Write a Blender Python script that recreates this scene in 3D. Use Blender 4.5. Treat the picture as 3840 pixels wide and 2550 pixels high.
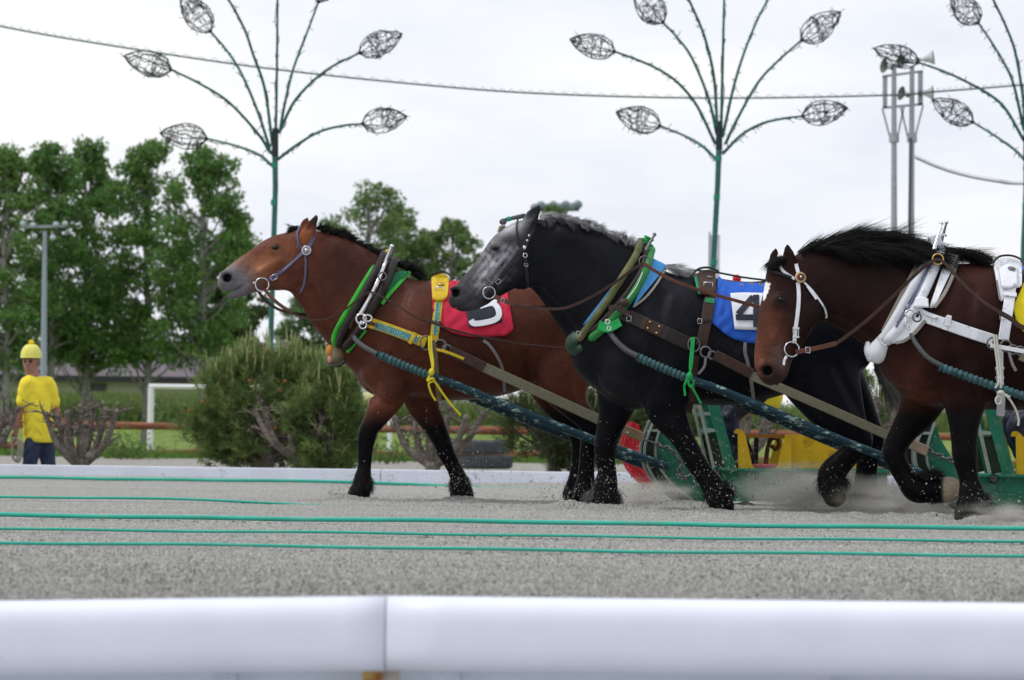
import bpy, bmesh, math, random
import numpy as np
from mathutils import Vector, Matrix
from mathutils.bvhtree import BVHTree

for _o in list(bpy.data.objects):
    bpy.data.objects.remove(_o)
SC = bpy.context.scene
COL = SC.collection
random.seed(7)
RNG = np.random.default_rng(11)

# ------------------------------------------------------------------ camera
SRC_W, SRC_H = 3840.0, 2550.0
LENS = 105.0
FPX = SRC_W * LENS / 36.0            # focal length in photograph pixels
CAM = Vector((0.0, 0.0, 0.5))        # half a metre above the raised track
PITCH = math.atan(375.0 / FPX)
ROLL = 0.0135
_fw = Vector((0, math.cos(PITCH), math.sin(PITCH)))
_up0 = Vector((0, -math.sin(PITCH), math.cos(PITCH)))
_x0 = Vector((1, 0, 0))
_rt = _x0 * math.cos(ROLL) + _up0 * math.sin(ROLL)
_up = -_x0 * math.sin(ROLL) + _up0 * math.cos(ROLL)
cam_data = bpy.data.cameras.new('camera')
cam = bpy.data.objects.new('camera', cam_data)
COL.objects.link(cam)
cam.matrix_world = Matrix(((_rt.x, _up.x, -_fw.x, CAM.x), (_rt.y, _up.y, -_fw.y, CAM.y),
                           (_rt.z, _up.z, -_fw.z, CAM.z), (0, 0, 0, 1)))
cam_data.lens = LENS
cam_data.sensor_width = 36.0
cam_data.clip_start = 0.1
cam_data.clip_end = 3000.0
cam_data.dof.use_dof = True
cam_data.dof.focus_distance = 18.8
cam_data.dof.aperture_fstop = 4.4
SC.camera = cam

# ------------------------------------------------------------------ sky and sun (bright overcast)
SUN_EL, SUN_AZ = math.radians(58), math.radians(-100)   # azimuth measured from +Y towards +X
world = bpy.data.worlds.new('World')
SC.world = world
world.use_nodes = True
_nt = world.node_tree
_nt.nodes.clear()
def _wn(t, **k):
    n = _nt.nodes.new(t)
    for a, b in k.items():
        setattr(n, a, b)
    return n
_sky = _wn('ShaderNodeTexSky', sky_type='NISHITA', sun_disc=False)
_sky.sun_elevation = SUN_EL
_sky.sun_rotation = SUN_AZ
_sky.air_density = 1.0
_sky.dust_density = 3.0
_tc = _wn('ShaderNodeTexCoord')
_map = _wn('ShaderNodeMapping')
_map.inputs['Scale'].default_value = (4.0, 4.0, 13.0)
_noi = _wn('ShaderNodeTexNoise')
_noi.inputs['Scale'].default_value = 1.35
_noi.inputs['Detail'].default_value = 7.0
_noi.inputs['Roughness'].default_value = 0.55
_ramp = _wn('ShaderNodeValToRGB')
_ramp.color_ramp.elements[0].position = 0.33
_ramp.color_ramp.elements[0].color = (0.80, 0.84, 0.93, 1)
_ramp.color_ramp.elements[1].position = 0.58
_ramp.color_ramp.elements[1].color = (0.975, 0.98, 0.99, 1)
_skm = _wn('ShaderNodeMixRGB', blend_type='MULTIPLY')
_skm.inputs[0].default_value = 1.0
_skm.inputs[2].default_value = (0.10, 0.10, 0.10, 1)
_mix = _wn('ShaderNodeMixRGB')
_mix.inputs[0].default_value = 0.93          # cloud cover
_bg = _wn('ShaderNodeBackground')
_bg.inputs['Strength'].default_value = 1.0
_out = _wn('ShaderNodeOutputWorld')
_nt.links.new(_tc.outputs['Generated'], _map.inputs['Vector'])
_nt.links.new(_map.outputs[0], _noi.inputs['Vector'])
_nt.links.new(_noi.outputs['Fac'], _ramp.inputs[0])
_nt.links.new(_sky.outputs[0], _skm.inputs[1])
_nt.links.new(_skm.outputs[0], _mix.inputs[1])
_nt.links.new(_ramp.outputs[0], _mix.inputs[2])
_nt.links.new(_mix.outputs[0], _bg.inputs['Color'])
_nt.links.new(_bg.outputs[0], _out.inputs['Surface'])

sun_data = bpy.data.lights.new('sun', 'SUN')
sun_data.energy = 1.45
sun_data.angle = math.radians(18)
sun_data.color = (1.0, 0.975, 0.94)
sun = bpy.data.objects.new('sun', sun_data)
COL.objects.link(sun)
_sd = Vector((math.sin(SUN_AZ) * math.cos(SUN_EL), math.cos(SUN_AZ) * math.cos(SUN_EL), math.sin(SUN_EL)))
sun.rotation_euler = (-_sd).to_track_quat('-Z', 'Y').to_euler()
sun.location = (0, 0, 30)

SC.view_settings.view_transform = 'Standard'
SC.view_settings.look = 'None'
SC.view_settings.exposure = 0.12
SC.view_settings.gamma = 1.0
SC.view_settings.use_curve_mapping = False
SC.cycles.use_denoising = True
SC.cycles.max_bounces = 6
SC.cycles.diffuse_bounces = 3
SC.cycles.glossy_bounces = 3
SC.cycles.transparent_max_bounces = 8
SC.cycles.volume_bounces = 1
SC.cycles.volume_step_rate = 1.0
SC.cycles.volume_max_steps = 128

# ------------------------------------------------------------------ picture <-> place
ZOOM = {'A': (760, 760, 1200 / 2352), 'B': (1160, 1300, 1200 / 2361), 'C': (1600, 720, 1300 / 2361),
        'D': (2000, 1300, 1300 / 2361), 'E': (2740, 780, 1100 / 2361), 'F': (2740, 1350, 1100 / 2361),
        'G': (0, 1150, 1300 / 2361), 'H': (400, 0, 1240 / 2361), 'I': (2100, 0, 1240 / 2361),
        'J': (3200, 0, 640 / 1115), 'K': (0, 500, 1100 / 1916), 'L': (1100, 620, 1200 / 2361),
        'M': (0, 1700, 1920 / 2361), 'N': (1920, 1700, 1920 / 2361), 'O': (2320, 1480, 700 / 2361),
        'Q': (0, 1250, 480 / 1447), 'R': (3400, 1450, 440 / 1254), 'S': (2560, 950, 400 / 2091),
        'T': (800, 780, 450 / 2016), 'U': (1650, 740, 400 / 1307), 'V': (2780, 880, 400 / 1045),
        'W': (0, 0, 3840 / 2361), 'X': (0, 0, 1.0)}
def uv(z, x, y):
    a = ZOOM[z]
    return a[0] + x * a[2], a[1] + y * a[2]
def P(u, v, d):
    """world point seen at photograph pixel (u, v), standing at distance d"""
    dr = _rt * ((u - SRC_W / 2) / FPX) + _up * (-(v - SRC_H / 2) / FPX) + _fw
    return CAM + dr * (d / dr.y)
def Z(z, x, y, d):
    return P(*uv(z, x, y), d)
def px(n, d):
    """metres covered by n photograph pixels at distance d"""
    return n * d / FPX
def project(V):
    q = np.asarray(V) - np.array(CAM)
    f = q @ np.array(_fw); r = q @ np.array(_rt); u_ = q @ np.array(_up)
    return SRC_W / 2 + FPX * r / f, SRC_H / 2 - FPX * u_ / f

# ------------------------------------------------------------------ materials
MATS = {}
def srgb(r, g, b):
    f = lambda c: ((c / 255) / 12.92 if c / 255 <= 0.04045 else ((c / 255 + 0.055) / 1.055) ** 2.4)
    return (f(r), f(g), f(b))
def mat(name, col=(0.5, 0.5, 0.5), rough=0.6, metal=0.0, var=0.15, scale=12.0, bump=0.0, bscale=60.0,
        dirt=None, dirt_amt=0.0, dirt_scale=6.0, spec=0.3, coat=0.0, attr=None, sheen=0.0, trans=0.0, stretch=None):
    if name in MATS:
        return MATS[name]
    m = bpy.data.materials.new(name)
    m.use_nodes = True
    nt = m.node_tree
    b = nt.nodes['Principled BSDF']
    b.inputs['Roughness'].default_value = rough
    b.inputs['Metallic'].default_value = metal
    b.inputs['Specular IOR Level'].default_value = spec
    if coat: b.inputs['Coat Weight'].default_value = coat
    if sheen:
        b.inputs['Sheen Weight'].default_value = sheen
        b.inputs['Sheen Roughness'].default_value = 0.4
    if trans: b.inputs['Transmission Weight'].default_value = trans
    tc = nt.nodes.new('ShaderNodeTexCoord')
    mp = nt.nodes.new('ShaderNodeMapping')
    if stretch: mp.inputs['Scale'].default_value = stretch
    nt.links.new(tc.outputs['Object'], mp.inputs['Vector'])
    n1 = nt.nodes.new('ShaderNodeTexNoise')
    n1.inputs['Scale'].default_value = scale
    n1.inputs['Detail'].default_value = 5.0
    n1.inputs['Roughness'].default_value = 0.62
    nt.links.new(mp.outputs[0], n1.inputs['Vector'])
    rg = nt.nodes.new('ShaderNodeMapRange')
    rg.inputs['From Min'].default_value = 0.3
    rg.inputs['From Max'].default_value = 0.7
    rg.inputs['To Min'].default_value = 1 - var
    rg.inputs['To Max'].default_value = 1 + var
    nt.links.new(n1.outputs['Fac'], rg.inputs['Value'])
    mul = nt.nodes.new('ShaderNodeVectorMath')
    mul.operation = 'SCALE'
    if attr:
        at = nt.nodes.new('ShaderNodeAttribute')
        at.attribute_name = attr
        nt.links.new(at.outputs['Color'], mul.inputs[0])
    else:
        mul.inputs[0].default_value = col
    nt.links.new(rg.outputs[0], mul.inputs['Scale'])
    last = mul.outputs[0]
    if dirt is not None:
        n2 = nt.nodes.new('ShaderNodeTexNoise')
        n2.inputs['Scale'].default_value = dirt_scale
        n2.inputs['Detail'].default_value = 8.0
        n2.inputs['Roughness'].default_value = 0.7
        nt.links.new(mp.outputs[0], n2.inputs['Vector'])
        r2 = nt.nodes.new('ShaderNodeMapRange')
        r2.inputs['From Min'].default_value = 0.62 - 0.3 * dirt_amt
        r2.inputs['From Max'].default_value = 0.70 - 0.2 * dirt_amt
        nt.links.new(n2.outputs['Fac'], r2.inputs['Value'])
        mx = nt.nodes.new('ShaderNodeMixRGB')
        mx.inputs[2].default_value = (*dirt, 1)
        nt.links.new(r2.outputs[0], mx.inputs[0])
        nt.links.new(last, mx.inputs[1])
        last = mx.outputs[0]
    nt.links.new(last, b.inputs['Base Color'])
    if bump:
        n3 = nt.nodes.new('ShaderNodeTexNoise')
        n3.inputs['Scale'].default_value = bscale
        n3.inputs['Detail'].default_value = 4.0
        nt.links.new(mp.outputs[0], n3.inputs['Vector'])
        bp = nt.nodes.new('ShaderNodeBump')
        bp.inputs['Strength'].default_value = bump
        bp.inputs['Distance'].default_value = 0.02
        nt.links.new(n3.outputs['Fac'], bp.inputs['Height'])
        nt.links.new(bp.outputs[0], b.inputs['Normal'])
    MATS[name] = m
    return m

# ------------------------------------------------------------------ objects
ORIGIN = {}
def tag(o, label=None, cat=None, group=None, kind=None):
    if label: o['label'] = label
    if cat: o['category'] = cat
    if group: o['group'] = group
    if kind: o['kind'] = kind
    return o
def thing(name, base, label, cat, group=None):
    o = bpy.data.objects.new(name, None)
    o.empty_display_size = 0.1
    COL.objects.link(o)
    o.location = base
    ORIGIN[o] = Vector(base)
    return tag(o, label, cat, group)
def link(name, me, parent=None, base=None):
    """me holds world coordinates; shift it to the thing's base and link it"""
    o = bpy.data.objects.new(name, me)
    COL.objects.link(o)
    b = ORIGIN[parent] if parent is not None else Vector(base if base is not None else (0, 0, 0))
    n = len(me.vertices)
    co = np.empty(n * 3, np.float32)
    me.vertices.foreach_get('co', co)
    co = (co.reshape(-1, 3) - np.array(b, np.float32)).ravel()
    me.vertices.foreach_set('co', co)
    me.update()
    if parent is not None:
        o.parent = parent
    else:
        o.location = b
    ORIGIN[o] = b
    return o
def np_mesh(name, V, F, material=None, smooth=True, attr=None):
    V = np.asarray(V, np.float32); F = np.asarray(F, np.int32)
    me = bpy.data.meshes.new(name)
    me.vertices.add(len(V))
    me.vertices.foreach_set('co', V.ravel())
    k = F.shape[1]
    me.loops.add(F.size)
    me.loops.foreach_set('vertex_index', F.ravel())
    me.polygons.add(len(F))
    me.polygons.foreach_set('loop_start', np.arange(0, F.size, k, dtype=np.int32))
    me.polygons.foreach_set('use_smooth', np.full(len(F), smooth, bool))
    me.update(calc_edges=True)
    if material: me.materials.append(material)
    if attr is not None:
        a = me.color_attributes.new('coat', 'FLOAT_COLOR', 'POINT')
        c = np.ones((len(V), 4), np.float32); c[:, :3] = attr
        a.data.foreach_set('color', c.ravel())
    return me

class MB:
    """collects simple shapes into one mesh"""
    def __init__(s): s.v = []; s.f = []; s.sm = []
    def add(s, vs, fs, smooth=False):
        o = len(s.v)
        s.v += [tuple(v) for v in vs]
        s.f += [tuple(i + o for i in f) for f in fs]
        s.sm += [smooth] * len(fs)
        return s
    def box(s, c, sx, sy, sz, ax=None, bev=0.0):
        c = Vector(c)
        ax = ax or (Vector((1, 0, 0)), Vector((0, 1, 0)), Vector((0, 0, 1)))
        if bev > 0:
            return s._bevbox(c, sx, sy, sz, ax, bev)
        vs = [c + ax[0] * (i * sx / 2) + ax[1] * (j * sy / 2) + ax[2] * (k * sz / 2) for i in (-1, 1) for j in (-1, 1) for k in (-1, 1)]
        return s.add(vs, [(0, 1, 3, 2), (4, 6, 7, 5), (0, 4, 5, 1), (2, 3, 7, 6), (0, 2, 6, 4), (1, 5, 7, 3)])
    def _bevbox(s, c, sx, sy, sz, ax, bev):
        bm = bmesh.new()
        bmesh.ops.create_cube(bm, size=1.0)
        for v in bm.verts: v.co = Vector((v.co.x * sx, v.co.y * sy, v.co.z * sz))
        bmesh.ops.bevel(bm, geom=list(bm.edges), offset=bev, segments=2, affect='EDGES', profile=0.5)
        bm.verts.index_update()
        vs = [c + ax[0] * v.co.x + ax[1] * v.co.y + ax[2] * v.co.z for v in bm.verts]
        fs = [[v.index for v in f.verts] for f in bm.faces]
        bm.free()
        return s.add(vs, fs)
    def bar(s, a, b, w, t, up=Vector((0, 0, 1)), bev=0.0):
        """square bar from a to b, w across, t along up"""
        a, b = Vector(a), Vector(b)
        x = (b - a); L = x.length; x.normalize()
        y = up.cross(x)
        if y.length < 1e-4: y = Vector((0, 1, 0)).cross(x)
        y.normalize(); z = x.cross(y)
        return s.box((a + b) / 2, L, w, t, (x, y, z), bev)
    def tube(s, pts, r, n=8, caps=True, close=False, smooth=True, flat=None):
        pts = [Vector(p) for p in pts]
        m = len(pts)
        rr = r if isinstance(r, (list, tuple, np.ndarray)) else [r] * m
        T = []
        for i in range(m):
            if close: t = pts[(i + 1) % m] - pts[i - 1]
            else: t = pts[min(i + 1, m - 1)] - pts[max(i - 1, 0)]
            T.append(t.normalized() if t.length > 1e-9 else Vector((1, 0, 0)))
        nrm = T[0].cross(Vector((0, 0, 1)))
        if nrm.length < 1e-3: nrm = T[0].cross(Vector((0, 1, 0)))
        nrm.normalize()
        vs, fs = [], []
        for i in range(m):
            nrm = nrm - T[i] * nrm.dot(T[i])
            nrm.normalize()
            bi = T[i].cross(nrm)
            for k in range(n):
                a = 2 * math.pi * k / n
                vs.append(pts[i] + (nrm * math.cos(a) + bi * math.sin(a)) * rr[i])
        for i in range(m if close else m - 1):
            j = (i + 1) % m
            for k in range(n):
                l = (k + 1) % n
                fs.append((i * n + k, i * n + l, j * n + l, j * n + k))
        s.add(vs, fs, smooth)
        if caps and not close:
            s.add(vs[:n], [tuple(range(n - 1, -1, -1))])
            s.add(vs[-n:], [tuple(range(n))])
        return s
    def ribbon(s, pts, nrm, w, th, close=False):
        """flat strap: pts centre line, nrm outward normals, w width, th thickness"""
        m = len(pts)
        ww = w if isinstance(w, (list, tuple)) else [w] * m
        vs, fs = [], []
        for i in range(m):
            if close: t = pts[(i + 1) % m] - pts[i - 1]
            else: t = pts[min(i + 1, m - 1)] - pts[max(i - 1, 0)]
            t = t.normalized()
            n = nrm[i] - t * nrm[i].dot(t)
            n = n.normalized() if n.length > 1e-6 else Vector((0, -1, 0))
            b = t.cross(n)
            e = min(th * 0.5, ww[i] * 0.2)
            for (p, q) in ((-1, 0), (-1, .6), (-.86, 1), (.86, 1), (1, .6), (1, 0)):
                vs.append(pts[i] + b * (p * ww[i] / 2) + n * (q * th))
        k = 6
        for i in range(m if close else m - 1):
            j = (i + 1) % m
            for a in range(k):
                c = (a + 1) % k
                fs.append((i * k + a, j * k + a, j * k + c, i * k + c))
        if not close:
            fs += [tuple(range(k)), tuple(range((m - 1) * k + k - 1, (m - 1) * k - 1, -1))]
        return s.add(vs, fs)
    def sphere(s, c, r, n=10, sc=(1, 1, 1), ax=None):
        c = Vector(c); vs, fs = [], []
        h = max(4, n // 2 + 1)
        ax = ax or (Vector((1, 0, 0)), Vector((0, 1, 0)), Vector((0, 0, 1)))
        for i in range(1, h):
            a = math.pi * i / h
            for k in range(n):
                b = 2 * math.pi * k / n
                vs.append(c + ax[0] * (r * sc[0] * math.sin(a) * math.cos(b)) + ax[1] * (r * sc[1] * math.sin(a) * math.sin(b)) + ax[2] * (r * sc[2] * math.cos(a)))
        vs.append(c + ax[2] * (r * sc[2])); vs.append(c - ax[2] * (r * sc[2]))
        t, bt = len(vs) - 2, len(vs) - 1
        for i in range(h - 2):
            for k in range(n):
                l = (k + 1) % n
                fs.append((i * n + k, (i + 1) * n + k, (i + 1) * n + l, i * n + l))
        for k in range(n):
            l = (k + 1) % n
            fs.append((t, k, l)); fs.append((bt, (h - 2) * n + l, (h - 2) * n + k))
        return s.add(vs, fs, True)
    def torus(s, c, R, r, nrm=Vector((0, -1, 0)), n=20, m=6, sq=1.0):
        c = Vector(c); nrm = Vector(nrm).normalized()
        a = nrm.cross(Vector((0, 0, 1)))
        if a.length < 1e-3: a = Vector((1, 0, 0))
        a.normalize(); b = nrm.cross(a)
        pts = [c + a * (R * math.cos(2 * math.pi * i / n)) + b * (R * sq * math.sin(2 * math.pi * i / n)) for i in range(n)]
        return s.tube(pts, r, m, close=True)
    def disc(s, c, R, th, nrm=Vector((0, -1, 0)), n=20, dome=0.0):
        c = Vector(c); nrm = Vector(nrm).normalized()
        a = nrm.cross(Vector((0, 0, 1)))
        if a.length < 1e-3: a = Vector((1, 0, 0))
        a.normalize(); b = nrm.cross(a)
        vs = []
        for (q, h) in ((1, 0), (1, th * .7), (.85, th), (.45, th + dome * .7)):
            vs += [c + (a * math.cos(2 * math.pi * i / n) + b * math.sin(2 * math.pi * i / n)) * (R * q) + nrm * h for i in range(n)]
        vs.append(c + nrm * (th + dome))
        fs = []
        for k in range(3):
            for i in range(n):
                j = (i + 1) % n
                fs.append((k * n + i, k * n + j, (k + 1) * n + j, (k + 1) * n + i))
        for i in range(n): fs.append((3 * n + i, 3 * n + (i + 1) % n, 4 * n))
        return s.add(vs, fs, True)
    def prism(s, poly, y0, y1):
        """poly: list of Vectors (x, ., z) extruded from y0 to y1"""
        n = len(poly)
        vs = [Vector((p.x, y0, p.z)) for p in poly] + [Vector((p.x, y1, p.z)) for p in poly]
        fs = [tuple(range(n)), tuple(range(2 * n - 1, n - 1, -1))]
        for i in range(n):
            j = (i + 1) % n
            fs.append((i, i + n, j + n, j))
        return s.add(vs, fs)
    def mesh(s, name, material):
        me = bpy.data.meshes.new(name)
        me.from_pydata(s.v, [], s.f)
        me.polygons.foreach_set('use_smooth', s.sm)
        bm = bmesh.new(); bm.from_mesh(me)
        bmesh.ops.recalc_face_normals(bm, faces=bm.faces)
        bm.to_mesh(me); bm.free()
        if material: me.materials.append(material)
        return me
    def build(s, name, material, parent=None, base=None):
        return link(name, s.mesh(name, material), parent, base)

def spline(pts, n=6, close=False):
    """Catmull-Rom through vectors of any length"""
    A = np.array([list(p) for p in pts], float)
    m = len(A); out = []
    for i in range(m if close else m - 1):
        if close:
            p0, p1, p2, p3 = A[i - 1], A[i], A[(i + 1) % m], A[(i + 2) % m]
        else:
            p0 = A[i - 1] if i > 0 else 2 * A[0] - A[1]
            p1, p2 = A[i], A[i + 1]
            p3 = A[i + 2] if i + 2 < m else 2 * A[-1] - A[-2]
        for k in range(n):
            t = k / n
            out.append(0.5 * ((2 * p1) + (p2 - p0) * t + (2 * p0 - 5 * p1 + 4 * p2 - p3) * t * t + (3 * p1 - p0 - 3 * p2 + p3) * t ** 3))
    if not close: out.append(A[-1])
    return np.array(out)
def vspline(pts, n=6, close=False):
    return [Vector(p) for p in spline(pts, n, close)]

def strands(name, roots, dirs, length, r, material, parent=None, seg=5, curl=0.15, drop=0.0, tip=0.15, base=None, attr=None, jit=0.25, bend=None):
    """many tapering hairs in one mesh; roots, dirs (N,3); length (N,)"""
    roots = np.asarray(roots, float); dirs = np.asarray(dirs, float)
    N = len(roots)
    length = np.broadcast_to(np.asarray(length, float), (N,)) * RNG.uniform(.7, 1.15, N)
    dirs = dirs / np.linalg.norm(dirs, axis=1, keepdims=True)
    d0 = dirs + RNG.normal(0, jit, (N, 3))
    d0 /= np.linalg.norm(d0, axis=1, keepdims=True)
    bend = RNG.normal(0, curl, (N, 3)) + (0 if bend is None else bend); bend[:, 2] -= drop
    side = np.cross(d0, RNG.normal(0, 1, (N, 3))); side /= np.linalg.norm(side, axis=1, keepdims=True)
    sd2 = np.cross(d0, side)
    V = []
    p = roots.copy(); d = d0.copy()
    for k in range(seg + 1):
        t = k / seg
        rr = r * (1 - (1 - tip) * t)
        for a in range(3):
            an = 2 * math.pi * a / 3
            V.append(p + (side * math.cos(an) + sd2 * math.sin(an)) * rr)
        d = d + bend * (1.0 / seg)
        d /= np.linalg.norm(d, axis=1, keepdims=True)
        p = p + d * (length[:, None] / seg)
    V = np.stack(V, 1)                              # N, (seg+1)*3, 3
    F = []
    for k in range(seg):
        for a in range(3):
            b = (a + 1) % 3
            F.append((k * 3 + a, k * 3 + b, (k + 1) * 3 + b, (k + 1) * 3 + a))
    F = np.array(F)
    nv = (seg + 1) * 3
    F = (F[None] + (np.arange(N) * nv)[:, None, None]).reshape(-1, 4)
    at = None
    if attr is not None:
        at = np.repeat(np.asarray(attr), nv, axis=0)
    return link(name, np_mesh(name, V.reshape(-1, 3), F, material, True, at), parent, base)
# ------------------------------------------------------------------ bodies: smooth blended fields turned into one surface
class Field:
    def __init__(s, lo, hi, h):
        s.lo = np.array(lo, np.float32); s.h = h
        s.n = np.ceil((np.array(hi) - np.array(lo)) / h).astype(int) + 1
        s.F = np.full(s.n, 0.5, np.float32)
        s.ax = [s.lo[i] + h * np.arange(s.n[i], dtype=np.float32) for i in range(3)]
    def _sl(s, lo, hi):
        a = np.clip(np.floor((lo - s.lo) / s.h).astype(int), 0, s.n - 1)
        b = np.clip(np.ceil((hi - s.lo) / s.h).astype(int) + 1, 1, s.n)
        return a, b
    def chain(s, nodes, blend=0.04, sub=False, n=5, mg=0.09):
        """nodes rows: x, y, z, r, k (k = sideways thickness ratio)"""
        D = spline(nodes, n) if len(nodes) > 2 else spline(nodes, max(2, n // 2))
        D[:, 3] = np.maximum(D[:, 3], 0.002)
        lo = np.min(D[:, :3] - D[:, 3:4] * np.maximum(1, D[:, 4:5]), 0) - mg
        hi = np.max(D[:, :3] + D[:, 3:4] * np.maximum(1, D[:, 4:5]), 0) + mg
        A, B = s._sl(lo, hi)
        if np.any(B - A < 1): return
        G = np.full(B - A, 0.5, np.float32)
        for i in range(len(D) - 1):
            p, q = D[i], D[i + 1]
            rr = max(p[3], q[3]); kk = max(p[4], q[4], 1)
            l2 = np.minimum(p[:3], q[:3]) - rr * kk - mg; h2 = np.maximum(p[:3], q[:3]) + rr * kk + mg
            a, b = s._sl(l2, h2)
            a = np.maximum(a, A); b = np.minimum(b, B)
            if np.any(b - a < 1): continue
            X = s.ax[0][a[0]:b[0]][:, None, None]; Y = s.ax[1][a[1]:b[1]][None, :, None]; Zc = s.ax[2][a[2]:b[2]][None, None, :]
            dv = (q[:3] - p[:3]); L2 = float(dv @ dv) + 1e-9
            t = np.clip(((X - p[0]) * dv[0] + (Y - p[1]) * dv[1] + (Zc - p[2]) * dv[2]) / L2, 0, 1)
            k = p[4] + (q[4] - p[4]) * t
            d = np.sqrt((X - p[0] - t * dv[0]) ** 2 + ((Y - p[1] - t * dv[1]) / k) ** 2 + (Zc - p[2] - t * dv[2]) ** 2) - (p[3] + (q[3] - p[3]) * t)
            d = d * np.minimum(1.0, 0.5 + 0.5 * k)
            o = a - A; e = b - A
            sl = (slice(o[0], e[0]), slice(o[1], e[1]), slice(o[2], e[2]))
            G[sl] = np.minimum(G[sl], d)
        sl = (slice(A[0], B[0]), slice(A[1], B[1]), slice(A[2], B[2]))
        f = s.F[sl]
        if sub:
            g = -G
            hh = np.clip(0.5 + 0.5 * (g - f) / blend, 0, 1)
            s.F[sl] = f + (g - f) * hh + blend * hh * (1 - hh)
        else:
            hh = np.clip(0.5 + 0.5 * (f - G) / blend, 0, 1)
            s.F[sl] = f + (G - f) * hh - blend * hh * (1 - hh)
    def cut(s, fn):
        """keep where fn(X,Y,Z) < 0"""
        X = s.ax[0][:, None, None]; Y = s.ax[1][None, :, None]; Zc = s.ax[2][None, None, :]
        s.F = np.maximum(s.F, fn(X, Y, Zc).astype(np.float32) + np.zeros_like(s.F))
    def surface(s, smooth=1):
        F = s.F
        inside = F < 0
        c = [inside[i:i + inside.shape[0] - 1, j:j + inside.shape[1] - 1, k:k + inside.shape[2] - 1] for i in (0, 1) for j in (0, 1) for k in (0, 1)]
        cnt = sum(x.astype(np.int8) for x in c)
        act = (cnt > 0) & (cnt < 8)
        I, J, K = np.nonzero(act)
        idx = np.full(act.shape, -1, np.int32)
        idx[I, J, K] = np.arange(len(I))
        corner = np.array([(i, j, k) for i in (0, 1) for j in (0, 1) for k in (0, 1)])
        val = np.stack([F[I + a, J + b, K + g] for a, b, g in corner], 1)
        edges = [(a, b) for a in range(8) for b in range(a + 1, 8) if np.abs(corner[a] - corner[b]).sum() == 1]
        acc = np.zeros((len(I), 3)); m = np.zeros(len(I))
        for a, b in edges:
            va, vb = val[:, a], val[:, b]
            x = (va < 0) != (vb < 0)
            t = np.where(x, va / np.where(va == vb, 1, va - vb), 0)
            p = corner[a][None] + (corner[b] - corner[a])[None] * t[:, None]
            acc += p * x[:, None]; m += x
        V = (np.stack([I, J, K], 1) + acc / m[:, None]) * s.h + s.lo
        Q = []
        for ax in range(3):
            sl0 = [slice(None)] * 3; sl1 = [slice(None)] * 3
            sl0[ax] = slice(0, -1); sl1[ax] = slice(1, None)
            e0 = inside[tuple(sl0)]; e1 = inside[tuple(sl1)]
            ch = e0 != e1
            u, w = [(1, 2), (2, 0), (0, 1)][ax]
            ii = np.array(np.nonzero(ch)).T
            ok = np.ones(len(ii), bool)
            for q in (u, w):
                ok &= (ii[:, q] > 0) & (ii[:, q] < idx.shape[q])
            ii = ii[ok]
            def at(du, dw):
                r = ii.copy(); r[:, u] -= du; r[:, w] -= dw
                return idx[r[:, 0], r[:, 1], r[:, 2]]
            q4 = np.stack([at(1, 1), at(0, 1), at(0, 0), at(1, 0)], 1)
            fl = e0[ii[:, 0], ii[:, 1], ii[:, 2]]
            q4[~fl] = q4[~fl][:, ::-1]
            Q.append(q4)
        Q = np.concatenate(Q)
        Q = Q[(Q >= 0).all(1)]
        for _ in range(smooth):
            S = np.zeros_like(V); C = np.zeros(len(V))
            for a in range(4):
                b = (a + 1) % 4
                np.add.at(S, Q[:, a], V[Q[:, b]]); np.add.at(S, Q[:, b], V[Q[:, a]])
                np.add.at(C, Q[:, a], 1); np.add.at(C, Q[:, b], 1)
            V = V * 0.45 + 0.55 * S / np.maximum(C, 1)[:, None]
        return V, Q

def sstep(a, b, x):
    t = np.clip((x - a) / (b - a), 0, 1)
    return t * t * (3 - 2 * t)
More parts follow.
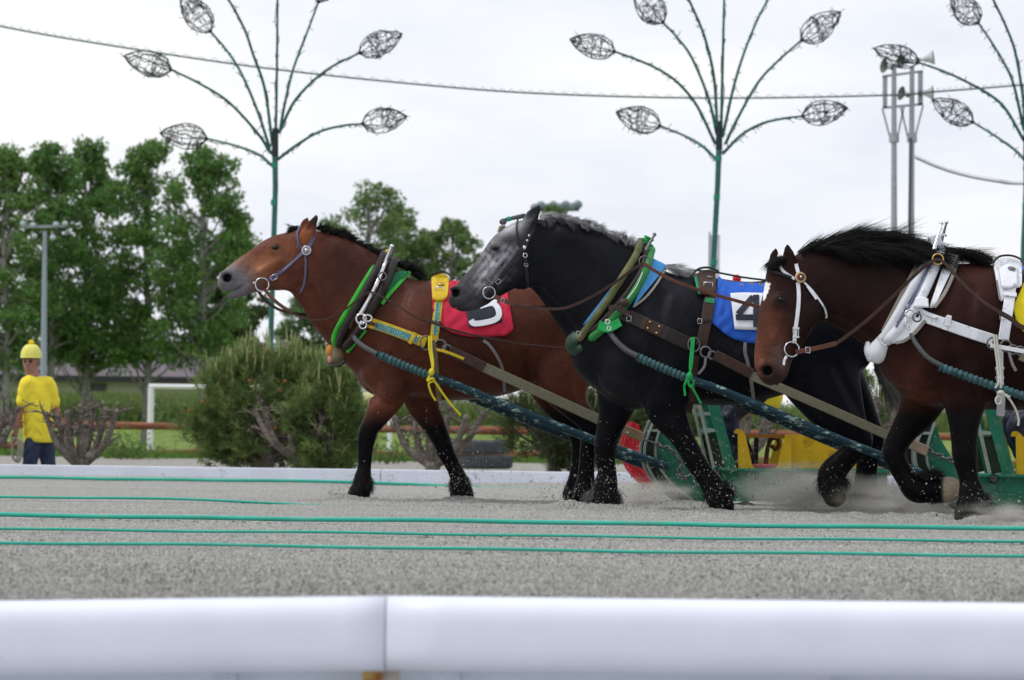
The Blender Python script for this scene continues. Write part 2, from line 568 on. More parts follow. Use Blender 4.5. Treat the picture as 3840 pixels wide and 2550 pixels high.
# ------------------------------------------------------------------ the three draught horses
HD = [24.2, 22.3, 20.3]                      # distance of each horse's middle plane
def nodes(rows, d0):
    out = []
    for (z, x, y, r, yo, k) in rows:
        d = d0 + yo
        p = Z(z, x, y, d)
        out.append((p.x, p.y, p.z, px(r * ZOOM[z][2], d), k))
    return out
def coat_mat():
    m = bpy.data.materials.new('horse_coat'); m.use_nodes = True
    nt = m.node_tree; b = nt.nodes['Principled BSDF']
    b.inputs['Roughness'].default_value = .40; b.inputs['Specular IOR Level'].default_value = .075
    at = nt.nodes.new('ShaderNodeAttribute'); at.attribute_name = 'coat'
    tc = nt.nodes.new('ShaderNodeTexCoord')
    def noise(scale, stretch, lo, hi, det=5):
        mp = nt.nodes.new('ShaderNodeMapping'); mp.inputs['Scale'].default_value = stretch; mp.inputs['Rotation'].default_value = (0, .5, 0)
        n = nt.nodes.new('ShaderNodeTexNoise'); n.inputs['Scale'].default_value = scale; n.inputs['Detail'].default_value = det; n.inputs['Roughness'].default_value = .65
        r = nt.nodes.new('ShaderNodeMapRange'); r.inputs['From Min'].default_value = .3; r.inputs['From Max'].default_value = .7; r.inputs['To Min'].default_value = lo; r.inputs['To Max'].default_value = hi
        nt.links.new(tc.outputs['Object'], mp.inputs[0]); nt.links.new(mp.outputs[0], n.inputs['Vector']); nt.links.new(n.outputs['Fac'], r.inputs['Value'])
        return n, r
    n1, r1 = noise(3.2, (1, 1, 1), .62, 1.38); n2, r2 = noise(55, (.35, 1, 1.6), .84, 1.18, 3); n3, r3 = noise(9, (1, 1, 1.5), .34, .56)
    mu = nt.nodes.new('ShaderNodeMath'); mu.operation = 'MULTIPLY'; nt.links.new(r1.outputs[0], mu.inputs[0]); nt.links.new(r2.outputs[0], mu.inputs[1])
    sc = nt.nodes.new('ShaderNodeVectorMath'); sc.operation = 'SCALE'; nt.links.new(at.outputs['Color'], sc.inputs[0]); nt.links.new(mu.outputs[0], sc.inputs['Scale'])
    nt.links.new(sc.outputs[0], b.inputs['Base Color']); nt.links.new(r3.outputs[0], b.inputs['Roughness'])
    bp = nt.nodes.new('ShaderNodeBump'); bp.inputs['Strength'].default_value = .10; bp.inputs['Distance'].default_value = .012
    nt.links.new(n2.outputs['Fac'], bp.inputs['Height'])
    n4, r4 = noise(13, (1, 1, .7), 0, 1, 3)
    b2 = nt.nodes.new('ShaderNodeBump'); b2.inputs['Strength'].default_value = .16; b2.inputs['Distance'].default_value = .05
    nt.links.new(n4.outputs['Fac'], b2.inputs['Height']); nt.links.new(bp.outputs[0], b2.inputs['Normal']); nt.links.new(b2.outputs[0], b.inputs['Normal'])
    return m
M_COAT = coat_mat()
M_EYE = mat('horse_eye', (0.006, 0.004, 0.003), rough=0.16, var=0.0, spec=.3)

BAY = np.array((0.084, 0.0268, 0.0160)); BLK = np.array((0.0032, 0.0031, 0.0042))
HORSES = [
 dict(trunk=[('X', 1420, 1240, 140, 0, .82), ('X', 1510, 1255, 198, 0, .82), ('X', 1620, 1275, 223, 0, .80), ('X', 1780, 1281, 217, 0, .82), ('X', 1900, 1265, 205, 0, .82), ('X', 2010, 1238, 187, 0, .84), ('X', 2080, 1225, 160, 0, .9)],
      breast=[('X', 1425, 1290, 128, 0, .95), ('X', 1440, 1380, 108, 0, 1.1)],
      neck=[('A', 800, 410, 205, 0, .42), ('A', 900, 515, 285, 0, .42), ('A', 1010, 605, 325, 0, .47), ('A', 1130, 712, 368, 0, .52), ('A', 1290, 880, 385, 0, .68)],
      head=[('A', 715, 392, 190, 0, .5), ('A', 590, 436, 205, 0, .46), ('A', 500, 462, 182, 0, .46), ('A', 410, 500, 158, 0, .45), ('A', 315, 535, 132, 0, .5), ('A', 235, 570, 108, 0, .58), ('A', 185, 590, 76, 0, .8)],
      lip=[('A', 345, 612, 44, 0, 1.25), ('A', 275, 652, 42, 0, 1.25), ('A', 208, 684, 25, 0, 1.6)],
      mouth=[('A', 120, 655, 6, 0, 9), ('A', 205, 655, 7, 0, 8), ('A', 320, 602, 4, 0, 14)],
      nostril=('A', 178, 553, 40), eye=('A', 543, 335, 27), jowl=('A', 650, 500, 150),
      crest=[('A', 570, 420, 24), ('A', 420, 505, 22)],
      ears=[[('A', 775, 255, 48, -.075, .55), ('A', 792, 190, 46, -.08, .5), ('A', 828, 118, 22, -.085, .5), ('A', 842, 85, 5, -.085, .6)],
            [('A', 735, 215, 40, .075, .55), ('A', 752, 160, 34, .08, .5), ('A', 768, 118, 14, .085, .5), ('A', 771, 100, 5, .085, .6)]],
      legs=[[('B', 620, 120, 190, -.17, .6), ('B', 590, 330, 140, -.20, .62), ('B', 515, 490, 92, -.22, .78), ('B', 445, 600, 72, -.22, .9), ('B', 425, 665, 70, -.22, .9), ('B', 413, 740, 60, -.22, .9), ('B', 410, 840, 52, -.22, .8), ('B', 405, 900, 52, -.22, .8), ('B', 392, 980, 66, -.22, .9), ('B', 380, 1035, 64, -.22, .95), ('B', 366, 1090, 86, -.22, .95)],
            [('B', 800, 250, 170, .16, .6), ('B', 840, 430, 118, .20, .65), ('B', 915, 570, 88, .2, .8), ('B', 980, 705, 70, .2, .9), ('B', 1008, 780, 66, .2, .9), ('B', 1060, 880, 56, .2, .8), ('B', 1100, 965, 62, .2, .9), ('B', 1122, 1030, 66, .2, .95), ('B', 1126, 1090, 90, .2, .95)],
            [('B', 1960, 20, 270, -.13, .62), ('B', 1870, 220, 205, -.20, .6), ('B', 1945, 420, 112, -.23, .72), ('B', 2060, 560, 78, -.23, .8), ('B', 2060, 690, 62, -.23, .8), ('B', 2045, 850, 58, -.23, .8), ('B', 2040, 980, 66, -.23, .9), ('B', 2025, 1090, 84, -.23, .95)],
            [('B', 1930, 0, 260, .13, .62), ('B', 1765, 190, 180, .20, .6), ('B', 1790, 390, 105, .22, .72), ('B', 1925, 560, 76, .22, .8), ('B', 1985, 690, 60, .22, .8), ('B', 1985, 850, 56, .22, .8), ('B', 1972, 980, 64, .22, .9), ('B', 1950, 1090, 84, .22, .95)]],
      ),
 dict(trunk=[('X', 2310, 1300, 175, 0, .85), ('X', 2420, 1275, 230, 0, .80), ('X', 2560, 1272, 243, 0, .78), ('X', 2743, 1286, 234, 0, .80), ('X', 2840, 1277, 222, 0, .82), ('X', 2950, 1257, 213, 0, .84), ('X', 3060, 1252, 202, 0, .84), ('X', 3120, 1262, 172, 0, .9)],
      breast=[('X', 2325, 1330, 132, 0, 1.0), ('X', 2372, 1425, 112, 0, 1.15)],
      neck=[('C', 765, 400, 215, 0, .45), ('C', 890, 452, 270, 0, .45), ('C', 1020, 532, 315, 0, .48), ('C', 1130, 622, 352, 0, .53), ('C', 1240, 722, 390, 0, .6), ('C', 1360, 860, 410, 0, .7)],
      head=[('C', 655, 385, 185, 0, .52), ('C', 600, 440, 200, 0, .48), ('C', 520, 505, 172, 0, .47), ('C', 420, 595, 142, 0, .47), ('C', 325, 670, 118, 0, .52), ('C', 262, 712, 98, 0, .6), ('C', 218, 735, 70, 0, .8)],
      lip=[('C', 390, 722, 48, 0, 1.15), ('C', 318, 758, 46, 0, 1.15), ('C', 245, 782, 30, 0, 1.4)],
      mouth=[('C', 190, 795, 3, 0, 14), ('C', 260, 762, 3, 0, 16), ('C', 380, 690, 3, 0, 18)],
      nostril=('C', 196, 688, 34), eye=('C', 468, 388, 24), jowl=('C', 640, 540, 125),
      crest=[('C', 520, 470, 24), ('C', 400, 580, 22)],
      ears=[[('C', 690, 225, 48, -.08, .55), ('C', 715, 170, 48, -.085, .5), ('C', 752, 118, 26, -.085, .5), ('C', 770, 90, 6, -.085, .6)],
            [('C', 685, 220, 44, .08, .55), ('C', 705, 175, 42, .085, .5), ('C', 730, 135, 20, .085, .5), ('C', 742, 118, 6, .085, .6)]],
      legs=[[('D', 880, 200, 210, -.17, .6), ('D', 905, 420, 140, -.2, .62), ('D', 985, 570, 92, -.22, .8), ('D', 1060, 700, 74, -.22, .9), ('D', 1092, 765, 75, -.22, .9), ('D', 1160, 865, 70, -.22, .85), ('D', 1215, 940, 80, -.22, .9), ('D', 1245, 1020, 70, -.22, .95), ('D', 1285, 1090, 84, -.22, .95)],
            [('D', 600, 230, 180, .16, .6), ('D', 560, 430, 114, .18, .65), ('D', 522, 545, 90, .2, .8), ('D', 496, 640, 78, .2, .9), ('D', 490, 695, 76, .2, .9), ('D', 490, 775, 68, .2, .85), ('D', 503, 850, 64, .2, .8), ('D', 492, 950, 82, .2, .9), ('D', 482, 1020, 88, .2, .95), ('D', 470, 1080, 104, .2, .95)],
            [('F', 690, 60, 340, -.13, .6), ('F', 830, 350, 235, -.20, .6), ('F', 955, 530, 145, -.23, .72), ('F', 1035, 655, 108, -.23, .8), ('F', 935, 780, 92, -.23, .85), ('F', 818, 905, 108, -.23, .9), ('F', 790, 1000, 88, -.23, .9), ('F', 835, 1095, 92, -.23, .95)],
            [('F', 730, 80, 320, .13, .6), ('F', 930, 370, 225, .20, .6), ('F', 1060, 520, 145, .22, .72), ('F', 1130, 625, 108, .22, .8), ('F', 1110, 750, 94, .22, .85), ('F', 1092, 900, 86, .22, .85), ('F', 1082, 1040, 100, .22, .9), ('F', 1070, 1180, 118, .22, .95)]],
      ),
 dict(trunk=[('X', 3480, 1270, 205, 0, .85), ('X', 3590, 1255, 262, 0, .80), ('X', 3710, 1266, 270, 0, .78), ('X', 3860, 1275, 262, 0, .80), ('X', 4050, 1270, 250, 0, .82), ('X', 4240, 1250, 236, 0, .84), ('X', 4360, 1250, 195, 0, .9)],
      breast=[('X', 3440, 1320, 140, 0, 1.0), ('X', 3480, 1400, 122, 0, 1.1)],
      neck=[('E', 660, 570, 235, -.02, .45), ('E', 860, 600, 320, 0, .45), ('E', 1050, 645, 372, 0, .46), ('E', 1220, 705, 408, 0, .5), ('E', 1400, 800, 445, 0, .56), ('E', 1600, 960, 470, 0, .68)],
      head=[('E', 430, 560, 150, -.03, .68), ('E', 490, 700, 228, -.05, .5), ('E', 455, 860, 230, -.08, .47), ('E', 400, 1020, 195, -.11, .47), ('E', 352, 1150, 162, -.13, .5), ('E', 330, 1260, 140, -.15, .54), ('E', 325, 1330, 100, -.17, .75)],
      lip=[('E', 410, 1270, 60, -.15, 1.0), ('E', 400, 1340, 52, -.16, 1.1), ('E', 350, 1395, 40, -.17, 1.3)],
      mouth=[('E', 330, 1440, 5, -.17, 9), ('E', 408, 1370, 5, -.16, 10), ('E', 428, 1240, 4, -.15, 14)],
      nostril=('E', 292, 1308, 48), eye=('E', 398, 742, 30), jowl=('E', 600, 830, 140),
      crest=[('E', 440, 870, 26), ('E', 360, 1060, 24)],
      ears=[[('E', 462, 460, 54, -.085, .55), ('E', 468, 390, 52, -.09, .5), ('E', 458, 325, 28, -.09, .5), ('E', 450, 285, 6, -.09, .6)],
            [('E', 345, 450, 44, .075, .6), ('E', 352, 390, 40, .085, .55), ('E', 362, 342, 20, .085, .5), ('E', 366, 316, 6, .085, .6)]],
      legs=[[('F', 1880, 100, 250, -.17, .6), ('F', 1885, 340, 168, -.2, .64), ('F', 1880, 520, 122, -.22, .8), ('F', 1882, 680, 104, -.22, .9), ('F', 1886, 770, 102, -.22, .9), ('F', 1902, 880, 86, -.22, .85), ('F', 1920, 970, 80, -.22, .85), ('F', 1940, 1070, 104, -.22, .9), ('F', 1938, 1150, 112, -.22, .95), ('F', 1930, 1240, 134, -.22, .95)],
            [('F', 1600, 180, 220, .14, .6), ('F', 1510, 410, 155, .18, .65), ('F', 1405, 560, 112, .2, .8), ('F', 1335, 680, 96, .2, .9), ('F', 1318, 765, 95, .2, .9), ('F', 1358, 860, 86, .2, .85), ('F', 1420, 960, 88, .2, .85), ('F', 1495, 1040, 108, .2, .9), ('F', 1600, 1050, 98, .2, .95), ('F', 1700, 1045, 106, .2, .95), ('F', 1765, 1040, 100, .2, .95)],
            [('X', 4260, 1280, 180, -.15, .62), ('X', 4200, 1440, 110, -.22, .65), ('X', 4290, 1590, 52, -.22, .8), ('X', 4330, 1660, 46, -.22, .8), ('X', 4325, 1780, 34, -.22, .85), ('X', 4310, 1870, 46, -.22, .9), ('X', 4290, 1925, 54, -.22, .95)],
            [('X', 4280, 1280, 180, .15, .62), ('X', 4280, 1440, 105, .22, .65), ('X', 4400, 1570, 50, .22, .8), ('X', 4450, 1650, 44, .22, .8), ('X', 4460, 1780, 34, .22, .85), ('X', 4460, 1860, 44, .22, .9), ('X', 4445, 1915, 52, .22, .95)]],
      ),
]

# relief read from the photograph: (zoom, [(x, y, r)...], cut?, depth, blend)
RELIEF = [
 [('A', [(765, 640, 34), (880, 830, 38), (985, 980, 34)], True, .30, .05),
  ('A', [(1480, 640, 30), (1425, 850, 36), (1430, 1080, 36), (1330, 1210, 26)], True, .30, .06),
  ('B', [(430, 320, 18), (510, 385, 20), (600, 430, 18)], True, .45, .03), ('B', [(530, 230, 18), (490, 330, 18), (455, 420, 16)], True, .45, .03),
  ('B', [(700, 200, 26), (735, 320, 30), (740, 420, 24)], True, .40, .05),
  ('B', [(1600, 60, 24), (1640, 220, 26), (1720, 360, 22)], True, .40, .04), ('B', [(1960, 40, 26), (1985, 220, 28), (2000, 380, 20)], True, .30, .05),
  ('B', [(560, 60, 90), (470, 200, 80)], False, .22, .06), ('B', [(650, 160, 110), (610, 300, 90)], False, .2, .07),
  ('B', [(400, 620, 10), (385, 760, 9), (385, 900, 9)], True, .5, .015), ('B', [(440, 700, 9), (430, 900, 9)], True, .5, .015),
  ('A', [(1000, 330, 60), (1180, 480, 70), (1290, 620, 60)], False, .15, .08),
  ('A', [(640, 380, 16), (560, 470, 16), (470, 545, 14)], True, .4, .02), ('A', [(330, 470, 14), (290, 530, 14)], True, .35, .02),
  ('A', [(700, 300, 18), (740, 420, 22), (745, 560, 22), (690, 615, 16)], True, .35, .03)],
 [('C', [(760, 680, 36), (870, 800, 40), (970, 930, 36)], True, .30, .05),
  ('C', [(1610, 700, 32), (1560, 950, 38), (1590, 1200, 38), (1500, 1380, 28)], True, .28, .06),
  ('D', [(430, 200, 16), (480, 290, 18), (570, 370, 18), (700, 405, 18), (760, 420, 16)], True, .5, .03), ('D', [(470, 170, 16), (560, 290, 18), (700, 370, 16)], True, .4, .03),
  ('D', [(740, 230, 20), (735, 330, 22), (760, 420, 20)], True, .45, .04), ('D', [(1030, 200, 26), (1060, 330, 30), (1050, 430, 24)], True, .4, .05),
  ('D', [(600, 100, 110), (560, 220, 90)], False, .2, .07), ('D', [(900, 180, 120), (900, 350, 100)], False, .18, .07),
  ('F', [(600, 150, 40), (640, 320, 40), (780, 480, 30)], True, .35, .05), ('F', [(850, 60, 40), (960, 260, 40), (1060, 440, 30)], True, .3, .05),
  ('C', [(950, 300, 60), (1150, 430, 70), (1300, 600, 60)], False, .14, .08),
  ('C', [(590, 420, 16), (520, 520, 16), (430, 610, 14)], True, .4, .02), ('C', [(670, 300, 18), (700, 420, 22), (705, 540, 22), (650, 630, 16)], True, .35, .03),
  ('C', [(300, 620, 12), (270, 680, 12)], True, .4, .02)],
 [('E', [(820, 900, 36), (950, 960, 40), (1100, 1070, 36)], True, .30, .05),
  ('E', [(1930, 650, 36), (1880, 950, 42), (1930, 1250, 40)], True, .28, .06),
  ('F', [(1330, 120, 18), (1420, 180, 20), (1560, 225, 20), (1690, 270, 18)], True, .5, .03), ('F', [(1400, 240, 16), (1500, 290, 18), (1620, 330, 16)], True, .4, .03),
  ('F', [(1700, 130, 22), (1705, 240, 24), (1730, 380, 22)], True, .45, .04), ('F', [(2050, 120, 30), (2060, 280, 30)], True, .4, .05),
  ('F', [(1620, 0, 120), (1540, 120, 100)], False, .2, .07), ('F', [(1880, 120, 140), (1880, 300, 110)], False, .18, .07),
  ('E', [(1200, 420, 70), (1420, 600, 80)], False, .14, .08),
  ('E', [(470, 840, 18), (420, 980, 18), (370, 1120, 16)], True, .4, .02), ('E', [(540, 620, 20), (640, 760, 26), (690, 900, 24), (600, 1040, 18)], True, .35, .03),
  ('E', [(300, 1180, 16), (290, 1240, 16)], True, .4, .02), ('F', [(1850, 820, 12), (1870, 1000, 11)], True, .5, .015), ('F', [(1930, 820, 11), (1950, 980, 11)], True, .5, .015)],
]
def paint(i, u, v, p, yo):
    n = len(u)
    base = (BAY, np.array((0.0048, 0.0052, 0.0080)), np.array((0.0225, 0.0078, 0.0062)))[i]
    C = [np.tile(base, (n, 1))]
    def mixc(col, w):
        w = np.clip(w, 0, 1)[:, None]; C[0] = C[0] * (1 - w) + np.array(col) * w
    def sp(z, x, y, r, asp=1.0, ang=0.0):
        a, b = uv(z, x, y); r = r * ZOOM[z][2]
        du, dv = u - a, v - b
        ca, sa = math.cos(ang), math.sin(ang)
        return np.exp(-(((du * ca + dv * sa) / (r * asp)) ** 2 + ((-du * sa + dv * ca) / r) ** 2))
    zz = p[:, 2]
    if i == 0:
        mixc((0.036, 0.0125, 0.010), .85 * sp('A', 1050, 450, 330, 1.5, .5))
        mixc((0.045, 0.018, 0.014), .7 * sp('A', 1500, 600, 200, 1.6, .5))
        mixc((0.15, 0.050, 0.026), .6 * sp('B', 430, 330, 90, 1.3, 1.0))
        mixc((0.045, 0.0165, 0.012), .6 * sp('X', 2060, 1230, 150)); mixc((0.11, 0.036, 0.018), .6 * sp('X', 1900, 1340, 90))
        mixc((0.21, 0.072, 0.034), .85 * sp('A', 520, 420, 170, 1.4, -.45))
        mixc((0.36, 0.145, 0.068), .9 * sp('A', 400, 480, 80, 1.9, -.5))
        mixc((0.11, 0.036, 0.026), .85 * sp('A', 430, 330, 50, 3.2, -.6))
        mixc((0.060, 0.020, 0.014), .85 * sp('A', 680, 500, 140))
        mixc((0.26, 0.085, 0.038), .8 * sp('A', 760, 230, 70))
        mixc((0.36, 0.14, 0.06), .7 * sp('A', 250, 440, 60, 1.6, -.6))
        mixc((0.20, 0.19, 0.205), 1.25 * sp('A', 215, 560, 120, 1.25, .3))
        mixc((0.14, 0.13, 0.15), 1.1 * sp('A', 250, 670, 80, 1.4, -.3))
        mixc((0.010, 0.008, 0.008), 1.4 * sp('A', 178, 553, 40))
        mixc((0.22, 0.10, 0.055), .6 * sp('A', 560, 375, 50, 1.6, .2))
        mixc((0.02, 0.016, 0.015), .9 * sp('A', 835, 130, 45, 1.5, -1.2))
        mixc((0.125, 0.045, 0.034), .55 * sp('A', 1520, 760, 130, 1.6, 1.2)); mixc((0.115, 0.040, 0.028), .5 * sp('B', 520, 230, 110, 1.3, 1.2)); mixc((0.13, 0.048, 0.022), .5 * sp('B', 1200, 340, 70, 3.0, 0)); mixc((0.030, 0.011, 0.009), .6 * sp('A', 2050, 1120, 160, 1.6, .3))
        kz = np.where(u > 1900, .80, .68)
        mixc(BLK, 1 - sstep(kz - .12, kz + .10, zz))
    elif i == 1:
        nz = np.sin(u * .09 + 2 * np.sin(v * .05)) * np.sin(v * .11 + 1.7 * np.sin(u * .07)) + .6 * np.sin(u * .23 + v * .17)
        nz = nz + .8 * np.sin(u * .31 + 1.9 * np.sin(v * .21 + u * .05)) * np.sin(v * .27 + 1.3 * np.sin(u * .19))
        w = np.clip(.46 + .42 * nz, -.2, 1.15)
        mixc((0.50, 0.50, 0.53), 1.0 * sp('U', 850, 350, 120, 1.6, -.5))
        mixc((0.42, 0.42, 0.45), (.35 + .9 * w) * .95 * sp('U', 620, 760, 170, 1.7, -.9))
        mixc((0.36, 0.36, 0.39), (.3 + .8 * w) * .9 * sp('U', 560, 1000, 120, 1.6, -.5))
        mixc((0.38, 0.38, 0.42), (.3 + .8 * w) * .8 * sp('U', 820, 680, 90, 1.5, -.6))
        mixc((0.35, 0.35, 0.38), (.2 + .8 * w) * .8 * sp('U', 560, 560, 60, 2.4, -1.0))
        mixc((0.060, 0.055, 0.062), .75 * sp('U', 350, 950, 120, 1.6, -.9))
        mixc((0.045, 0.045, 0.05), .9 * sp('U', 680, 625, 60, 1.6, .1))
        mixc((0.035, 0.033, 0.038), .9 * sp('U', 860, 520, 80, 1.7, -.2))
        mixc((0.085, 0.078, 0.082), .9 * sp('U', 220, 1200, 110, 1.3, -.6))
        mixc((0.055, 0.055, 0.06), .9 * sp('U', 420, 1330, 90, 1.6, -.2))
        mixc((0.008, 0.007, 0.008), 1.5 * sp('C', 196, 688, 34))
        mixc((0.020, 0.020, 0.026), .22 * sp('X', 2480, 1180, 160, 1.6, .3))
        mixc((0.030, 0.030, 0.036), (.4 + .5 * w) * .38 * sp('C', 1500, 1000, 170, 1.4, .5)); mixc((0.026, 0.026, 0.033), (.3 + .6 * w) * .38 * sp('D', 640, 160, 150, 1.3, .9)); mixc((0.028, 0.028, 0.034), (.3 + .6 * w) * .38 * sp('C', 1700, 650, 120, 1.8, .5)); mixc((0.034, 0.034, 0.040), (.2 + .7 * w) * .6 * sp('C', 2150, 1080, 90, 2.0, .2))  # lighter splats: dust plus back and shoulder sheen painted into the coat
        mixc((0.018, 0.018, 0.022), .8 * sp('C', 760, 120, 60))
        mixc((0.024, 0.0235, 0.027), .6 * sp('D', 560, 250, 140, 1.5, .8))
        mixc((0.0034, 0.0035, 0.0050), 1 - sstep(.5, .85, zz))
        mixc((0.17, 0.145, 0.105), 1.3 * sp('F', 905, 1120, 62) * (yo < 0))
    else:
        mixc((0.012, 0.0062, 0.0058), .7 * sp('E', 1000, 450, 420, 1.6, .1))
        mixc((0.050, 0.0155, 0.0105), .6 * sp('E', 1450, 1350, 260))
        mixc((0.085, 0.027, 0.014), .8 * sp('F', 1500, 300, 150, 1.4, 1.1))
        mixc((0.095, 0.033, 0.018), .85 * sp('E', 310, 1000, 130, 2.4, 1.45))
        mixc((0.145, 0.050, 0.028), .8 * sp('E', 215, 1200, 60, 2.6, 1.5))
        mixc((0.070, 0.026, 0.019), .8 * sp('E', 255, 870, 40, 3.0, 1.4))
        mixc((0.048, 0.0165, 0.012), .5 * sp('E', 1980, 560, 160, 1.5, .8)); mixc((0.052, 0.018, 0.013), .5 * sp('E', 1420, 1330, 130, 1.4, .7)); mixc((0.010, 0.0050, 0.0046), .6 * sp('E', 2150, 1300, 200, 1.4, .2))
        mixc((0.012, 0.010, 0.010), .9 * sp('E', 400, 745, 58, 1.3))
        mixc((0.012, 0.0075, 0.007), .75 * sp('E', 620, 800, 190))
        mixc((0.085, 0.066, 0.062), .8 * sp('E', 400, 1220, 60, 2.0, 1.3))
        mixc((0.024, 0.018, 0.018), 1.0 * sp('E', 350, 1390, 70))
        mixc((0.008, 0.007, 0.007), 1.5 * sp('E', 292, 1308, 48))
        w = ((np.abs((u - uv('E', 283, 0)[0]) - (uv('E', 0, 670)[1] - v) * .22) < 11 - 8 * sstep(uv('E', 0, 650)[1], uv('E', 0, 740)[1], v)) & (v > uv('E', 0, 600)[1]) & (v < uv('E', 0, 742)[1]) & (u < uv('E', 330, 0)[0])).astype(float)
        mixc((0.8, 0.8, 0.8), w)
        mixc(BLK * .9, 1 - sstep(.66, .86, zz))
        mixc((0.33, 0.27, 0.20), 1.6 * sstep(1690, 1745, (u - 2740) / ZOOM['F'][2]) * ((yo > .05) & (zz < .45) & (u < 3600)))
    return np.clip(C[0], 0, 1)

HORSE_OBJ = []; HORSE_BVH = []; HORSE_BODY = []
HLABEL = ['bay draught horse with black legs and grey muzzle wearing the red cloth',
          'dark grey draught horse with dappled pale face wearing the blue cloth',
          'dark brown draught horse with long black mane and white harness']
for hi, H in enumerate(HORSES):
    d0 = HD[hi]
    ch = []
    for nm, bl in (('trunk', .05), ('breast', .08), ('neck', .06), ('head', .05), ('lip', .015)):
        ch.append((nodes(H[nm], d0), bl, False))
    for L in H['legs']: ch.append((nodes(L, d0), .05, False))
    jz, jx, jy, jr = H['jowl']
    yh = np.mean([r[4] for r in H['head'][1:3]])
    for sg in (-1, 1):
        ch.append((nodes([(jz, jx - jr * .2, jy - jr * .3, jr * .8, yh + sg * .06, .3), (jz, jx, jy, jr, yh + sg * .07, .28)], d0), .04, False))
        cz = H['crest']
        ch.append((nodes([(c[0], c[1], c[2], c[3], yh * (1 + .3 * q) + sg * .088, 1) for q, c in enumerate(cz)], d0), .03, False))
        ez, ex, ey, er = H['eye']
        ch.append((nodes([(ez, ex - er * 1.3, ey - er * .3, er * .8, yh + sg * .085, 1), (ez, ex, ey - er * .8, er * 1.05, yh + sg * .092, 1), (ez, ex + er * 1.5, ey - er * .2, er * .75, yh + sg * .085, 1)], d0), .025, False))
    for E in H['ears']: ch.append((nodes(E, d0), .02, False))
    ch.append((nodes(H['mouth'], d0), .008, True))
    nz_, nx_, ny_, nr_ = H['nostril']
    ym = H['head'][-2][4]
    for sg in (-1, 1):
        rim = [(nz_, nx_ + nr_ * 1.05 * math.cos(a), ny_ + nr_ * 1.05 * math.sin(a), nr_ * .42, ym + sg * .062, 1) for a in np.linspace(-2.4, 2.2, 8)]
        ch.insert(0, (nodes(rim, d0), .018, False))
        ez2, ex2, ey2, er2 = H['eye']
        ch.insert(0, (nodes([(ez2, ex2 - er2 * 1.2, ey2 + er2 * .75, er2 * .4, yh + sg * .098, 1), (ez2, ex2, ey2 + er2 * 1.05, er2 * .42, yh + sg * .10, 1), (ez2, ex2 + er2 * 1.3, ey2 + er2 * .7, er2 * .4, yh + sg * .098, 1)], d0), .02, False))
        ch.append((nodes([(nz_, nx_, ny_, nr_ * .85, ym + sg * .10, 1), (nz_, nx_ + nr_ * .2, ny_ + nr_ * .1, nr_ * .7, ym + sg * .05, 1)], d0), .015, True))
        for E in H['ears'][0 if sg < 0 else 1:][:1]:
            ch.append((nodes([(e[0], e[1] - e[3] * .3, e[2], e[3] * .55, e[4] - .03, 1) for e in E[1:3]], d0), .01, True))
    A = np.concatenate([np.array(c[0]) for c in ch if not c[2]])
    lo = (A[:, :3] - A[:, 3:4]).min(0) - .05; hi_ = (A[:, :3] + A[:, 3:4]).max(0) + .05
    lo[1] = d0 - .52; hi_[1] = d0 + .52; lo[2] = -.06
    fld = Field(lo, hi_, 0.0115)
    for c in ch: fld.chain(c[0], c[1], c[2], n=5)
    fld.cut(lambda X, Y, Zc: (-.004 - Zc) + 0 * X)
    V, Q = fld.surface(1)
    tmp = BVHTree.FromPolygons([Vector(x) for x in V.tolist()], Q.tolist())
    for (zk, pts, sub, depth, bl) in RELIEF[hi]:
        for side in (-1, 1):
            nd = []
            for (x, y, r) in pts:
                q = Z(zk, x, y, d0 + side * .25); rm = px(r * ZOOM[zk][2], d0)
                hit = tmp.ray_cast(Vector((q.x, d0 + side * 1.2, q.z)), Vector((0, -side, 0)))
                if hit[0] is None or (hit[0].y - d0) * side < 0: continue
                o = (rm * (1 - depth)) if sub else -(rm * (1 - depth))
                nd.append((q.x, hit[0].y + side * o, q.z, rm, 1.0))
            if len(nd) > 1: fld.chain(nd, bl, sub, n=6)
    V, Q = fld.surface(2)
    pu, pv = project(V)
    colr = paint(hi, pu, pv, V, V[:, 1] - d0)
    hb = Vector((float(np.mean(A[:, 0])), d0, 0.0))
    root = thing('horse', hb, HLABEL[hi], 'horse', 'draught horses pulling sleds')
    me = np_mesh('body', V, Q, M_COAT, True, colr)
    HORSE_BVH.append(BVHTree.FromPolygons([Vector(x) for x in V.tolist()], Q.tolist()))
    link('body', me, root)
    HORSE_OBJ.append(root)
    ez, ex, ey, er = H['eye']
    for sg in (-1, 1):
        q = Z(ez, ex, ey, d0 + yh)
        rr = px(er * ZOOM[ez][2], d0)
        hit = HORSE_BVH[hi].ray_cast(Vector((q.x, q.y + sg * .6, q.z)), Vector((0, -sg, 0)))[0]
        c = hit if hit else Vector((q.x, d0 + sg * .1, q.z))
        MB().sphere(c + Vector((0, -sg * rr * .22, 0)), rr * .86, 12, (1.2, .85, .78)).build('eye', M_EYE, root)

def surf(h, z, x, y, side=-1, off=0.0):
    """point on horse h's flank (near side -1, far side +1) at a picture position, with its normal"""
    q = Z(z, x, y, HD[h] + side * .25)
    r = HORSE_BVH[h].ray_cast(Vector((q.x, HD[h] + side * 1.2, q.z)), Vector((0, -side, 0)))
    if r[0] is None or (r[0].y - HD[h]) * side < -.35:
        return None, None
    return r[0] + r[1] * off, r[1]
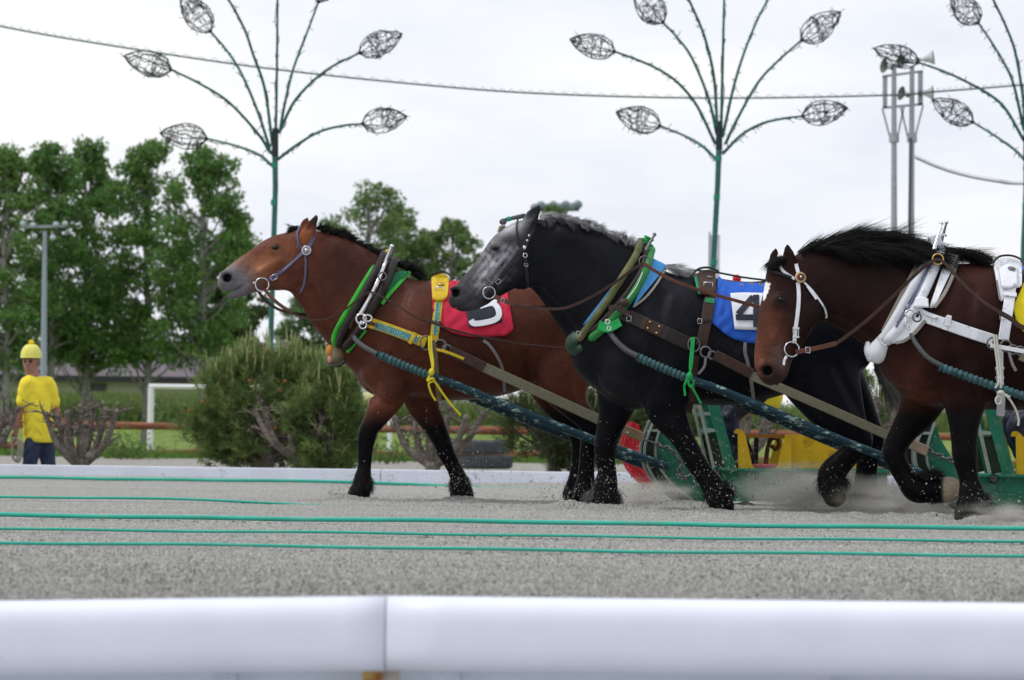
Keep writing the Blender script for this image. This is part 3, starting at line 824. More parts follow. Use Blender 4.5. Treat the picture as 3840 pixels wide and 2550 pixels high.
# ------------------------------------------------------------------ the setting
def gz(y):
    """height of the ground behind the kerb"""
    y = np.asarray(y, float)
    return -.36 + .36 * sstep(39.0, 47.0, y) + 1.25 * sstep(107.0, 119.0, y)
def gravel_mat(name, col, s1=55.0, bump=0.6):
    m = bpy.data.materials.new(name); m.use_nodes = True
    nt = m.node_tree; b = nt.nodes['Principled BSDF']
    b.inputs['Roughness'].default_value = 0.9; b.inputs['Specular IOR Level'].default_value = 0.25
    tc = nt.nodes.new('ShaderNodeTexCoord')
    vo = nt.nodes.new('ShaderNodeTexVoronoi'); vo.inputs['Scale'].default_value = s1
    nt.links.new(tc.outputs['Object'], vo.inputs['Vector'])
    n1 = nt.nodes.new('ShaderNodeTexNoise'); n1.inputs['Scale'].default_value = 1.1; n1.inputs['Detail'].default_value = 6
    mp = nt.nodes.new('ShaderNodeMapping'); mp.inputs['Scale'].default_value = (.07, 2.2, 1.0)
    nt.links.new(tc.outputs['Object'], mp.inputs['Vector']); nt.links.new(mp.outputs[0], n1.inputs['Vector'])
    sep = nt.nodes.new('ShaderNodeSeparateColor'); nt.links.new(vo.outputs['Color'], sep.inputs[0])
    r1 = nt.nodes.new('ShaderNodeMapRange'); r1.inputs['To Min'].default_value = .62; r1.inputs['To Max'].default_value = 1.38
    nt.links.new(sep.outputs[0], r1.inputs['Value'])
    r2 = nt.nodes.new('ShaderNodeMapRange'); r2.inputs['From Min'].default_value = .3; r2.inputs['From Max'].default_value = .7
    r2.inputs['To Min'].default_value = .88; r2.inputs['To Max'].default_value = 1.12
    nt.links.new(n1.outputs['Fac'], r2.inputs['Value'])
    mm = nt.nodes.new('ShaderNodeMath'); mm.operation = 'MULTIPLY'
    nt.links.new(r1.outputs[0], mm.inputs[0]); nt.links.new(r2.outputs[0], mm.inputs[1])
    sc = nt.nodes.new('ShaderNodeVectorMath'); sc.operation = 'SCALE'; sc.inputs[0].default_value = col
    nt.links.new(mm.outputs[0], sc.inputs['Scale']); nt.links.new(sc.outputs[0], b.inputs['Base Color'])
    bp = nt.nodes.new('ShaderNodeBump'); bp.inputs['Strength'].default_value = bump; bp.inputs['Distance'].default_value = .012; bp.invert = True
    nt.links.new(vo.outputs['Distance'], bp.inputs['Height']); nt.links.new(bp.outputs[0], b.inputs['Normal'])
    return m
M_GRAVEL = gravel_mat('track_gravel', (0.368, 0.364, 0.345), 105.0, 1.0)
M_PATH = gravel_mat('path_gravel', (0.275, 0.262, 0.240), 30.0, .4)

# race track: a wide sheet, and on it the raked grit as real relief
_rows = 560
vv = np.linspace(160, 639, _rows)                       # picture rows below the horizon
ys = (0.5 * FPX) / vv
nx = 1250
tt = np.linspace(-1.12, 1.12, nx)
Xg = tt[None, :] * (ys[:, None] * 0.182); Yg = np.repeat(ys[:, None], nx, 1)
hgt = RNG.normal(0, 1, (_rows, nx))
hgt2 = hgt.copy(); hgt2[:, 1:] += .55 * hgt[:, :-1]; hgt2[:, :-1] += .55 * hgt[:, 1:]; hgt2[1:] += .2 * hgt2[:-1]
hgt2 /= hgt2.std()
streak = np.convolve(RNG.normal(0, 1, _rows), np.ones(5) / 5, 'same'); streak /= streak.std()
low = np.sin(Xg * 1.7 + np.sin(Yg * 2.1) * 1.3) * np.sin(Yg * 3.3 + np.cos(Xg * .9)) 
near = np.clip(14.0 / ys, .45, 1.25)[:, None]
Zg = .0043 * hgt2 * near + .0072 * streak[:, None] * near * (.6 + .4 * np.sin(Xg * 2.3 + Yg)) + .004 * low - .006
_rs = np.random.default_rng(5)
for _ in range(95):
    _cx, _cy = _rs.uniform(-1.6, 5.2), _rs.uniform(19.6, 26.5)
    if _cx < -1.0 and _cy < 23: continue
    _a = _rs.uniform(.015, .035); _r = _rs.uniform(.07, .12)
    _m = (np.abs(ys - _cy) < .6)
    _xx, _yy = Xg[_m], Yg[_m]
    Zg[_m] += _a * np.exp(-((_xx - _cx - _r * 1.3) / (_r * 1.2)) ** 2 - ((_yy - _cy) / (_r * 1.8)) ** 2) - _a * np.exp(-((_xx - _cx) / _r) ** 2 - ((_yy - _cy) / (_r * 1.5)) ** 2)
# scrapes and little heaps where hooves and runners have been
for (z_, x_, y_, d_, a_, sx_, sy_) in (('B', 240, 1095, 24, .035, .13, .25), ('B', 370, 1110, 24, .03, .3, .3), ('B', 1120, 1110, 24.3, .025, .35, .3), ('D', 250, 1080, 22.4, .035, .22, .25), ('D', 480, 1110, 22.4, .03, .4, .3),
                                     ('D', 1280, 1130, 22.1, .02, .35, .3), ('F', 1900, 1290, 20.1, .035, .35, .3), ('F', 1080, 1235, 22.5, .03, .4, .3), ('O', 700, 1340, 23.7, .05, .5, .25)):
    c_ = Z(z_, x_, y_, d_)
    Zg += a_ * np.exp(-((Xg - c_.x) / sx_) ** 2 - ((Yg - d_) / sy_) ** 2)
_chx = sstep(-1.3, -.6, Xg) * np.exp(-((Yg - 22.4) / 2.6) ** 4)
Zg += _chx * (.010 * np.sin(Xg * 7.3 + 2 * np.sin(Yg * 5.1)) * np.sin(Yg * 9.7 + 1.5 * np.sin(Xg * 4.3)) + .008 * np.sin(Xg * 15.1 + Yg * 3) * np.sin(Yg * 17 + Xg * 2.2))
Zg += .05 * np.exp(-((Yg - 33.25) / .25) ** 2) * (.6 + .4 * np.sin(Xg * .8 + 1.2 * np.sin(Xg * .37)))
Vg = np.stack([Xg, Yg, Zg], -1).reshape(-1, 3)
ii = (np.arange(_rows - 1)[:, None] * nx + np.arange(nx - 1)[None]).ravel()
Fg = np.stack([ii, ii + nx, ii + nx + 1, ii + 1], 1)
track = MB().box((0, 21.12, -.32), 160, 24.64, .6).build('race_track', M_GRAVEL, None, (0, 20.3, 0))
tag(track, kind='structure')
_gr = link('raked_grit', np_mesh('raked_grit', Vg, Fg, M_GRAVEL, False), track)
_gr['kind'] = 'stuff'
tag(MB().box((0, 1.3, -1.1), 160, 14.8, .2).build('spectator_ground', mat('concrete_stand', (.36, .36, .36), .9, bump=.3), None, (0, 1, -1)), kind='structure')  # unseen ground, its pale tone set to bounce light up under the rail

_y = np.concatenate([np.linspace(33.55, 67, 60)])
_x = np.linspace(-70, 70, 60)
XX, YY = np.meshgrid(_x, _y)
def sheet(name, XX, YY, m, dz=0.0, rough=.0):
    Zs = gz(YY) + dz + RNG.normal(0, 1, XX.shape) * rough
    n_ = XX.shape[1]
    ii = (np.arange(XX.shape[0] - 1)[:, None] * n_ + np.arange(n_ - 1)[None]).ravel()
    F = np.stack([ii, ii + 1, ii + n_ + 1, ii + n_], 1)
    o = link(name, np_mesh(name, np.stack([XX, YY, Zs], -1).reshape(-1, 3), F, m), None, (0, float(YY.min()), 0))
    return tag(o, kind='structure')
sheet('gravel_path', XX, YY, M_PATH, 0, .006)
M_LAWN = mat('lawn_grass', (0.135, 0.205, 0.036), .9, var=.35, scale=3.0, bump=.5, bscale=30, dirt=(0.20, 0.22, 0.07), dirt_amt=.3, dirt_scale=.8, stretch=(1, .3, 1))
_y2 = np.linspace(66.0, 125, 60); _x2 = np.linspace(-70, 70, 80)
XX, YY = np.meshgrid(_x2, _y2)
sheet('lawn', XX, YY, M_LAWN, .012, .01)
XX, YY = np.meshgrid(np.linspace(-1500, 1500, 20), np.array([125.0, 300, 800, 1800]))
sheet('far_ground', XX, YY, M_LAWN, .0)

def leaf_mat(name, trans=.35, rough=.6):
    m = bpy.data.materials.new(name); m.use_nodes = True
    nt = m.node_tree; nt.nodes.clear()
    at = nt.nodes.new('ShaderNodeAttribute'); at.attribute_name = 'coat'
    pr = nt.nodes.new('ShaderNodeBsdfPrincipled'); pr.inputs['Roughness'].default_value = rough; pr.inputs['Specular IOR Level'].default_value = .35
    tr = nt.nodes.new('ShaderNodeBsdfTranslucent'); mx = nt.nodes.new('ShaderNodeMixShader'); mx.inputs[0].default_value = trans
    o = nt.nodes.new('ShaderNodeOutputMaterial')
    nt.links.new(at.outputs['Color'], pr.inputs['Base Color']); nt.links.new(at.outputs['Color'], tr.inputs['Color'])
    nt.links.new(pr.outputs[0], mx.inputs[1]); nt.links.new(tr.outputs[0], mx.inputs[2]); nt.links.new(mx.outputs[0], o.inputs['Surface'])
    return m
M_LEAF = leaf_mat('leaf', .5)
M_GRASSB = leaf_mat('grass_blade', .3, .7)
def leaves(name, C, size, cols, parent=None, base=None, aspect=.6, up=0.0):
    """a small bent leaf at every centre C (N,3)"""
    N = len(C)
    size = np.broadcast_to(size, (N,)) * RNG.uniform(.6, 1.3, N)
    a = RNG.normal(0, 1, (N, 3)); a[:, 2] += up; a /= np.linalg.norm(a, axis=1, keepdims=True)
    b = np.cross(a, RNG.normal(0, 1, (N, 3))); b /= np.linalg.norm(b, axis=1, keepdims=True)
    c = np.cross(a, b)
    s = size[:, None]
    V = np.stack([C - a * s * .5, C + b * s * aspect * .5 + c * s * .1, C + a * s * .5, C - b * s * aspect * .5 + c * s * .1], 1)
    F = np.arange(N * 4).reshape(N, 4)
    return link(name, np_mesh(name, V.reshape(-1, 3), F, M_LEAF, False, np.repeat(cols, 4, axis=0)), parent, base)
def leaf_cols(N, base, var=.3, yellow=.15):
    c = np.tile(np.array(base), (N, 1)) * RNG.uniform(1 - var, 1 + var, (N, 1))
    c[:, 0] *= RNG.uniform(1 - yellow, 1 + 2 * yellow, N)
    return np.clip(c, 0, 1)
M_BARKP = mat('pale_bark', (0.24, 0.235, 0.22), .85, var=.3, scale=6, bump=.4, dirt=(.08, .075, .07), dirt_amt=.35, dirt_scale=5)
M_BARKD = mat('grey_bark', (0.125, 0.108, 0.092), .9, var=.45, scale=14, bump=.8, bscale=30, dirt=(.26, .24, .21), dirt_amt=.25, dirt_scale=9)
def tree(name, label, u, vtop, vbot, wpx, d, n=26, leafs=7000, size=.22, col=(.055, .115, .03), seed=1, trunk=True, fill=1.0, group='tall trees beyond the lawn'):
    rs = np.random.default_rng(seed)
    top = P(u, vtop, d); bot = P(u, vbot, d)
    base = Vector((top.x, d, float(gz(d))))
    hw = px(wpx / 2, d)
    root = thing(name, base, label, 'tree', group)
    zt, zb = top.z, bot.z
    cl = []
    for i in range(n):
        t = (i + rs.uniform(.1, .9)) / n
        prof = math.sin(math.pi * min(1, .10 + t * .86)) ** .62 * (1.06 - .40 * t)
        a = rs.uniform(0, 2 * math.pi)
        r = hw * prof * math.sqrt(rs.uniform(.05, 1))
        cl.append((base.x + r * math.cos(a), d + r * math.sin(a) * .5, zb + (zt - zb) * t, hw * rs.uniform(.11, .28) * (1.05 - .3 * t)))
    cl.append((base.x, d, zt - hw * .25, hw * .26))
    cl = np.array(cl)
    w = cl[:, 3] ** 2; cnt = np.maximum(20, (leafs * w / w.sum()).astype(int))
    pts = []
    for c, k in zip(cl, cnt):
        q = rs.normal(0, 1, (k, 3)); q /= np.linalg.norm(q, axis=1, keepdims=True)
        q *= (rs.uniform(.15, 1, (k, 1)) ** .5) * c[3] * np.array([[1.15, 1.1, .72]])
        pts.append(c[:3] + q + rs.normal(0, .12 * c[3], (k, 3)))
    pts = np.concatenate(pts)
    leaves('crown', pts, size, leaf_cols(len(pts), col, .38, .2), root, up=.9)
    if trunk:
        m = MB()
        tp = [base + Vector((0, 0, -.1)), base + Vector((hw * .05, 0, (zt - base.z) * .35)), base + Vector((-hw * .04, 0, (zt - base.z) * .7)), Vector((base.x, d, zt - hw * .2))]
        m.tube(vspline(tp, 5), np.linspace(max(.09, hw * .07), .02, 16), 8)
        m.build('trunk', M_BARKP, root)
        for c in cl[::2]:
            tz = base.z + (zt - base.z) * max(.12, min(.8, (c[2] - base.z) / (zt - base.z) - .12))
            a = Vector((base.x, d, tz)); b = Vector(c[:3])
            MB().tube([a, a.lerp(b, .5) + Vector((0, 0, -.1 * (b - a).length)), b], [max(.03, hw * .025), .03, .012], 5).build('limb', M_BARKP, root)
    return root
_tl = [('leftmost leafy tree, cut by the photograph edge', 30, 560, 1370, 500, 98, (.128, .258, .072)),
       ('tall leafy tree right behind the helmeted man and lamp mast', 195, 545, 1350, 500, 100, (.110, .238, .062)),
       ('tall dense leafy tree with pale trunk left of the dark window', 330, 540, 1370, 480, 103, (.106, .230, .060)),
       ('slender tall leafy tree above the goal', 560, 530, 1360, 480, 101, (.126, .255, .070)),
       ('tall leafy tree just left of the teal ornament pole', 770, 560, 1360, 500, 99, (.116, .243, .065)),
       ('lower leafy tree under the tall trees left of the teal pole', 880, 840, 1300, 320, 104, (.122, .180, .075))]
for q, (lb, u_, vt, vb, w_, d_, c_) in enumerate(_tl):
    tree('leafy_tree', lb, u_, vt, vb, w_, d_, 105, 13000, .165, c_, 20 + q)
for q, (lb, u_, vt, vb, w_, d_, c_) in enumerate([
        ('pale green spreading tree above the bay horse mane', 1390, 690, 1160, 470, 118, (.075, .125, .045)),
        ('small pale tree between the bay and grey horse heads', 1700, 825, 1160, 330, 120, (.075, .125, .045)),
        ('thin pale tree right of the bay horse collar', 1560, 900, 1220, 330, 119, (.07, .12, .042)),
        ('pale tree filling the gap above the bay horse withers', 1520, 800, 1180, 330, 121, (.075, .125, .042)),
        ('low pale tree right above the bay horse ears', 1255, 850, 1200, 260, 123, (.075, .125, .042)),
        ('far tree under the floodlight bank behind the grey horse', 2085, 775, 1100, 230, 124, (.07, .118, .045)),
        ('low tree below the bay horse chin and teal pole', 1180, 1080, 1420, 330, 122, (.062, .112, .045))]):
    tree('far_tree', lb, u_, vt, vb, w_, d_, 64, 7000, .16, tuple(2.1 * k for k in c_), 50 + q, group='far trees on the skyline')

# bungalow behind the trees
M_WALLC = mat('house_wall', (.46, .46, .38), .8, var=.1)
M_ROOF = mat('house_roof', (.145, .125, .145), .8, var=.15, scale=4)
M_DARK = mat('dark_trim', (.03, .03, .035), .6)
M_WIN = mat('window_glass', (.035, .05, .055), .12, var=.1)
M_WFRAME = mat('window_frame', (.10, .10, .10), .5)
hd = 130.0
hb = Vector((P(500, 1500, hd).x, hd, float(gz(hd))))
house = thing('bungalow', hb, 'long low house with mauve roof behind the tall trees', 'house')
xl, xr = P(-260, 1414, hd).x, P(1330, 1414, hd).x
ze = P(600, 1416, hd).z; zr = P(900, 1283, hd + 4).z
MB().box(((xl + xr) / 2, hd + 4, (hb.z + ze) / 2), xr - xl, 8, ze - hb.z).build('wall', M_WALLC, house)
ov = .7
rf = MB()
poly = [(hd - ov, ze + .02), (hd + 4, zr), (hd + 8 + ov, ze + .02), (hd + 8 + ov, ze - .16), (hd - ov, ze - .16)]
n_ = len(poly)
vs = [Vector((x, y, z)) for x in (xl - .6, xr + .6) for (y, z) in poly]
rf.add(vs, [tuple(range(n_)), tuple(range(2 * n_ - 1, n_ - 1, -1))] + [(i, (i + 1) % n_, (i + 1) % n_ + n_, i + n_) for i in range(n_)])
roof = rf.build('roof', M_ROOF, house)
MB().box(((xl + xr) / 2, hd - ov - .03, ze - .10), xr - xl + 1.2, .06, .26).build('fascia', M_DARK, house)
for (a, b) in ((-120, 22), (300, 393), (1050, 1150)):
    pa, pb = P(a, 1442, hd - .05), P(b, 1492, hd - .05)
    f = MB()
    cx, cz = (pa.x + pb.x) / 2, (pa.z + pb.z) / 2
    w_, h_ = abs(pb.x - pa.x), abs(pa.z - pb.z)
    for (ox, oz, sx, sz) in ((0, h_ / 2, w_ + .12, .08), (0, -h_ / 2, w_ + .12, .08), (-w_ / 2, 0, .08, h_), (w_ / 2, 0, .08, h_), (0, 0, .06, h_)):
        f.box((cx + ox, hd - .04, cz + oz), sx, .08, sz)
    wf = f.build('window', M_WFRAME, house)
    MB().box((cx, hd - .012, cz), w_, .02, h_).build('pane', M_WIN, wf)

# weeds with white flowers on the bank in front of the house, rough grass by the fence
def blades(name, xr_, yr_, n, h, col, kind='stuff', label=None, cat=None, wid=.012, var=.35):
    X = RNG.uniform(*xr_, n); Y = RNG.uniform(*yr_, n)
    R0 = np.stack([X, Y, gz(Y)], 1)
    L = h * RNG.uniform(.5, 1.2, n)
    ln = np.stack([RNG.normal(0, .35, n), RNG.normal(0, .35, n), np.ones(n)], 1)
    wd = RNG.normal(0, 1, (n, 3)); wd[:, 2] = 0; wd /= np.linalg.norm(wd, axis=1, keepdims=True)
    T = R0 + ln * L[:, None]
    V = np.stack([R0 - wd * wid, R0 + wd * wid, T + wd * wid * .2, T - wd * wid * .2], 1)
    o = link(name, np_mesh(name, V.reshape(-1, 3), np.arange(4 * n).reshape(n, 4), M_GRASSB, False, np.repeat(leaf_cols(n, col, var), 4, axis=0)), None, (0, float(np.mean(Y)), 0))
    return tag(o, label, cat, None, kind)
blades('weeds', (-20, -4), (115.5, 121), 22000, .85, (.15, .235, .07), label='tall weeds on the bank below the house', cat='weeds', wid=.035)
blades('weeds', (-6, 22), (115.5, 121), 14000, .8, (.14, .22, .065), label='rough weeds on the bank behind the horses', cat='weeds', wid=.04)
NF = 420
fx, fy = RNG.uniform(-20, -2, NF), RNG.uniform(115.5, 119, NF)
fl = leaves('white_flowers', np.stack([fx, fy, gz(fy) + RNG.uniform(.35, .8, NF)], 1), .16, np.tile((.62, .66, .56), (NF, 1)), None, (-10, 115, 0), .9)
tag(fl, 'scattered white flower heads among the weeds', 'flowers', None, 'stuff')
blades('edge_grass', (-14, 14), (65.0, 68.0), 26000, .16, (.10, .21, .03), label='long grass along the lawn edge under the fence', cat='grass', wid=.012)

# timber fence, each rail its own piece
M_FENCE = mat('fence_timber', (.215, .075, .040), .75, var=.4, scale=5, stretch=(.3, 4, 4), bump=.3, dirt=(.33, .17, .10), dirt_amt=.25, dirt_scale=4)
fd = 66.5
fence = thing('timber_fence', (0, fd, 0), 'low reddish brown timber rail fence along the lawn', 'fence')
_fx = np.arange(-13.2, 13.3, 3.3)
for q, x in enumerate(_fx):
    MB().box((x, fd + .08, .40 + .02 * math.sin(q * 2.3)), .14, .12, .86 + .06 * math.sin(q * 1.7), bev=.015).build('post', M_FENCE, fence)
for q in range(len(_fx) - 1):
    for r_, (zz, hh, sag) in enumerate(((.70, .085, .03), (.17, .075, .06))):
        a, b = _fx[q] - .12, _fx[q + 1] + .12
        s_ = math.sin(q * 3.1 + r_ * 1.9)
        pts = [Vector((a + (b - a) * t, fd - .02 - .05 * r_ - .03 * (q % 2), zz + sag * s_ * math.sin(math.pi * t) + .015 * s_ * (t - .5))) for t in np.linspace(0, 1, 9)]
        MB().tube(pts, [hh * (1 + .12 * math.sin(5 * t + q)) for t in np.linspace(0, 1, 9)], 8).build('rail', M_FENCE, fence)

# goal
M_WHITE = mat('white_paint', (.74, .75, .78), .45, var=.06)
gd = 90.0
g0 = P(563, 1686, gd); g1 = P(563, 1449, gd)
goal = thing('football_goal', (g0.x, gd, 0), 'white football goal frame standing on the lawn', 'goal')
gw = 7.2
MB().tube([(g0.x, gd, 0), (g0.x, gd, g1.z)], .095, 10).build('goal_post', M_WHITE, goal)
MB().tube([(g0.x + gw, gd, 0), (g0.x + gw, gd, g1.z)], .075, 10).build('goal_post', M_WHITE, goal)
MB().tube([(g0.x - .07, gd, g1.z), (g0.x + gw + .07, gd, g1.z)], .08, 10).build('crossbar', M_WHITE, goal)
net = MB()
for q in range(25):
    x = g0.x + gw * q / 24
    net.tube([(x, gd, g1.z), (x, gd + .9, g1.z - .05), (x, gd + 1.9, .02)], .003, 3, caps=False)
for q in range(9):
    t = q / 8; y = gd + .9 + t * 1.0; z = (g1.z - .05) * (1 - t) + .02 * t
    net.tube([(g0.x, y, z), (g0.x + gw, y, z)], .003, 3, caps=False)
net.build('net', mat('net_cord', (.35, .40, .36), .8), goal)

# ------------------------------------------------------------------ kerb and front rail
M_KERB = mat('kerb_board', (.68, .72, .83), .6, var=.07, scale=3, bump=.1, dirt=(.42, .42, .42), dirt_amt=.12, dirt_scale=7)
kd = 33.5
kerb = thing('white_kerb', (0, kd, 0), 'low white board kerb along the far edge of the track', 'kerb')
_kj = [P(u_, 1770, kd).x for u_ in (-1900, -450, 1428, 3350, 5200)]
for a, b in zip(_kj[:-1], _kj[1:]):
    MB().box(((a + b) / 2, kd + .06, -.08), b - a - .012, .12, .46, bev=.008).build('kerb_board', M_KERB, kerb)

M_RAIL = mat('rail_plastic', (.70, .73, .845), .5, var=.05, scale=2.5, dirt=(.52, .50, .48), dirt_amt=-.22, dirt_scale=6, spec=.5)
rd = 8.6
rail = thing('guard_rail', (P(1450, 2375, rd).x, rd, -1.0), 'thick white pipe guard rail across the foreground', 'guard rail')
rr_ = px(138.5, rd)
pj = P(1450, 2375, rd); pl = P(-900, 2405, rd); pr_ = P(4700, 2411, rd)
def oval(pts, k):
    """pipe with a flattened front: rounded-square section"""
    vs, fs, n = [], [], 56
    for p in pts:
        for i in range(n):
            a = 2 * math.pi * i / n; c, s = math.cos(a), math.sin(a)
            e = 2 / 3.6
            vs.append(p + Vector((0, math.copysign(abs(c) ** e, c), math.copysign(abs(s) ** e, s))) * (rr_ * k))
    for i in range(len(pts) - 1):
        for j in range(n): fs.append((i * n + j, i * n + (j + 1) % n, (i + 1) * n + (j + 1) % n, (i + 1) * n + j))
    fs += [tuple(range(n)), tuple(range(len(vs) - 1, len(vs) - n - 1, -1))]
    return MB().add(vs, fs, True)
def pipe(a, b):
    ts = np.linspace(0, 1, 16)
    pts = [a.lerp(b, t) for t in ts]
    return oval(pts, 1.0).build('rail_pipe', M_RAIL, rail)
gap = Vector((.0022, 0, 0))
pipe(pl, pj - gap); pipe(pj + gap, pr_)
oval([pj - Vector((.03, 0, 0)), pj + Vector((.03, 0, 0))], .965).build('rail_sleeve', mat('rail_sleeve', (.25, .24, .30), .6), rail)
M_RUST = mat('rusty_post', (.52, .36, .12), .7, var=.3, scale=14, dirt=(.22, .075, .02), dirt_amt=.55, dirt_scale=10)
for u_ in (1400, 4480, -1700):
    pp = P(u_, 2500, rd + .02)
    MB().box((pp.x, rd + .01, (pp.z + .05 - 1.0) / 2), px(78, rd), .05, pp.z + .05 + 1.0, bev=.006).build('rail_post', M_RUST, rail)
    MB().box((pp.x + px(72, rd), rd + .03, (pp.z + .05 - 1.0) / 2), px(56, rd), .03, pp.z + .04 + 1.0, bev=.004).build('post_plate', mat('post_plate', (.45, .43, .38), .6), rail)
M_PANEL = mat('board_panel', (.66, .72, .82), .55, var=.08, scale=2.5)
board = thing('retaining_board', (0, rd + .16, -1.0), 'pale blue white retaining boards below the guard rail', 'board')
_bj = [-4.2, -2.4, P(825, 2530, rd + .1).x, P(1640, 2530, rd + .1).x + .02, P(3060, 2530, rd + .1).x, 2.2, 3.6]
for a, b in zip(_bj[:-1], _bj[1:]):
    MB().box(((a + b) / 2, rd + .16, -.52), b - a - .006, .03, .94, bev=.003).build('panel', M_PANEL, board)
    MB().box((b, rd + .134, -.52), px(118, rd), .018, .9, bev=.003).build('cover_strip', mat('cover_strip', (.68, .73, .83), .5), board)

# lane hoses lying on the grit
M_HOSE = mat('green_hose', (.040, .40, .30), .4, var=.15, scale=3, dirt=(.10, .40, .30), dirt_amt=.2, dirt_scale=2)
HOSES = [(32.2, .019, 'farthest green lane hose, close to the white kerb', 'X', 2050), (22.6, .0105, 'green lane hose that sinks into the grit left of the bay horse', 'X', 1500),
         (17.5, .0140, 'thickest green lane hose just in front of the horses', None, None), (15.2, .0078, 'thin green lane hose, middle one of the three nearest', None, None),
         (13.2, .0078, 'nearest green lane hose in the foreground grit', None, None)]
for q, (dh, rh, lb, z_, ue) in enumerate(HOSES):
    xs = np.linspace(-.25 * dh, .25 * dh, 90)
    xe = P(ue, 1900, dh).x if ue else None
    pts = []
    for x in xs:
        zz = rh * .8 + .011 + .002 * math.sin(x * 1.9 + q) + .002 * math.sin(x * 4.7 + 2 * q)
        if xe is not None: zz -= .05 * float(sstep(xe - .9 * dh / 12, xe, x))
        pts.append(Vector((x, dh + .03 * math.sin(x * .7 + q * 2), zz)))
    tag(MB().tube(pts, rh, 10).build('lane_hose', M_HOSE, None, (0, dh, 0)), lb, 'hose', 'green hoses marking the lanes')
# ------------------------------------------------------------------ ornament posts, cables, masts
M_TEAL = mat('teal_post', (.008, .105, .085), .4, var=.2, scale=3, spec=.5, dirt=(.03, .22, .15), dirt_amt=.12, dirt_scale=4)
M_WIRE = mat('wire_black', (.020, .032, .034), .6)
M_TAPE = mat('green_tape', (.012, .22, .14), .5)
def ornament(zk, hub, arms, polepts, label, d, mirror=None):
    hp = Z(zk, *hub, d)
    base = Vector((Z(zk, *polepts[-1], d).x, d, float(gz(d))))
    root = thing('ornament_lamp_post', base, label, 'lamp post', 'teal flower shaped ornament posts')
    pp = [Z(zk, *q, d) for q in polepts] + [base]
    MB().tube([pp[0] + Vector((0, 0, .42))] + pp, [px(9, d), px(11, d)] + [px(10.5, d)] * (len(pp) - 1), 12).build('pole', M_TEAL, root)
    MB().tube([pp[0] + Vector((0, 0, .46)), pp[0] + Vector((0, 0, -.02))], [px(11, d), px(13, d)], 12).build('hub_wrap', M_WIRE, root)
    for t in (.04, .16, .36, .62):
        a = pp[0].lerp(pp[-1], t); 
        MB().tube([a, a + (pp[0] - pp[-1]).normalized() * .09], px(12.3, d), 12).build('tape_band', M_TAPE, root)
    for q, (pts, tip, hw) in enumerate(arms):
        yo = [.9, -.6, .5, -.9, .2, .8, -.5, .3, -.8][q % 9]
        L = len(pts)
        V3 = []
        for i, (x, y) in enumerate(pts):
            V3.append(Z(zk, x, y, d + yo * (i / (L - 1)) ** 1.3 * .9))
        c = vspline(V3, 6)
        arm = MB().tube(c, np.linspace(px(6.2, d), px(4.0, d), len(c)), 7).build('arm', M_TEAL, root)
        # string of small lights wound on the arm
        w = MB(); rs = random.Random(q + hash(label) % 97)
        wp = []
        for i, p_ in enumerate(c):
            o = Vector((rs.uniform(-1, 1), rs.uniform(-1, 1), rs.uniform(-1.2, .5))) * px(9, d)
            wp.append(p_ + o)
        w.tube(wp, px(1.5, d), 4, caps=False)
        for i, p_ in enumerate(wp):
            if rs.random() < .9:
                e = Vector((rs.uniform(-1, 1), rs.uniform(-1, 1), rs.uniform(-1, 1))) * px(17, d)
                w.tube([p_, p_ + e], px(1.3, d), 3, caps=False)
        w.build('light_string', M_WIRE, arm)
        if tip is None: continue
        a = c[-1]; ax = c[-1] - c[-2]
        b = Z(zk, *tip, d + yo * .9 + .05)
        axis = (b - a); Lb = axis.length; axis.normalize()
        s1 = axis.cross(Vector((0, 1, 0))).normalized(); s2 = axis.cross(s1)
        R = px(hw * ZOOM[zk][2], d)
        prof = lambda t: R * (math.sin(math.pi * min(1, max(0, t)) ** .8)) ** .75
        cage = MB()
        def cp(t, an, k=1.0):
            return a + axis * (Lb * t) + (s1 * math.cos(an) + s2 * math.sin(an)) * (prof(t) * k + .004)
        for k in range(8):
            a0 = 2 * math.pi * k / 8 + rs.uniform(-.2, .2)
            cage.tube([cp(t, a0 + .5 * rs.uniform(-1, 1) * t) for t in np.linspace(0, 1, 9)], px(2.0, d), 4, caps=False)
        for k in range(13):
            t0 = rs.uniform(.1, .8); a0 = rs.uniform(0, 6.3)
            pt = [cp(min(.98, t0 + i * rs.uniform(-.03, .05)), a0 + i * rs.uniform(.3, .8), rs.uniform(.9, 1.12)) for i in range(7)]
            cage.tube(pt, px(1.5, d), 3, caps=False)
        for k in range(34):
            t0 = rs.uniform(.02, 1); a0 = rs.uniform(0, 6.3)
            p0 = cp(t0, a0)
            cage.tube([p0, p0 + Vector((rs.uniform(-1, 1), rs.uniform(-1, 1), rs.uniform(-1, 1))) * px(19, d)], px(1.3, d), 3, caps=False)
        bud = cage.build('bulb_cage', M_WIRE, root)
        MB().sphere(a + axis * .02, px(8, d), 8).build('bud_joint', M_WIRE, bud)
    return root, hp
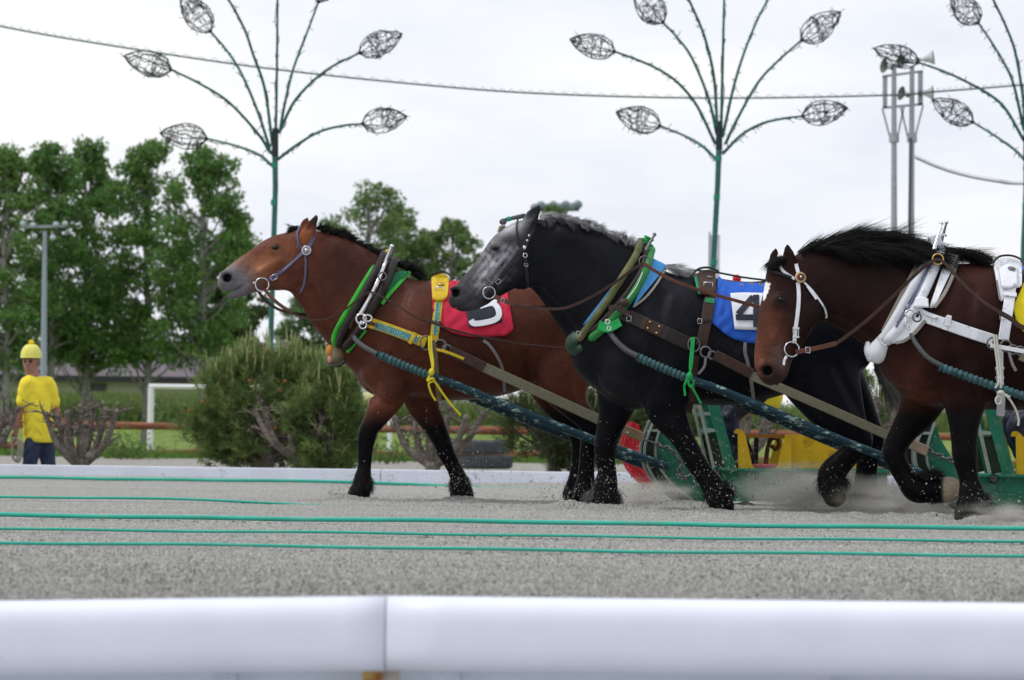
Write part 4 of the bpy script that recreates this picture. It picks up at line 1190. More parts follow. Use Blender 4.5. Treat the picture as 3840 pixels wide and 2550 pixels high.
ornament('H', (1200, 1150), [
    ([(1180, 1180), (1080, 1100), (920, 1040), (720, 990)], (380, 950), 92),
    ([(1180, 1100), (1060, 930), (860, 720), (650, 590), (465, 500)], (125, 400), 88),
    ([(1165, 1060), (1080, 800), (960, 520), (850, 350), (745, 230)], (530, -40), 95),
    ([(1185, 1040), (1130, 640), (1050, 400), (980, 200), (860, -20), (720, -220)], (560, -480), 92),
    ([(1205, 1030), (1215, 500), (1222, -250)], (1230, -560), 90),
    ([(1235, 950), (1270, 750), (1330, 500), (1420, 260), (1510, 20)], (1600, -270), 90),
    ([(1240, 930), (1330, 740), (1450, 600), (1600, 480), (1800, 380)], (2110, 240), 88),
    ([(1220, 1140), (1350, 1040), (1520, 940), (1700, 895), (1820, 885)], (2145, 830), 90)],
    [(1202, 1110), (1205, 1333), (1165, 2640)], 'teal ornament post with wire bulbs rising behind the bay horse head', 50.0)
ornament('I', (1130, 1080), [
    ([(1110, 1130), (1000, 1030), (880, 965), (720, 900)], (400, 800), 95),
    ([(1110, 1030), (980, 760), (850, 600), (720, 505), (560, 430), (395, 370)], (70, 280), 85),
    ([(1120, 960), (1060, 700), (940, 410), (830, 260), (740, 165)], (530, -80), 98),
    ([(1125, 950), (1100, 560), (1040, 290), (980, 130), (910, -20), (800, -230)], (650, -500), 92),
    ([(1150, 950), (1165, 300), (1178, -250)], (1185, -560), 90),
    ([(1160, 980), (1240, 620), (1320, 360), (1410, 140), (1485, -5)], (1570, -280), 90),
    ([(1180, 1030), (1250, 880), (1400, 610), (1530, 460), (1720, 290)], (2005, 85), 92),
    ([(1160, 1100), (1300, 960), (1450, 880), (1600, 845), (1725, 830)], (2055, 770), 88)],
    [(1135, 1060), (1125, 1333), (1080, 2150), (1040, 2900)], 'teal ornament post with wire bulbs rising behind the grey horse back', 50.0)
_a3 = [([(1115, 1040), (1050, 975), (930, 890), (785, 800)], (515, 650), 78),
       ([(1115, 920), (1000, 720), (900, 625), (750, 540), (600, 470), (430, 410)], (135, 315), 70),
       ([(1115, 850), (1050, 560), (990, 420), (900, 270), (820, 155)], (640, -50), 88),
       ([(1120, 850), (1110, 650), (1060, 350), (1000, 180), (915, 0), (820, -180)], (700, -420), 85)]
_a3 += [([(2262 - x, y) for x, y in pts], (2262 - tp[0], tp[1]), hw) for pts, tp, hw in _a3[:3]]
ornament('J', (1131, 1060), _a3, [(1131, 1030), (1128, 1250), (1112, 1620), (1095, 2600)], 'teal ornament post at the right edge, mostly out of the picture', 48.0)

M_CABLE = mat('festoon_cable', (.10, .15, .14), .7)
def cable(name, pts, d, r, label, wob=True):
    c = vspline([P(u_, v_, d) for u_, v_ in pts], 12)
    root = thing(name, c[0], label, 'cable')
    MB().tube(c, r, 6).build('cable_core', M_CABLE, root)
    if wob:
        w = []
        for i in range(len(c) - 1):
            for k in range(4):
                p = c[i].lerp(c[i + 1], k / 4); a = (i * 4 + k) * 1.57
                w.append(p + Vector((0, math.cos(a) * .035, math.sin(a) * .04 + .02)))
        MB().tube(w, .004, 3, caps=False).build('wound_wire', M_WIRE, root)
cable('festoon_cable', [(-500, -10), (0, 98), (400, 168), (1000, 256), (1640, 323), (2100, 354), (2700, 368), (3340, 357), (3510, 344), (3840, 318), (4300, 275)], 54.0, .017, 'long dark cable sagging across the whole sky')
cable('festoon_cable', [(3432, 592), (3520, 630), (3620, 660), (3740, 682), (3840, 690), (4200, 680)], 58.0, .016, 'short cable running right from the loudspeaker poles')

# loudspeaker poles
M_STEEL = mat('galvanised_steel', (.33, .36, .39), .5, metal=.35, var=.12)
M_STEELD = mat('dark_conduit', (.07, .10, .11), .5)
sd_ = 58.0
spk = thing('loudspeaker_poles', Vector((Z('J', 320, 900, sd_).x, sd_, 0)), 'twin grey poles carrying horn loudspeakers at the upper right', 'loudspeaker pole')
def jz(x, y, dd=0): return Z('J', x, y, sd_ + dd)
for x in (266, 384):
    a, b = jz(x, 440), jz(x + (0 if x < 300 else -6), 1560)
    MB().tube([a, b, Vector((b.x, sd_, 0))], [px(9, sd_), px(12, sd_), px(13, sd_)], 12).build('pole', M_STEEL, spk)
MB().tube([jz(375, 900, -.12), jz(366, 1560, -.12), Vector((jz(366, 1560).x, sd_ - .12, 0))], px(6, sd_), 8).build('conduit', M_STEELD, spk)
fr = MB()
for (a, b) in (((190, 500), (455, 465)), ((190, 705), (455, 680)), ((200, 500), (200, 705)), ((215, 500), (213, 705)), ((430, 470), (430, 690)), ((446, 468), (446, 685))):
    fr.bar(jz(*a), jz(*b), .045, .045)
fr.build('speaker_frame', M_STEEL, spk)
for (a, b) in (((190, 710), (240, 900)), ((330, 700), (290, 890)), ((310, 700), (355, 890)), ((455, 690), (405, 890))):
    MB().bar(jz(*a), jz(*b), .035, .035).build('brace', M_STEEL, spk)
for x in (266, 384):
    MB().tube([jz(x, 930), jz(x, 870)], px(19, sd_), 12).build('pole_clamp', M_STEEL, spk)
M_HORN = mat('horn_paint', (.50, .55, .55), .35, var=.08)
M_HORNI = mat('horn_inside', (.10, .14, .12), .6)
for (x, y, L, R, ang) in ((430, 390, 95, 50, 0.05), (445, 612, 75, 52, -.05), (245, 440, -55, 48, 0.0), (350, 620, -45, 48, .1), (340, 400, -40, 46, .0)):
    a = jz(x, y, -.15); dv = Vector((math.copysign(1, L), -.45 if L < 0 else -.25, .1 + ang)).normalized()
    ln = px(abs(L) * .574, sd_); R = px(R * .574, sd_)
    ts = np.linspace(0, 1, 8)
    h = MB().tube([a + dv * (ln * t) for t in ts], [R * (.22 + .78 * t ** 1.8) for t in ts], 18, caps=False).build('horn', M_HORN, spk)
    MB().tube([a + dv * (ln * t) for t in ts], [R * (.22 + .78 * t ** 1.8) * .94 for t in ts], 18, caps=False).build('horn_inside', M_HORNI, h)
    MB().sphere(a - dv * .02, R * .34, 10).build('driver', M_STEELD, h)

# floodlight mast at the left, floodlight bank on the skyline
M_MAST = mat('mast_paint', (.30, .34, .42), .5, var=.08)
md = 92.0
mb = Z('K', 285, 1560, md)
mast = thing('floodlight_mast', (mb.x, md, 0), 'slim grey floodlight mast behind the helmeted man', 'light mast')
mt = Z('K', 293, 640, md)
MB().tube([mt, mb, Vector((mb.x, md, 0))], [.06, .10, .11], 12).build('pole', M_MAST, mast)
MB().bar(Z('K', 150, 612, md), Z('K', 430, 606, md), .08, .08).build('crossarm', M_MAST, mast)
for x, y in ((150, 590), (215, 600), (365, 595), (425, 590), (225, 670), (345, 680)):
    c = Z('K', x, y, md - .1)
    MB().disc(c, .09, .08, Vector((.1, -1, -.35)), 14, .04).build('floodlight', mat('lamp_glass', (.40, .45, .52), .25), mast)
bd_ = 128.0
bk0, bk1 = P(2000, 790, bd_), P(2172, 786, bd_)
bank = thing('floodlight_bank', ((bk0.x + bk1.x) / 2, bd_, float(gz(bd_))), 'row of floodlights on the skyline above the grey horse poll', 'floodlights')
MB().bar(bk0, bk1, .15, .12).build('crossarm', M_STEELD, bank)
MB().tube([bk0.lerp(bk1, .5), Vector(((bk0.x + bk1.x) / 2, bd_, float(gz(bd_))))], .16, 10).build('pole', M_STEELD, bank)
for q in range(8):
    c = bk0.lerp(bk1, (q + .3) / 7.6) + Vector((0, -.1, .12 + .1 * (q % 2)))
    MB().disc(c, .19, .18, Vector((-.3 + .08 * q, -1, -.2)), 12, .06).build('floodlight', mat('floodlight_case', (.20, .25, .28), .4), bank)
# narrow banner on a pole behind the second ornament post
nb = P(2678, 880, 70.0)
ban = thing('banner', (nb.x, 70.0, 0), 'narrow white banner just behind the middle teal post', 'banner')
MB().tube([(nb.x - .11, 70, 0), (nb.x - .11, 70, nb.z + .06)], .02, 8).build('pole', M_STEEL, ban)
bb = P(2678, 1190, 70.0)
MB().box((nb.x + .02, 70.0, (nb.z + bb.z) / 2), px(38, 70), .015, nb.z - bb.z).build('cloth', mat('banner_cloth', (.55, .56, .66), .8), ban)

# tyres
M_TYRE = mat('tyre_rubber', (.075, .083, .092), .8, var=.25, scale=9, bump=.3)
for q, (u_, v_, lb) in enumerate(((1812, 1735, 'lower of two old truck tyres lying stacked behind the kerb'), (1798, 1680, 'upper of two old truck tyres lying stacked behind the kerb'))):
    c = P(u_, v_, 51.0)
    c.z = float(gz(51.0)) + .125 + q * .25
    root = thing('tyre', (c.x, c.y, c.z - .125), lb, 'tyre', 'stacked old tyres')
    R = .49
    t_ = MB(); vs = []; fs = []; n = 40
    prof = [(R - .2, -.09), (R - .13, -.12), (R - .03, -.115), (R, -.08), (R, .08), (R - .03, .115), (R - .13, .12), (R - .2, .09)]
    for i in range(n):
        a = 2 * math.pi * i / n
        for (r, z) in prof: vs.append(Vector((c.x + r * math.cos(a), c.y + r * math.sin(a), c.z + z)))
    k = len(prof)
    for i in range(n):
        for j in range(k):
            fs.append((i * k + j, i * k + (j + 1) % k, ((i + 1) % n) * k + (j + 1) % k, ((i + 1) % n) * k + j))
    t_.add(vs, fs, True).build('casing', M_TYRE, root)
    lug = MB()
    for i in range(56):
        a = 2 * math.pi * i / 56
        e = Vector((math.cos(a), math.sin(a), 0)); g = Vector((-math.sin(a), math.cos(a), 0))
        lug.box(c + e * (R + .004) + Vector((0, 0, 0)), .02, .026, .17, (e, g, Vector((0, 0, 1))))
    lug.build('tread', M_TYRE, root)

# ------------------------------------------------------------------ pines and pruned trees behind the kerb
def pruned(u, vbase, vtop, hw, d, seed, label, lean=0.0, thick=1.0, stubs=True):
    rs = random.Random(seed)
    b = P(u, vbase, d); base = Vector((b.x, d, float(gz(d))))
    top = P(u, vtop, d).z
    H = top - base.z
    root = thing('pruned_tree', base, label, 'tree', 'bare pruned trees behind the kerb')
    W = px(hw, d)
    t = MB()
    fork = base + Vector((lean * .3, 0, H * .42))
    t.tube(vspline([base - Vector((0, 0, .1)), base + Vector((.03, 0, H * .2)), fork], 4), [.10 * thick, .095 * thick, .09 * thick, .088 * thick, .085 * thick, .085 * thick, .085 * thick, .085 * thick, .085 * thick], 9)
    t.build('trunk', M_BARKD, root)
    nb = 7
    for q in range(nb):
        f = (q + .5) / nb * 2 - 1
        end = Vector((base.x + lean + W * f + rs.uniform(-.08, .08), d + rs.uniform(-.45, .45), top - abs(f) * H * .12 - rs.uniform(0, H * .12)))
        mid = fork.lerp(end, .5) + Vector((W * f * .15, 0, -H * .07 + rs.uniform(-.04, .04)))
        c = vspline([fork - Vector((0, 0, .06)), mid, end], 6)
        r0 = .055 * thick
        lb_ = MB().tube(c, np.linspace(r0, r0 * .55, len(c)), 7)
        lb_.sphere(c[-1], r0 * .75, 7)
        lo = lb_.build('limb', M_BARKD, root)
        tw = MB()
        for k in range(9):
            i = rs.randrange(len(c) // 2, len(c)); p = c[i]
            dv = Vector((rs.uniform(-1, 1), rs.uniform(-1, 1), rs.uniform(-.3, .9))).normalized() * rs.uniform(.10, .34)
            m_ = p + dv * .5 + Vector((rs.uniform(-.05, .05), 0, rs.uniform(-.03, .06)))
            tw.tube([p, m_, p + dv], [.016, .011, .005], 4, caps=False)
            for z in range(2):
                e = Vector((rs.uniform(-1, 1), rs.uniform(-1, 1), rs.uniform(-.2, 1))).normalized() * rs.uniform(.06, .16)
                tw.tube([m_, m_ + e], [.008, .004], 3, caps=False)
        tw.build('twigs', M_BARKD, lo)['kind'] = 'stuff'
    return root
pruned(300, 1745, 1495, 140, 35.0, 3, 'bare pruned tree in front of the man in yellow')
pruned(-75, 1745, 1492, 120, 35.4, 5, 'bare pruned branches poking in at the left edge')
pruned(1120, 1745, 1500, 190, 40.5, 8, 'gnarled grey pruned tree growing in front of the big pine')
pruned(1290, 1750, 1505, 130, 41.0, 12, 'gnarled pruned tree hiding the person in dark trousers')
pruned(1610, 1750, 1500, 190, 38.0, 21, 'bare pruned tree between the forelegs of the bay horse and the tyres', lean=.15, thick=1.15)
pruned(2780, 1760, 1430, 150, 39.0, 31, 'thick grey pruned tree behind the green sled')
pruned(3300, 1760, 1480, 120, 39.0, 37, 'grey pruned tree behind the hind legs of the grey horse')

def pine(u, vbot, vtop, hw, d, seed, label, n=1500, candles=110, trunk=True, col=(.140, .215, .066)):
    rs = np.random.default_rng(seed)
    b = P(u, vbot, d); top = P(u, vtop, d); base = Vector((b.x, d, float(gz(d))))
    W = px(hw, d); H = top.z - base.z
    root = thing('pine', base, label, 'pine', 'garden pines behind the kerb')
    ctr = np.array((base.x, d, base.z + H * .52))
    # clumps on a lumpy dome
    K = 46
    a = rs.uniform(0, 2 * math.pi, K); t = rs.uniform(-.85, 1, K)
    rad = np.sqrt(np.clip(1 - t ** 2, 0.05, 1)) * rs.uniform(.55, 1.0, K)
    cl = np.stack([ctr[0] + W * .9 * rad * np.cos(a), ctr[1] + W * .6 * rad * np.sin(a), ctr[2] + H * .40 * t * rs.uniform(.8, 1.05, K)], 1)
    ci = rs.integers(0, K, n)
    S = cl[ci] + rs.normal(0, 1, (n, 3)) * np.array((W * .11, W * .11, H * .06))
    out = S - ctr; out /= np.linalg.norm(out, axis=1, keepdims=True)
    out[:, 2] += .75; out /= np.linalg.norm(out, axis=1, keepdims=True)
    per = 13
    R0 = np.repeat(S, per, 0) + np.repeat(out, per, 0) * rs.uniform(-.02, .10, (n * per, 1))
    D0 = np.repeat(out, per, 0) * .55 + rs.normal(0, .55, (n * per, 3))
    D0 /= np.linalg.norm(D0, axis=1, keepdims=True)
    Ln = rs.uniform(.07, .13, (n * per, 1)); wd = np.cross(D0, rs.normal(0, 1, D0.shape)); wd /= np.linalg.norm(wd, axis=1, keepdims=True); wd *= .0058
    V = np.stack([R0 - wd, R0 + wd, R0 + D0 * Ln + wd * .3, R0 + D0 * Ln - wd * .3], 1)
    cc = leaf_cols(n, col, .40, .14)
    link('needles', np_mesh('needles', V.reshape(-1, 3), np.arange(n * per * 4).reshape(-1, 4), M_LEAF, False, np.repeat(cc, per * 4, axis=0)), root)['kind'] = 'stuff'
    ok = np.argsort(-(S[:, 2] + rs.uniform(0, .75 * H, n)))[:candles]
    ca = MB()
    for q in ok:
        p = Vector(S[q]); h = rs.uniform(.08, .34) * (1 if rs.uniform() < .6 else .5)
        e = p + Vector((rs.uniform(-.05, .05), rs.uniform(-.05, .05), h))
        ca.tube([p, p.lerp(e, .5), e], [.010, .011, .005], 5)
    ca.build('candles', mat('pine_candle', (.33, .35, .16), .8, var=.25), root)['kind'] = 'stuff'
    br = MB()
    for q in range(0, K):
        c = Vector(cl[q]); a_ = base + Vector((0, 0, H * float(rs.uniform(.12, .4))))
        br.tube([a_, a_.lerp(c, .5) + Vector((0, 0, -.05)), c], [.035, .025, .01], 5, caps=False)
    br.tube([base - Vector((0, 0, .1)), base + Vector((.03, 0, H * .5))], [.11, .06], 8)
    br.build('trunk', M_BARKD, root)
    return root
pine(1000, 1750, 1300, 320, 43.0, 4, 'big bushy pine with pale candles under the bay horse chin', 4600, 420)
pine(1235, 1750, 1375, 150, 40.5, 6, 'smaller pine touching the bay horse chest', 2300, 190)
pine(2080, 1750, 1430, 230, 44.0, 9, 'dark pine behind the bay horse hind legs', 1700, 60, col=(.065, .100, .038))
pine(2480, 1760, 1500, 180, 45.0, 14, 'dark pine behind the front curve of the green sled', 1100, 30, col=(.065, .100, .038))
pine(3310, 1760, 1370, 170, 44.0, 17, 'pine seen between the grey horse rump and the dark brown horse', 1500, 90, col=(.11, .17, .05))
# rusty cones and low shrubs
for q, (u_, v_) in enumerate(((708, 1541), (760, 1507), (935, 1428), (1068, 1430), (1048, 1462), (1134, 1476), (1033, 1604))):
    c = P(u_, v_, 42.2)
    MB().sphere(c, .024, 8, (1, 1, 1.15)).build('pine_cone', mat('cone', (.24, .085, .035), .9), None, c)
    o = COL.objects[-1]
    tag(o, 'small rusty brown cone on the big pine, %s' % ('at its left edge', 'upper left of the lower branches', 'below the candles, left of centre', 'upper one of the pair right of centre', 'lower one of the pair right of centre', 'rightmost, near the bay horse chest', 'lowest, by the pruned branches')[q], 'cone', 'cones on the big pine')
def shrub(u_, d, h, w, n, label, col, seed):
    b = P(u_, 1740, d); base = Vector((b.x, d, float(gz(d))))
    rs = np.random.default_rng(seed)
    C = np.array(base) + np.stack([rs.normal(0, w, n), rs.normal(0, w * .6, n), np.abs(rs.normal(0, h * .5, n)) + .03], 1)
    root = thing('shrub', base, label, 'shrub', 'low shrubs by the fence')
    leaves('foliage', C, .07, leaf_cols(n, col, .4), root)
    m = MB()
    for k in range(7):
        m.tube([base, base + Vector((rs.uniform(-w, w), rs.uniform(-w, w) * .6, h * rs.uniform(.4, .9)))], [.012, .004], 4)
    m.build('stems', M_BARKD, root)
shrub(455, 60.0, .55, .30, 700, 'low leafy shrub in front of the fence near the goal', (.10, .19, .04), 2)
shrub(520, 61.0, .3, .45, 500, 'low green growth at the lawn edge by the goal post', (.10, .20, .04), 3)
shrub(1450, 58.0, .5, .4, 600, 'leafy shrub behind the bay horse knee', (.08, .16, .035), 5)
# ------------------------------------------------------------------ harness
def path_on(h, z, pts, n=5, off=.004, side=-1):
    D = spline([(p[0], p[1]) for p in pts], n)
    pos, nr = [], []
    for x, y in D:
        p, q = surf(h, z, x, y, side, off)
        pos.append(p); nr.append(q)
    ok = [i for i, p in enumerate(pos) if p is not None]
    if not ok:
        return [Z(z, x, y, HD[h] - .2) for x, y in D], [Vector((0, -1, 0))] * len(D)
    for i, (x, y) in enumerate(D):
        if pos[i] is None:
            j = min(ok, key=lambda k: abs(k - i))
            pos[i] = Z(z, x, y, pos[j].y); nr[i] = nr[j]
    # follow the picture line exactly at the depth found, and calm sudden jumps
    ys = np.array([p.y for p in pos])
    if len(ys) > 4:
        k = np.pad(ys, 2, mode='edge'); sm = (k[:-4] + k[1:-3] + k[2:-2] + k[3:-1] + k[4:]) / 5
        ys = np.minimum(ys, sm) if side < 0 else np.maximum(ys, sm)
    out = []
    for i, (x, y) in enumerate(D): out.append(Z(z, x, y, ys[i]))
    nn = []
    for i in range(len(nr)):
        a = Vector((0, 0, 0))
        for j in range(max(0, i - 2), min(len(nr), i + 3)): a += nr[j]
        nn.append(a.normalized())
    return out, nn
def free(h, z, pts, n=5):
    """pts (x, y, sideways offset)"""
    D = spline(pts, n)
    return [Z(z, x, y, HD[h] + o) for x, y, o in D], [Vector((0, -1, 0))] * len(D)
def wpx(h, z, w): return px(w * ZOOM[z][2], HD[h] - .3)
def strap(h, z, pts, w, m, name, root, th=.006, off=.003, n=5):
    p, q = free(h, z, pts, n) if len(pts[0]) == 3 else path_on(h, z, pts, n, off)
    return MB().ribbon(p, q, wpx(h, z, w), th).build(name, m, root)
def rope(h, z, pts, r, m, name, root, n=5, off=.01, sides=7, prof=None):
    p, q = free(h, z, pts, n) if len(pts[0]) == 3 else path_on(h, z, pts, n, off)
    R = wpx(h, z, r)
    rr = [R * prof(i / (len(p) - 1)) for i in range(len(p))] if prof else R
    return MB().tube(p, rr, sides).build(name, m, root)
def roll(h, z, pts, r, m, name, root, n=6, lift=.6, sides=10, ends=(.10, .10)):
    """closed padded ring round the neck: near side follows the picture, far side mirrors it"""
    p, q = path_on(h, z, pts, n, 0)
    R = wpx(h, z, r); d = HD[h]; N = len(p)
    near = []
    for i, a in enumerate(p):
        t = i / (N - 1)
        pull = 1.0
        if t < .12: pull = math.sin(math.pi / 2 * (t / .12) * .92 + .12)
        if t > .9: pull = math.sin(math.pi / 2 * ((1 - t) / .1) * .92 + .12)
        yn = min(a.y, d - .12) - R * lift
        y = d + (yn - d) * pull
        x_, y_ = spline([(k[0], k[1]) for k in pts], n)[i]
        near.append(Z(z, x_, y_, y))
    far = [Vector((a.x, 2 * d - a.y, a.z)) for a in reversed(near)]
    return MB().tube(near + far, R, sides, close=True).build(name, m, root)
def patch(h, z, cols, m, name, root, nu=4, nv=12, off=.006, th=.008, wrinkle=0.0, seed=0):
    """sheet lying on the flank; cols = [(top, bottom), ...] picture points"""
    T = spline([c[0] for c in cols], nu); B = spline([c[1] for c in cols], nu)
    N = len(T); rs = np.random.default_rng(seed)
    G = np.zeros((N, nv + 1, 3)); D = np.zeros((N, nv + 1))
    for i in range(N):
        last = None
        for j in range(nv, -1, -1):
            t = j / nv
            x, y = T[i] * (1 - t) + B[i] * t
            p, q = surf(h, z, x, y, -1, 0)
            if p is None: yy = (last if last is not None else HD[h] - .3) + .02
            else: yy = p.y
            last = yy; D[i, j] = yy
    for _ in range(2):
        E = np.pad(D, 1, mode='edge'); D = np.minimum(D, (E[:-2, 1:-1] + E[2:, 1:-1] + E[1:-1, :-2] + E[1:-1, 2:]) / 4)
    V = []
    for i in range(N):
        for j in range(nv + 1):
            t = j / nv
            x, y = T[i] * (1 - t) + B[i] * t
            w = wrinkle * (math.sin(i * .9 + 1.7 * math.sin(j * .5) + seed) * .6 + math.sin(i * .37 + j * .7) * .4)
            V.append(Z(z, x, y, D[i, j] - off - th - abs(w)))
    K = nv + 1
    V2 = [Vector((v.x, v.y + th, v.z)) for v in V]
    fs = []; o = len(V)
    for i in range(N - 1):
        for j in range(nv):
            a = (i * K + j, i * K + j + 1, (i + 1) * K + j + 1, (i + 1) * K + j)
            fs.append(a); fs.append(tuple(k + o for k in reversed(a)))
    for i in range(N - 1):
        for j in (0, nv): fs.append((i * K + j, (i + 1) * K + j, (i + 1) * K + j + o, i * K + j + o))
    for j in range(nv):
        for i in (0, N - 1): fs.append((i * K + j, i * K + j + 1, i * K + j + 1 + o, i * K + j + o))
    return MB().add(V + V2, fs, True).build(name, m, root)
def ring(h, z, x, y, R, r, m, name, root, yo=None, sq=1.0):
    p, q = surf(h, z, x, y, -1, .012)
    if yo is not None or p is None: p = Z(z, x, y, HD[h] + (yo if yo is not None else -.15))
    else:
        yy = [p.y]
        for k in range(8):
            q2, _ = surf(h, z, x + R * math.cos(k * .785), y + R * math.sin(k * .785), -1, 0)
            if q2 is not None: yy.append(q2.y)
        p = Z(z, x, y, min(yy) - .008)
    return MB().torus(p, wpx(h, z, R), wpx(h, z, r), Vector((.12, -1, .05)), 26, 8, sq).build(name, m, root)
def at(h, z, x, y, off=.01, yo=None):
    p, q = surf(h, z, x, y, -1, 0)
    if p is None or yo is not None: return Z(z, x, y, HD[h] + (yo if yo is not None else -.2)), Vector((0, -1, 0))
    return Z(z, x, y, p.y - off), q
def dots(h, z, pts, r, m, name, root, off=.012, n=8):
    for (x, y) in pts:
        p, q = at(h, z, x, y, off)
        MB().sphere(p, wpx(h, z, r), n).build(name, m, root)
def buckle(h, z, x, y, w, hgt, m, root, off=.014, yo=None, ang=0.0):
    p, q = at(h, z, x, y, off, yo)
    a, b = wpx(h, z, w) / 2, wpx(h, z, hgt) / 2; r = min(a, b) * .16
    ca, sa = math.cos(ang), math.sin(ang)
    c = [Vector((p.x + i * a * ca - j * b * sa, p.y, p.z - (i * a * sa + j * b * ca))) for i, j in ((-1, -1), (1, -1), (1, 1), (-1, 1))]
    return MB().tube([c[0], c[0].lerp(c[1], .5), c[1], c[1].lerp(c[2], .5), c[2], c[2].lerp(c[3], .5), c[3], c[3].lerp(c[0], .5)], r, 6, close=True).build('buckle', m, root)
def blob(c, sx, sy, sz, m, name, root, tilt=0.0, n=16):
    ca, sa = math.cos(tilt), math.sin(tilt)
    return MB().sphere(c, 1.0, n, (sx, sy, sz), (Vector((ca, 0, sa)), Vector((0, 1, 0)), Vector((-sa, 0, ca)))).build(name, m, root)
def pouch(h, z, rows, m, name, root, kk=1.35):
    nd = nodes([(z, x, y, r, yo, kk) for (x, y, r, yo) in rows], HD[h])
    A = np.array(nd); g = Field(A[:, :3].min(0) - .2, A[:, :3].max(0) + .2, .008)
    g.chain(nd, .03)
    V, Q = g.surface(2)
    return link(name, np_mesh(name, V, Q, m, True), root)
def hroot(h, z, x, y, name, label, cat, group=None):
    p, q = at(h, z, x, y)
    return thing(name, p, label, cat, group)
def ribs(h, z, a, b, n, r0, r1, yo, mA, mB_, root):
    """corrugated sleeve on a shaft"""
    A = Z(z, *a, HD[h] + yo); B = Z(z, *b, HD[h] + yo)
    pts, rr = [], []
    for i in range(n * 6 + 1):
        t = i / (n * 6)
        pts.append(A.lerp(B, t) + Vector((0, 0, -.004 * math.sin(math.pi * t)))); rr.append(wpx(h, z, r0) * (1 + .16 * math.cos(2 * math.pi * i / 6)))
    return MB().tube(pts, rr, 12).build('corrugated_sleeve', mA, root)

LEA = mat('brown_leather', (.042, .020, .014), .5, var=.3, scale=20)
LEAR = mat('russet_leather', (.095, .032, .019), .48, var=.25, scale=20)
LEAD = mat('dark_leather', (.018, .013, .012), .55, var=.3, scale=20, bump=.1)
LEAB = mat('black_leather', (.012, .012, .014), .42, var=.2)
LEAK = mat('worn_khaki', (.175, .148, .082), .7, var=.3, scale=18, dirt=(.09, .07, .04), dirt_amt=.3, dirt_scale=14)
WEB = mat('khaki_webbing', (.165, .155, .105), .85, var=.15, scale=30, bump=.3, bscale=200)
CHROME = mat('chrome', (.62, .63, .66), .22, metal=1.0, var=.05)
IRON = mat('worn_iron', (.16, .16, .165), .5, metal=.8, var=.3, scale=25)
BRASS = mat('brass', (.55, .36, .12), .35, metal=.9)
PURP = mat('purple_strap', (.085, .075, .150), .5, var=.15)
GRN = mat('bright_green', (.035, .36, .028), .6, var=.15, scale=10)
GRND = mat('dark_green_felt', (.012, .125, .055), .85, var=.2)
YEL = mat('yellow_leather', (.62, .43, .012), .5, var=.14, scale=14, dirt=(.36, .24, .03), dirt_amt=.15, dirt_scale=12)
TURQ = mat('turquoise_panel', (.055, .27, .255), .5, var=.1)
RED = mat('red_cloth', (.56, .018, .058), .75, var=.08, scale=5)
BLUE = mat('blue_cloth', (.018, .105, .52), .75, var=.10, scale=5)
YCL = mat('yellow_cloth', (.72, .58, .01), .75, var=.08)
NAVY = mat('dark_print', (.022, .026, .042), .7, var=.2)
WHT = mat('white_leather', (.74, .755, .81), .4, var=.08, scale=14, dirt=(.36, .34, .31), dirt_amt=.12, dirt_scale=16)
WHP = mat('white_print', (.74, .76, .82), .7, var=.05)
LBLUE = mat('pale_blue_pad', (.06, .27, .58), .7, var=.12)
TRIM = mat('grey_trim', (.24, .22, .19), .7, var=.2)
RUB = mat('black_rubber', (.055, .058, .062), .55, var=.15)
SHAFT = mat('shaft_paint', (.006, .030, .044), .42, var=.35, scale=12, dirt=(.36, .52, .48), dirt_amt=.22, dirt_scale=22, spec=.25, stretch=(.6, 1, 1.3))
SLEEVE = mat('sleeve_paint', (.035, .100, .108), .55, var=.35, scale=25, dirt=(.012, .045, .055), dirt_amt=.45, dirt_scale=18)
GREYS = mat('grey_strap', (.22, .20, .205), .7, var=.15)
GROPE = mat('green_rope', (.008, .32, .075), .6); YROPE = mat('yellow_rope', (.66, .56, .02), .6); WROPE = mat('white_rope', (.50, .49, .44), .7)

def shaft_pair(h, hose, rib, nr, smooth, zs, far, label):
    """hose: rubber lead; rib: corrugated part; smooth: painted pole running back"""
    z0 = hose[0]
    for side, (yo, lb) in enumerate(((-.50, 'near side ' + label), (.50, 'far side ' + label))):
        root = thing('sled_shaft', Z(zs[0], *smooth[-1][1:], HD[h] + yo) if False else Z(smooth[-1][0], *smooth[-1][1:], HD[h] + yo), lb, 'shaft', 'blue painted sled shafts')
        if side == 0:
            p0, _ = path_on(h, z0, hose[1], 6, .02)
            e = Z(rib[0], *rib[1], HD[h] + yo)
            k = len(p0)
            pts = [a.lerp(Vector((a.x, HD[h] + yo, a.z)), min(1, (i / (k - 1)) ** 1.2)) for i, a in enumerate(p0)]
            MB().tube(pts, wpx(h, z0, 20), 9).build('rubber_lead', RUB, root)
            ribs(h, rib[0], rib[1], rib[2], nr, 30 * .51 / ZOOM[rib[0]][2], 0, yo, SLEEVE, None, root)
        pts = [Z(q[0], q[1], q[2], HD[h] + yo) for q in smooth]
        if side == 1: pts = [p + Vector((0, 0, -far)) for p in pts]
        c = vspline(pts, 6)
        MB().tube(c, px(16.0, HD[h]), 14).build('pole', SHAFT, root)

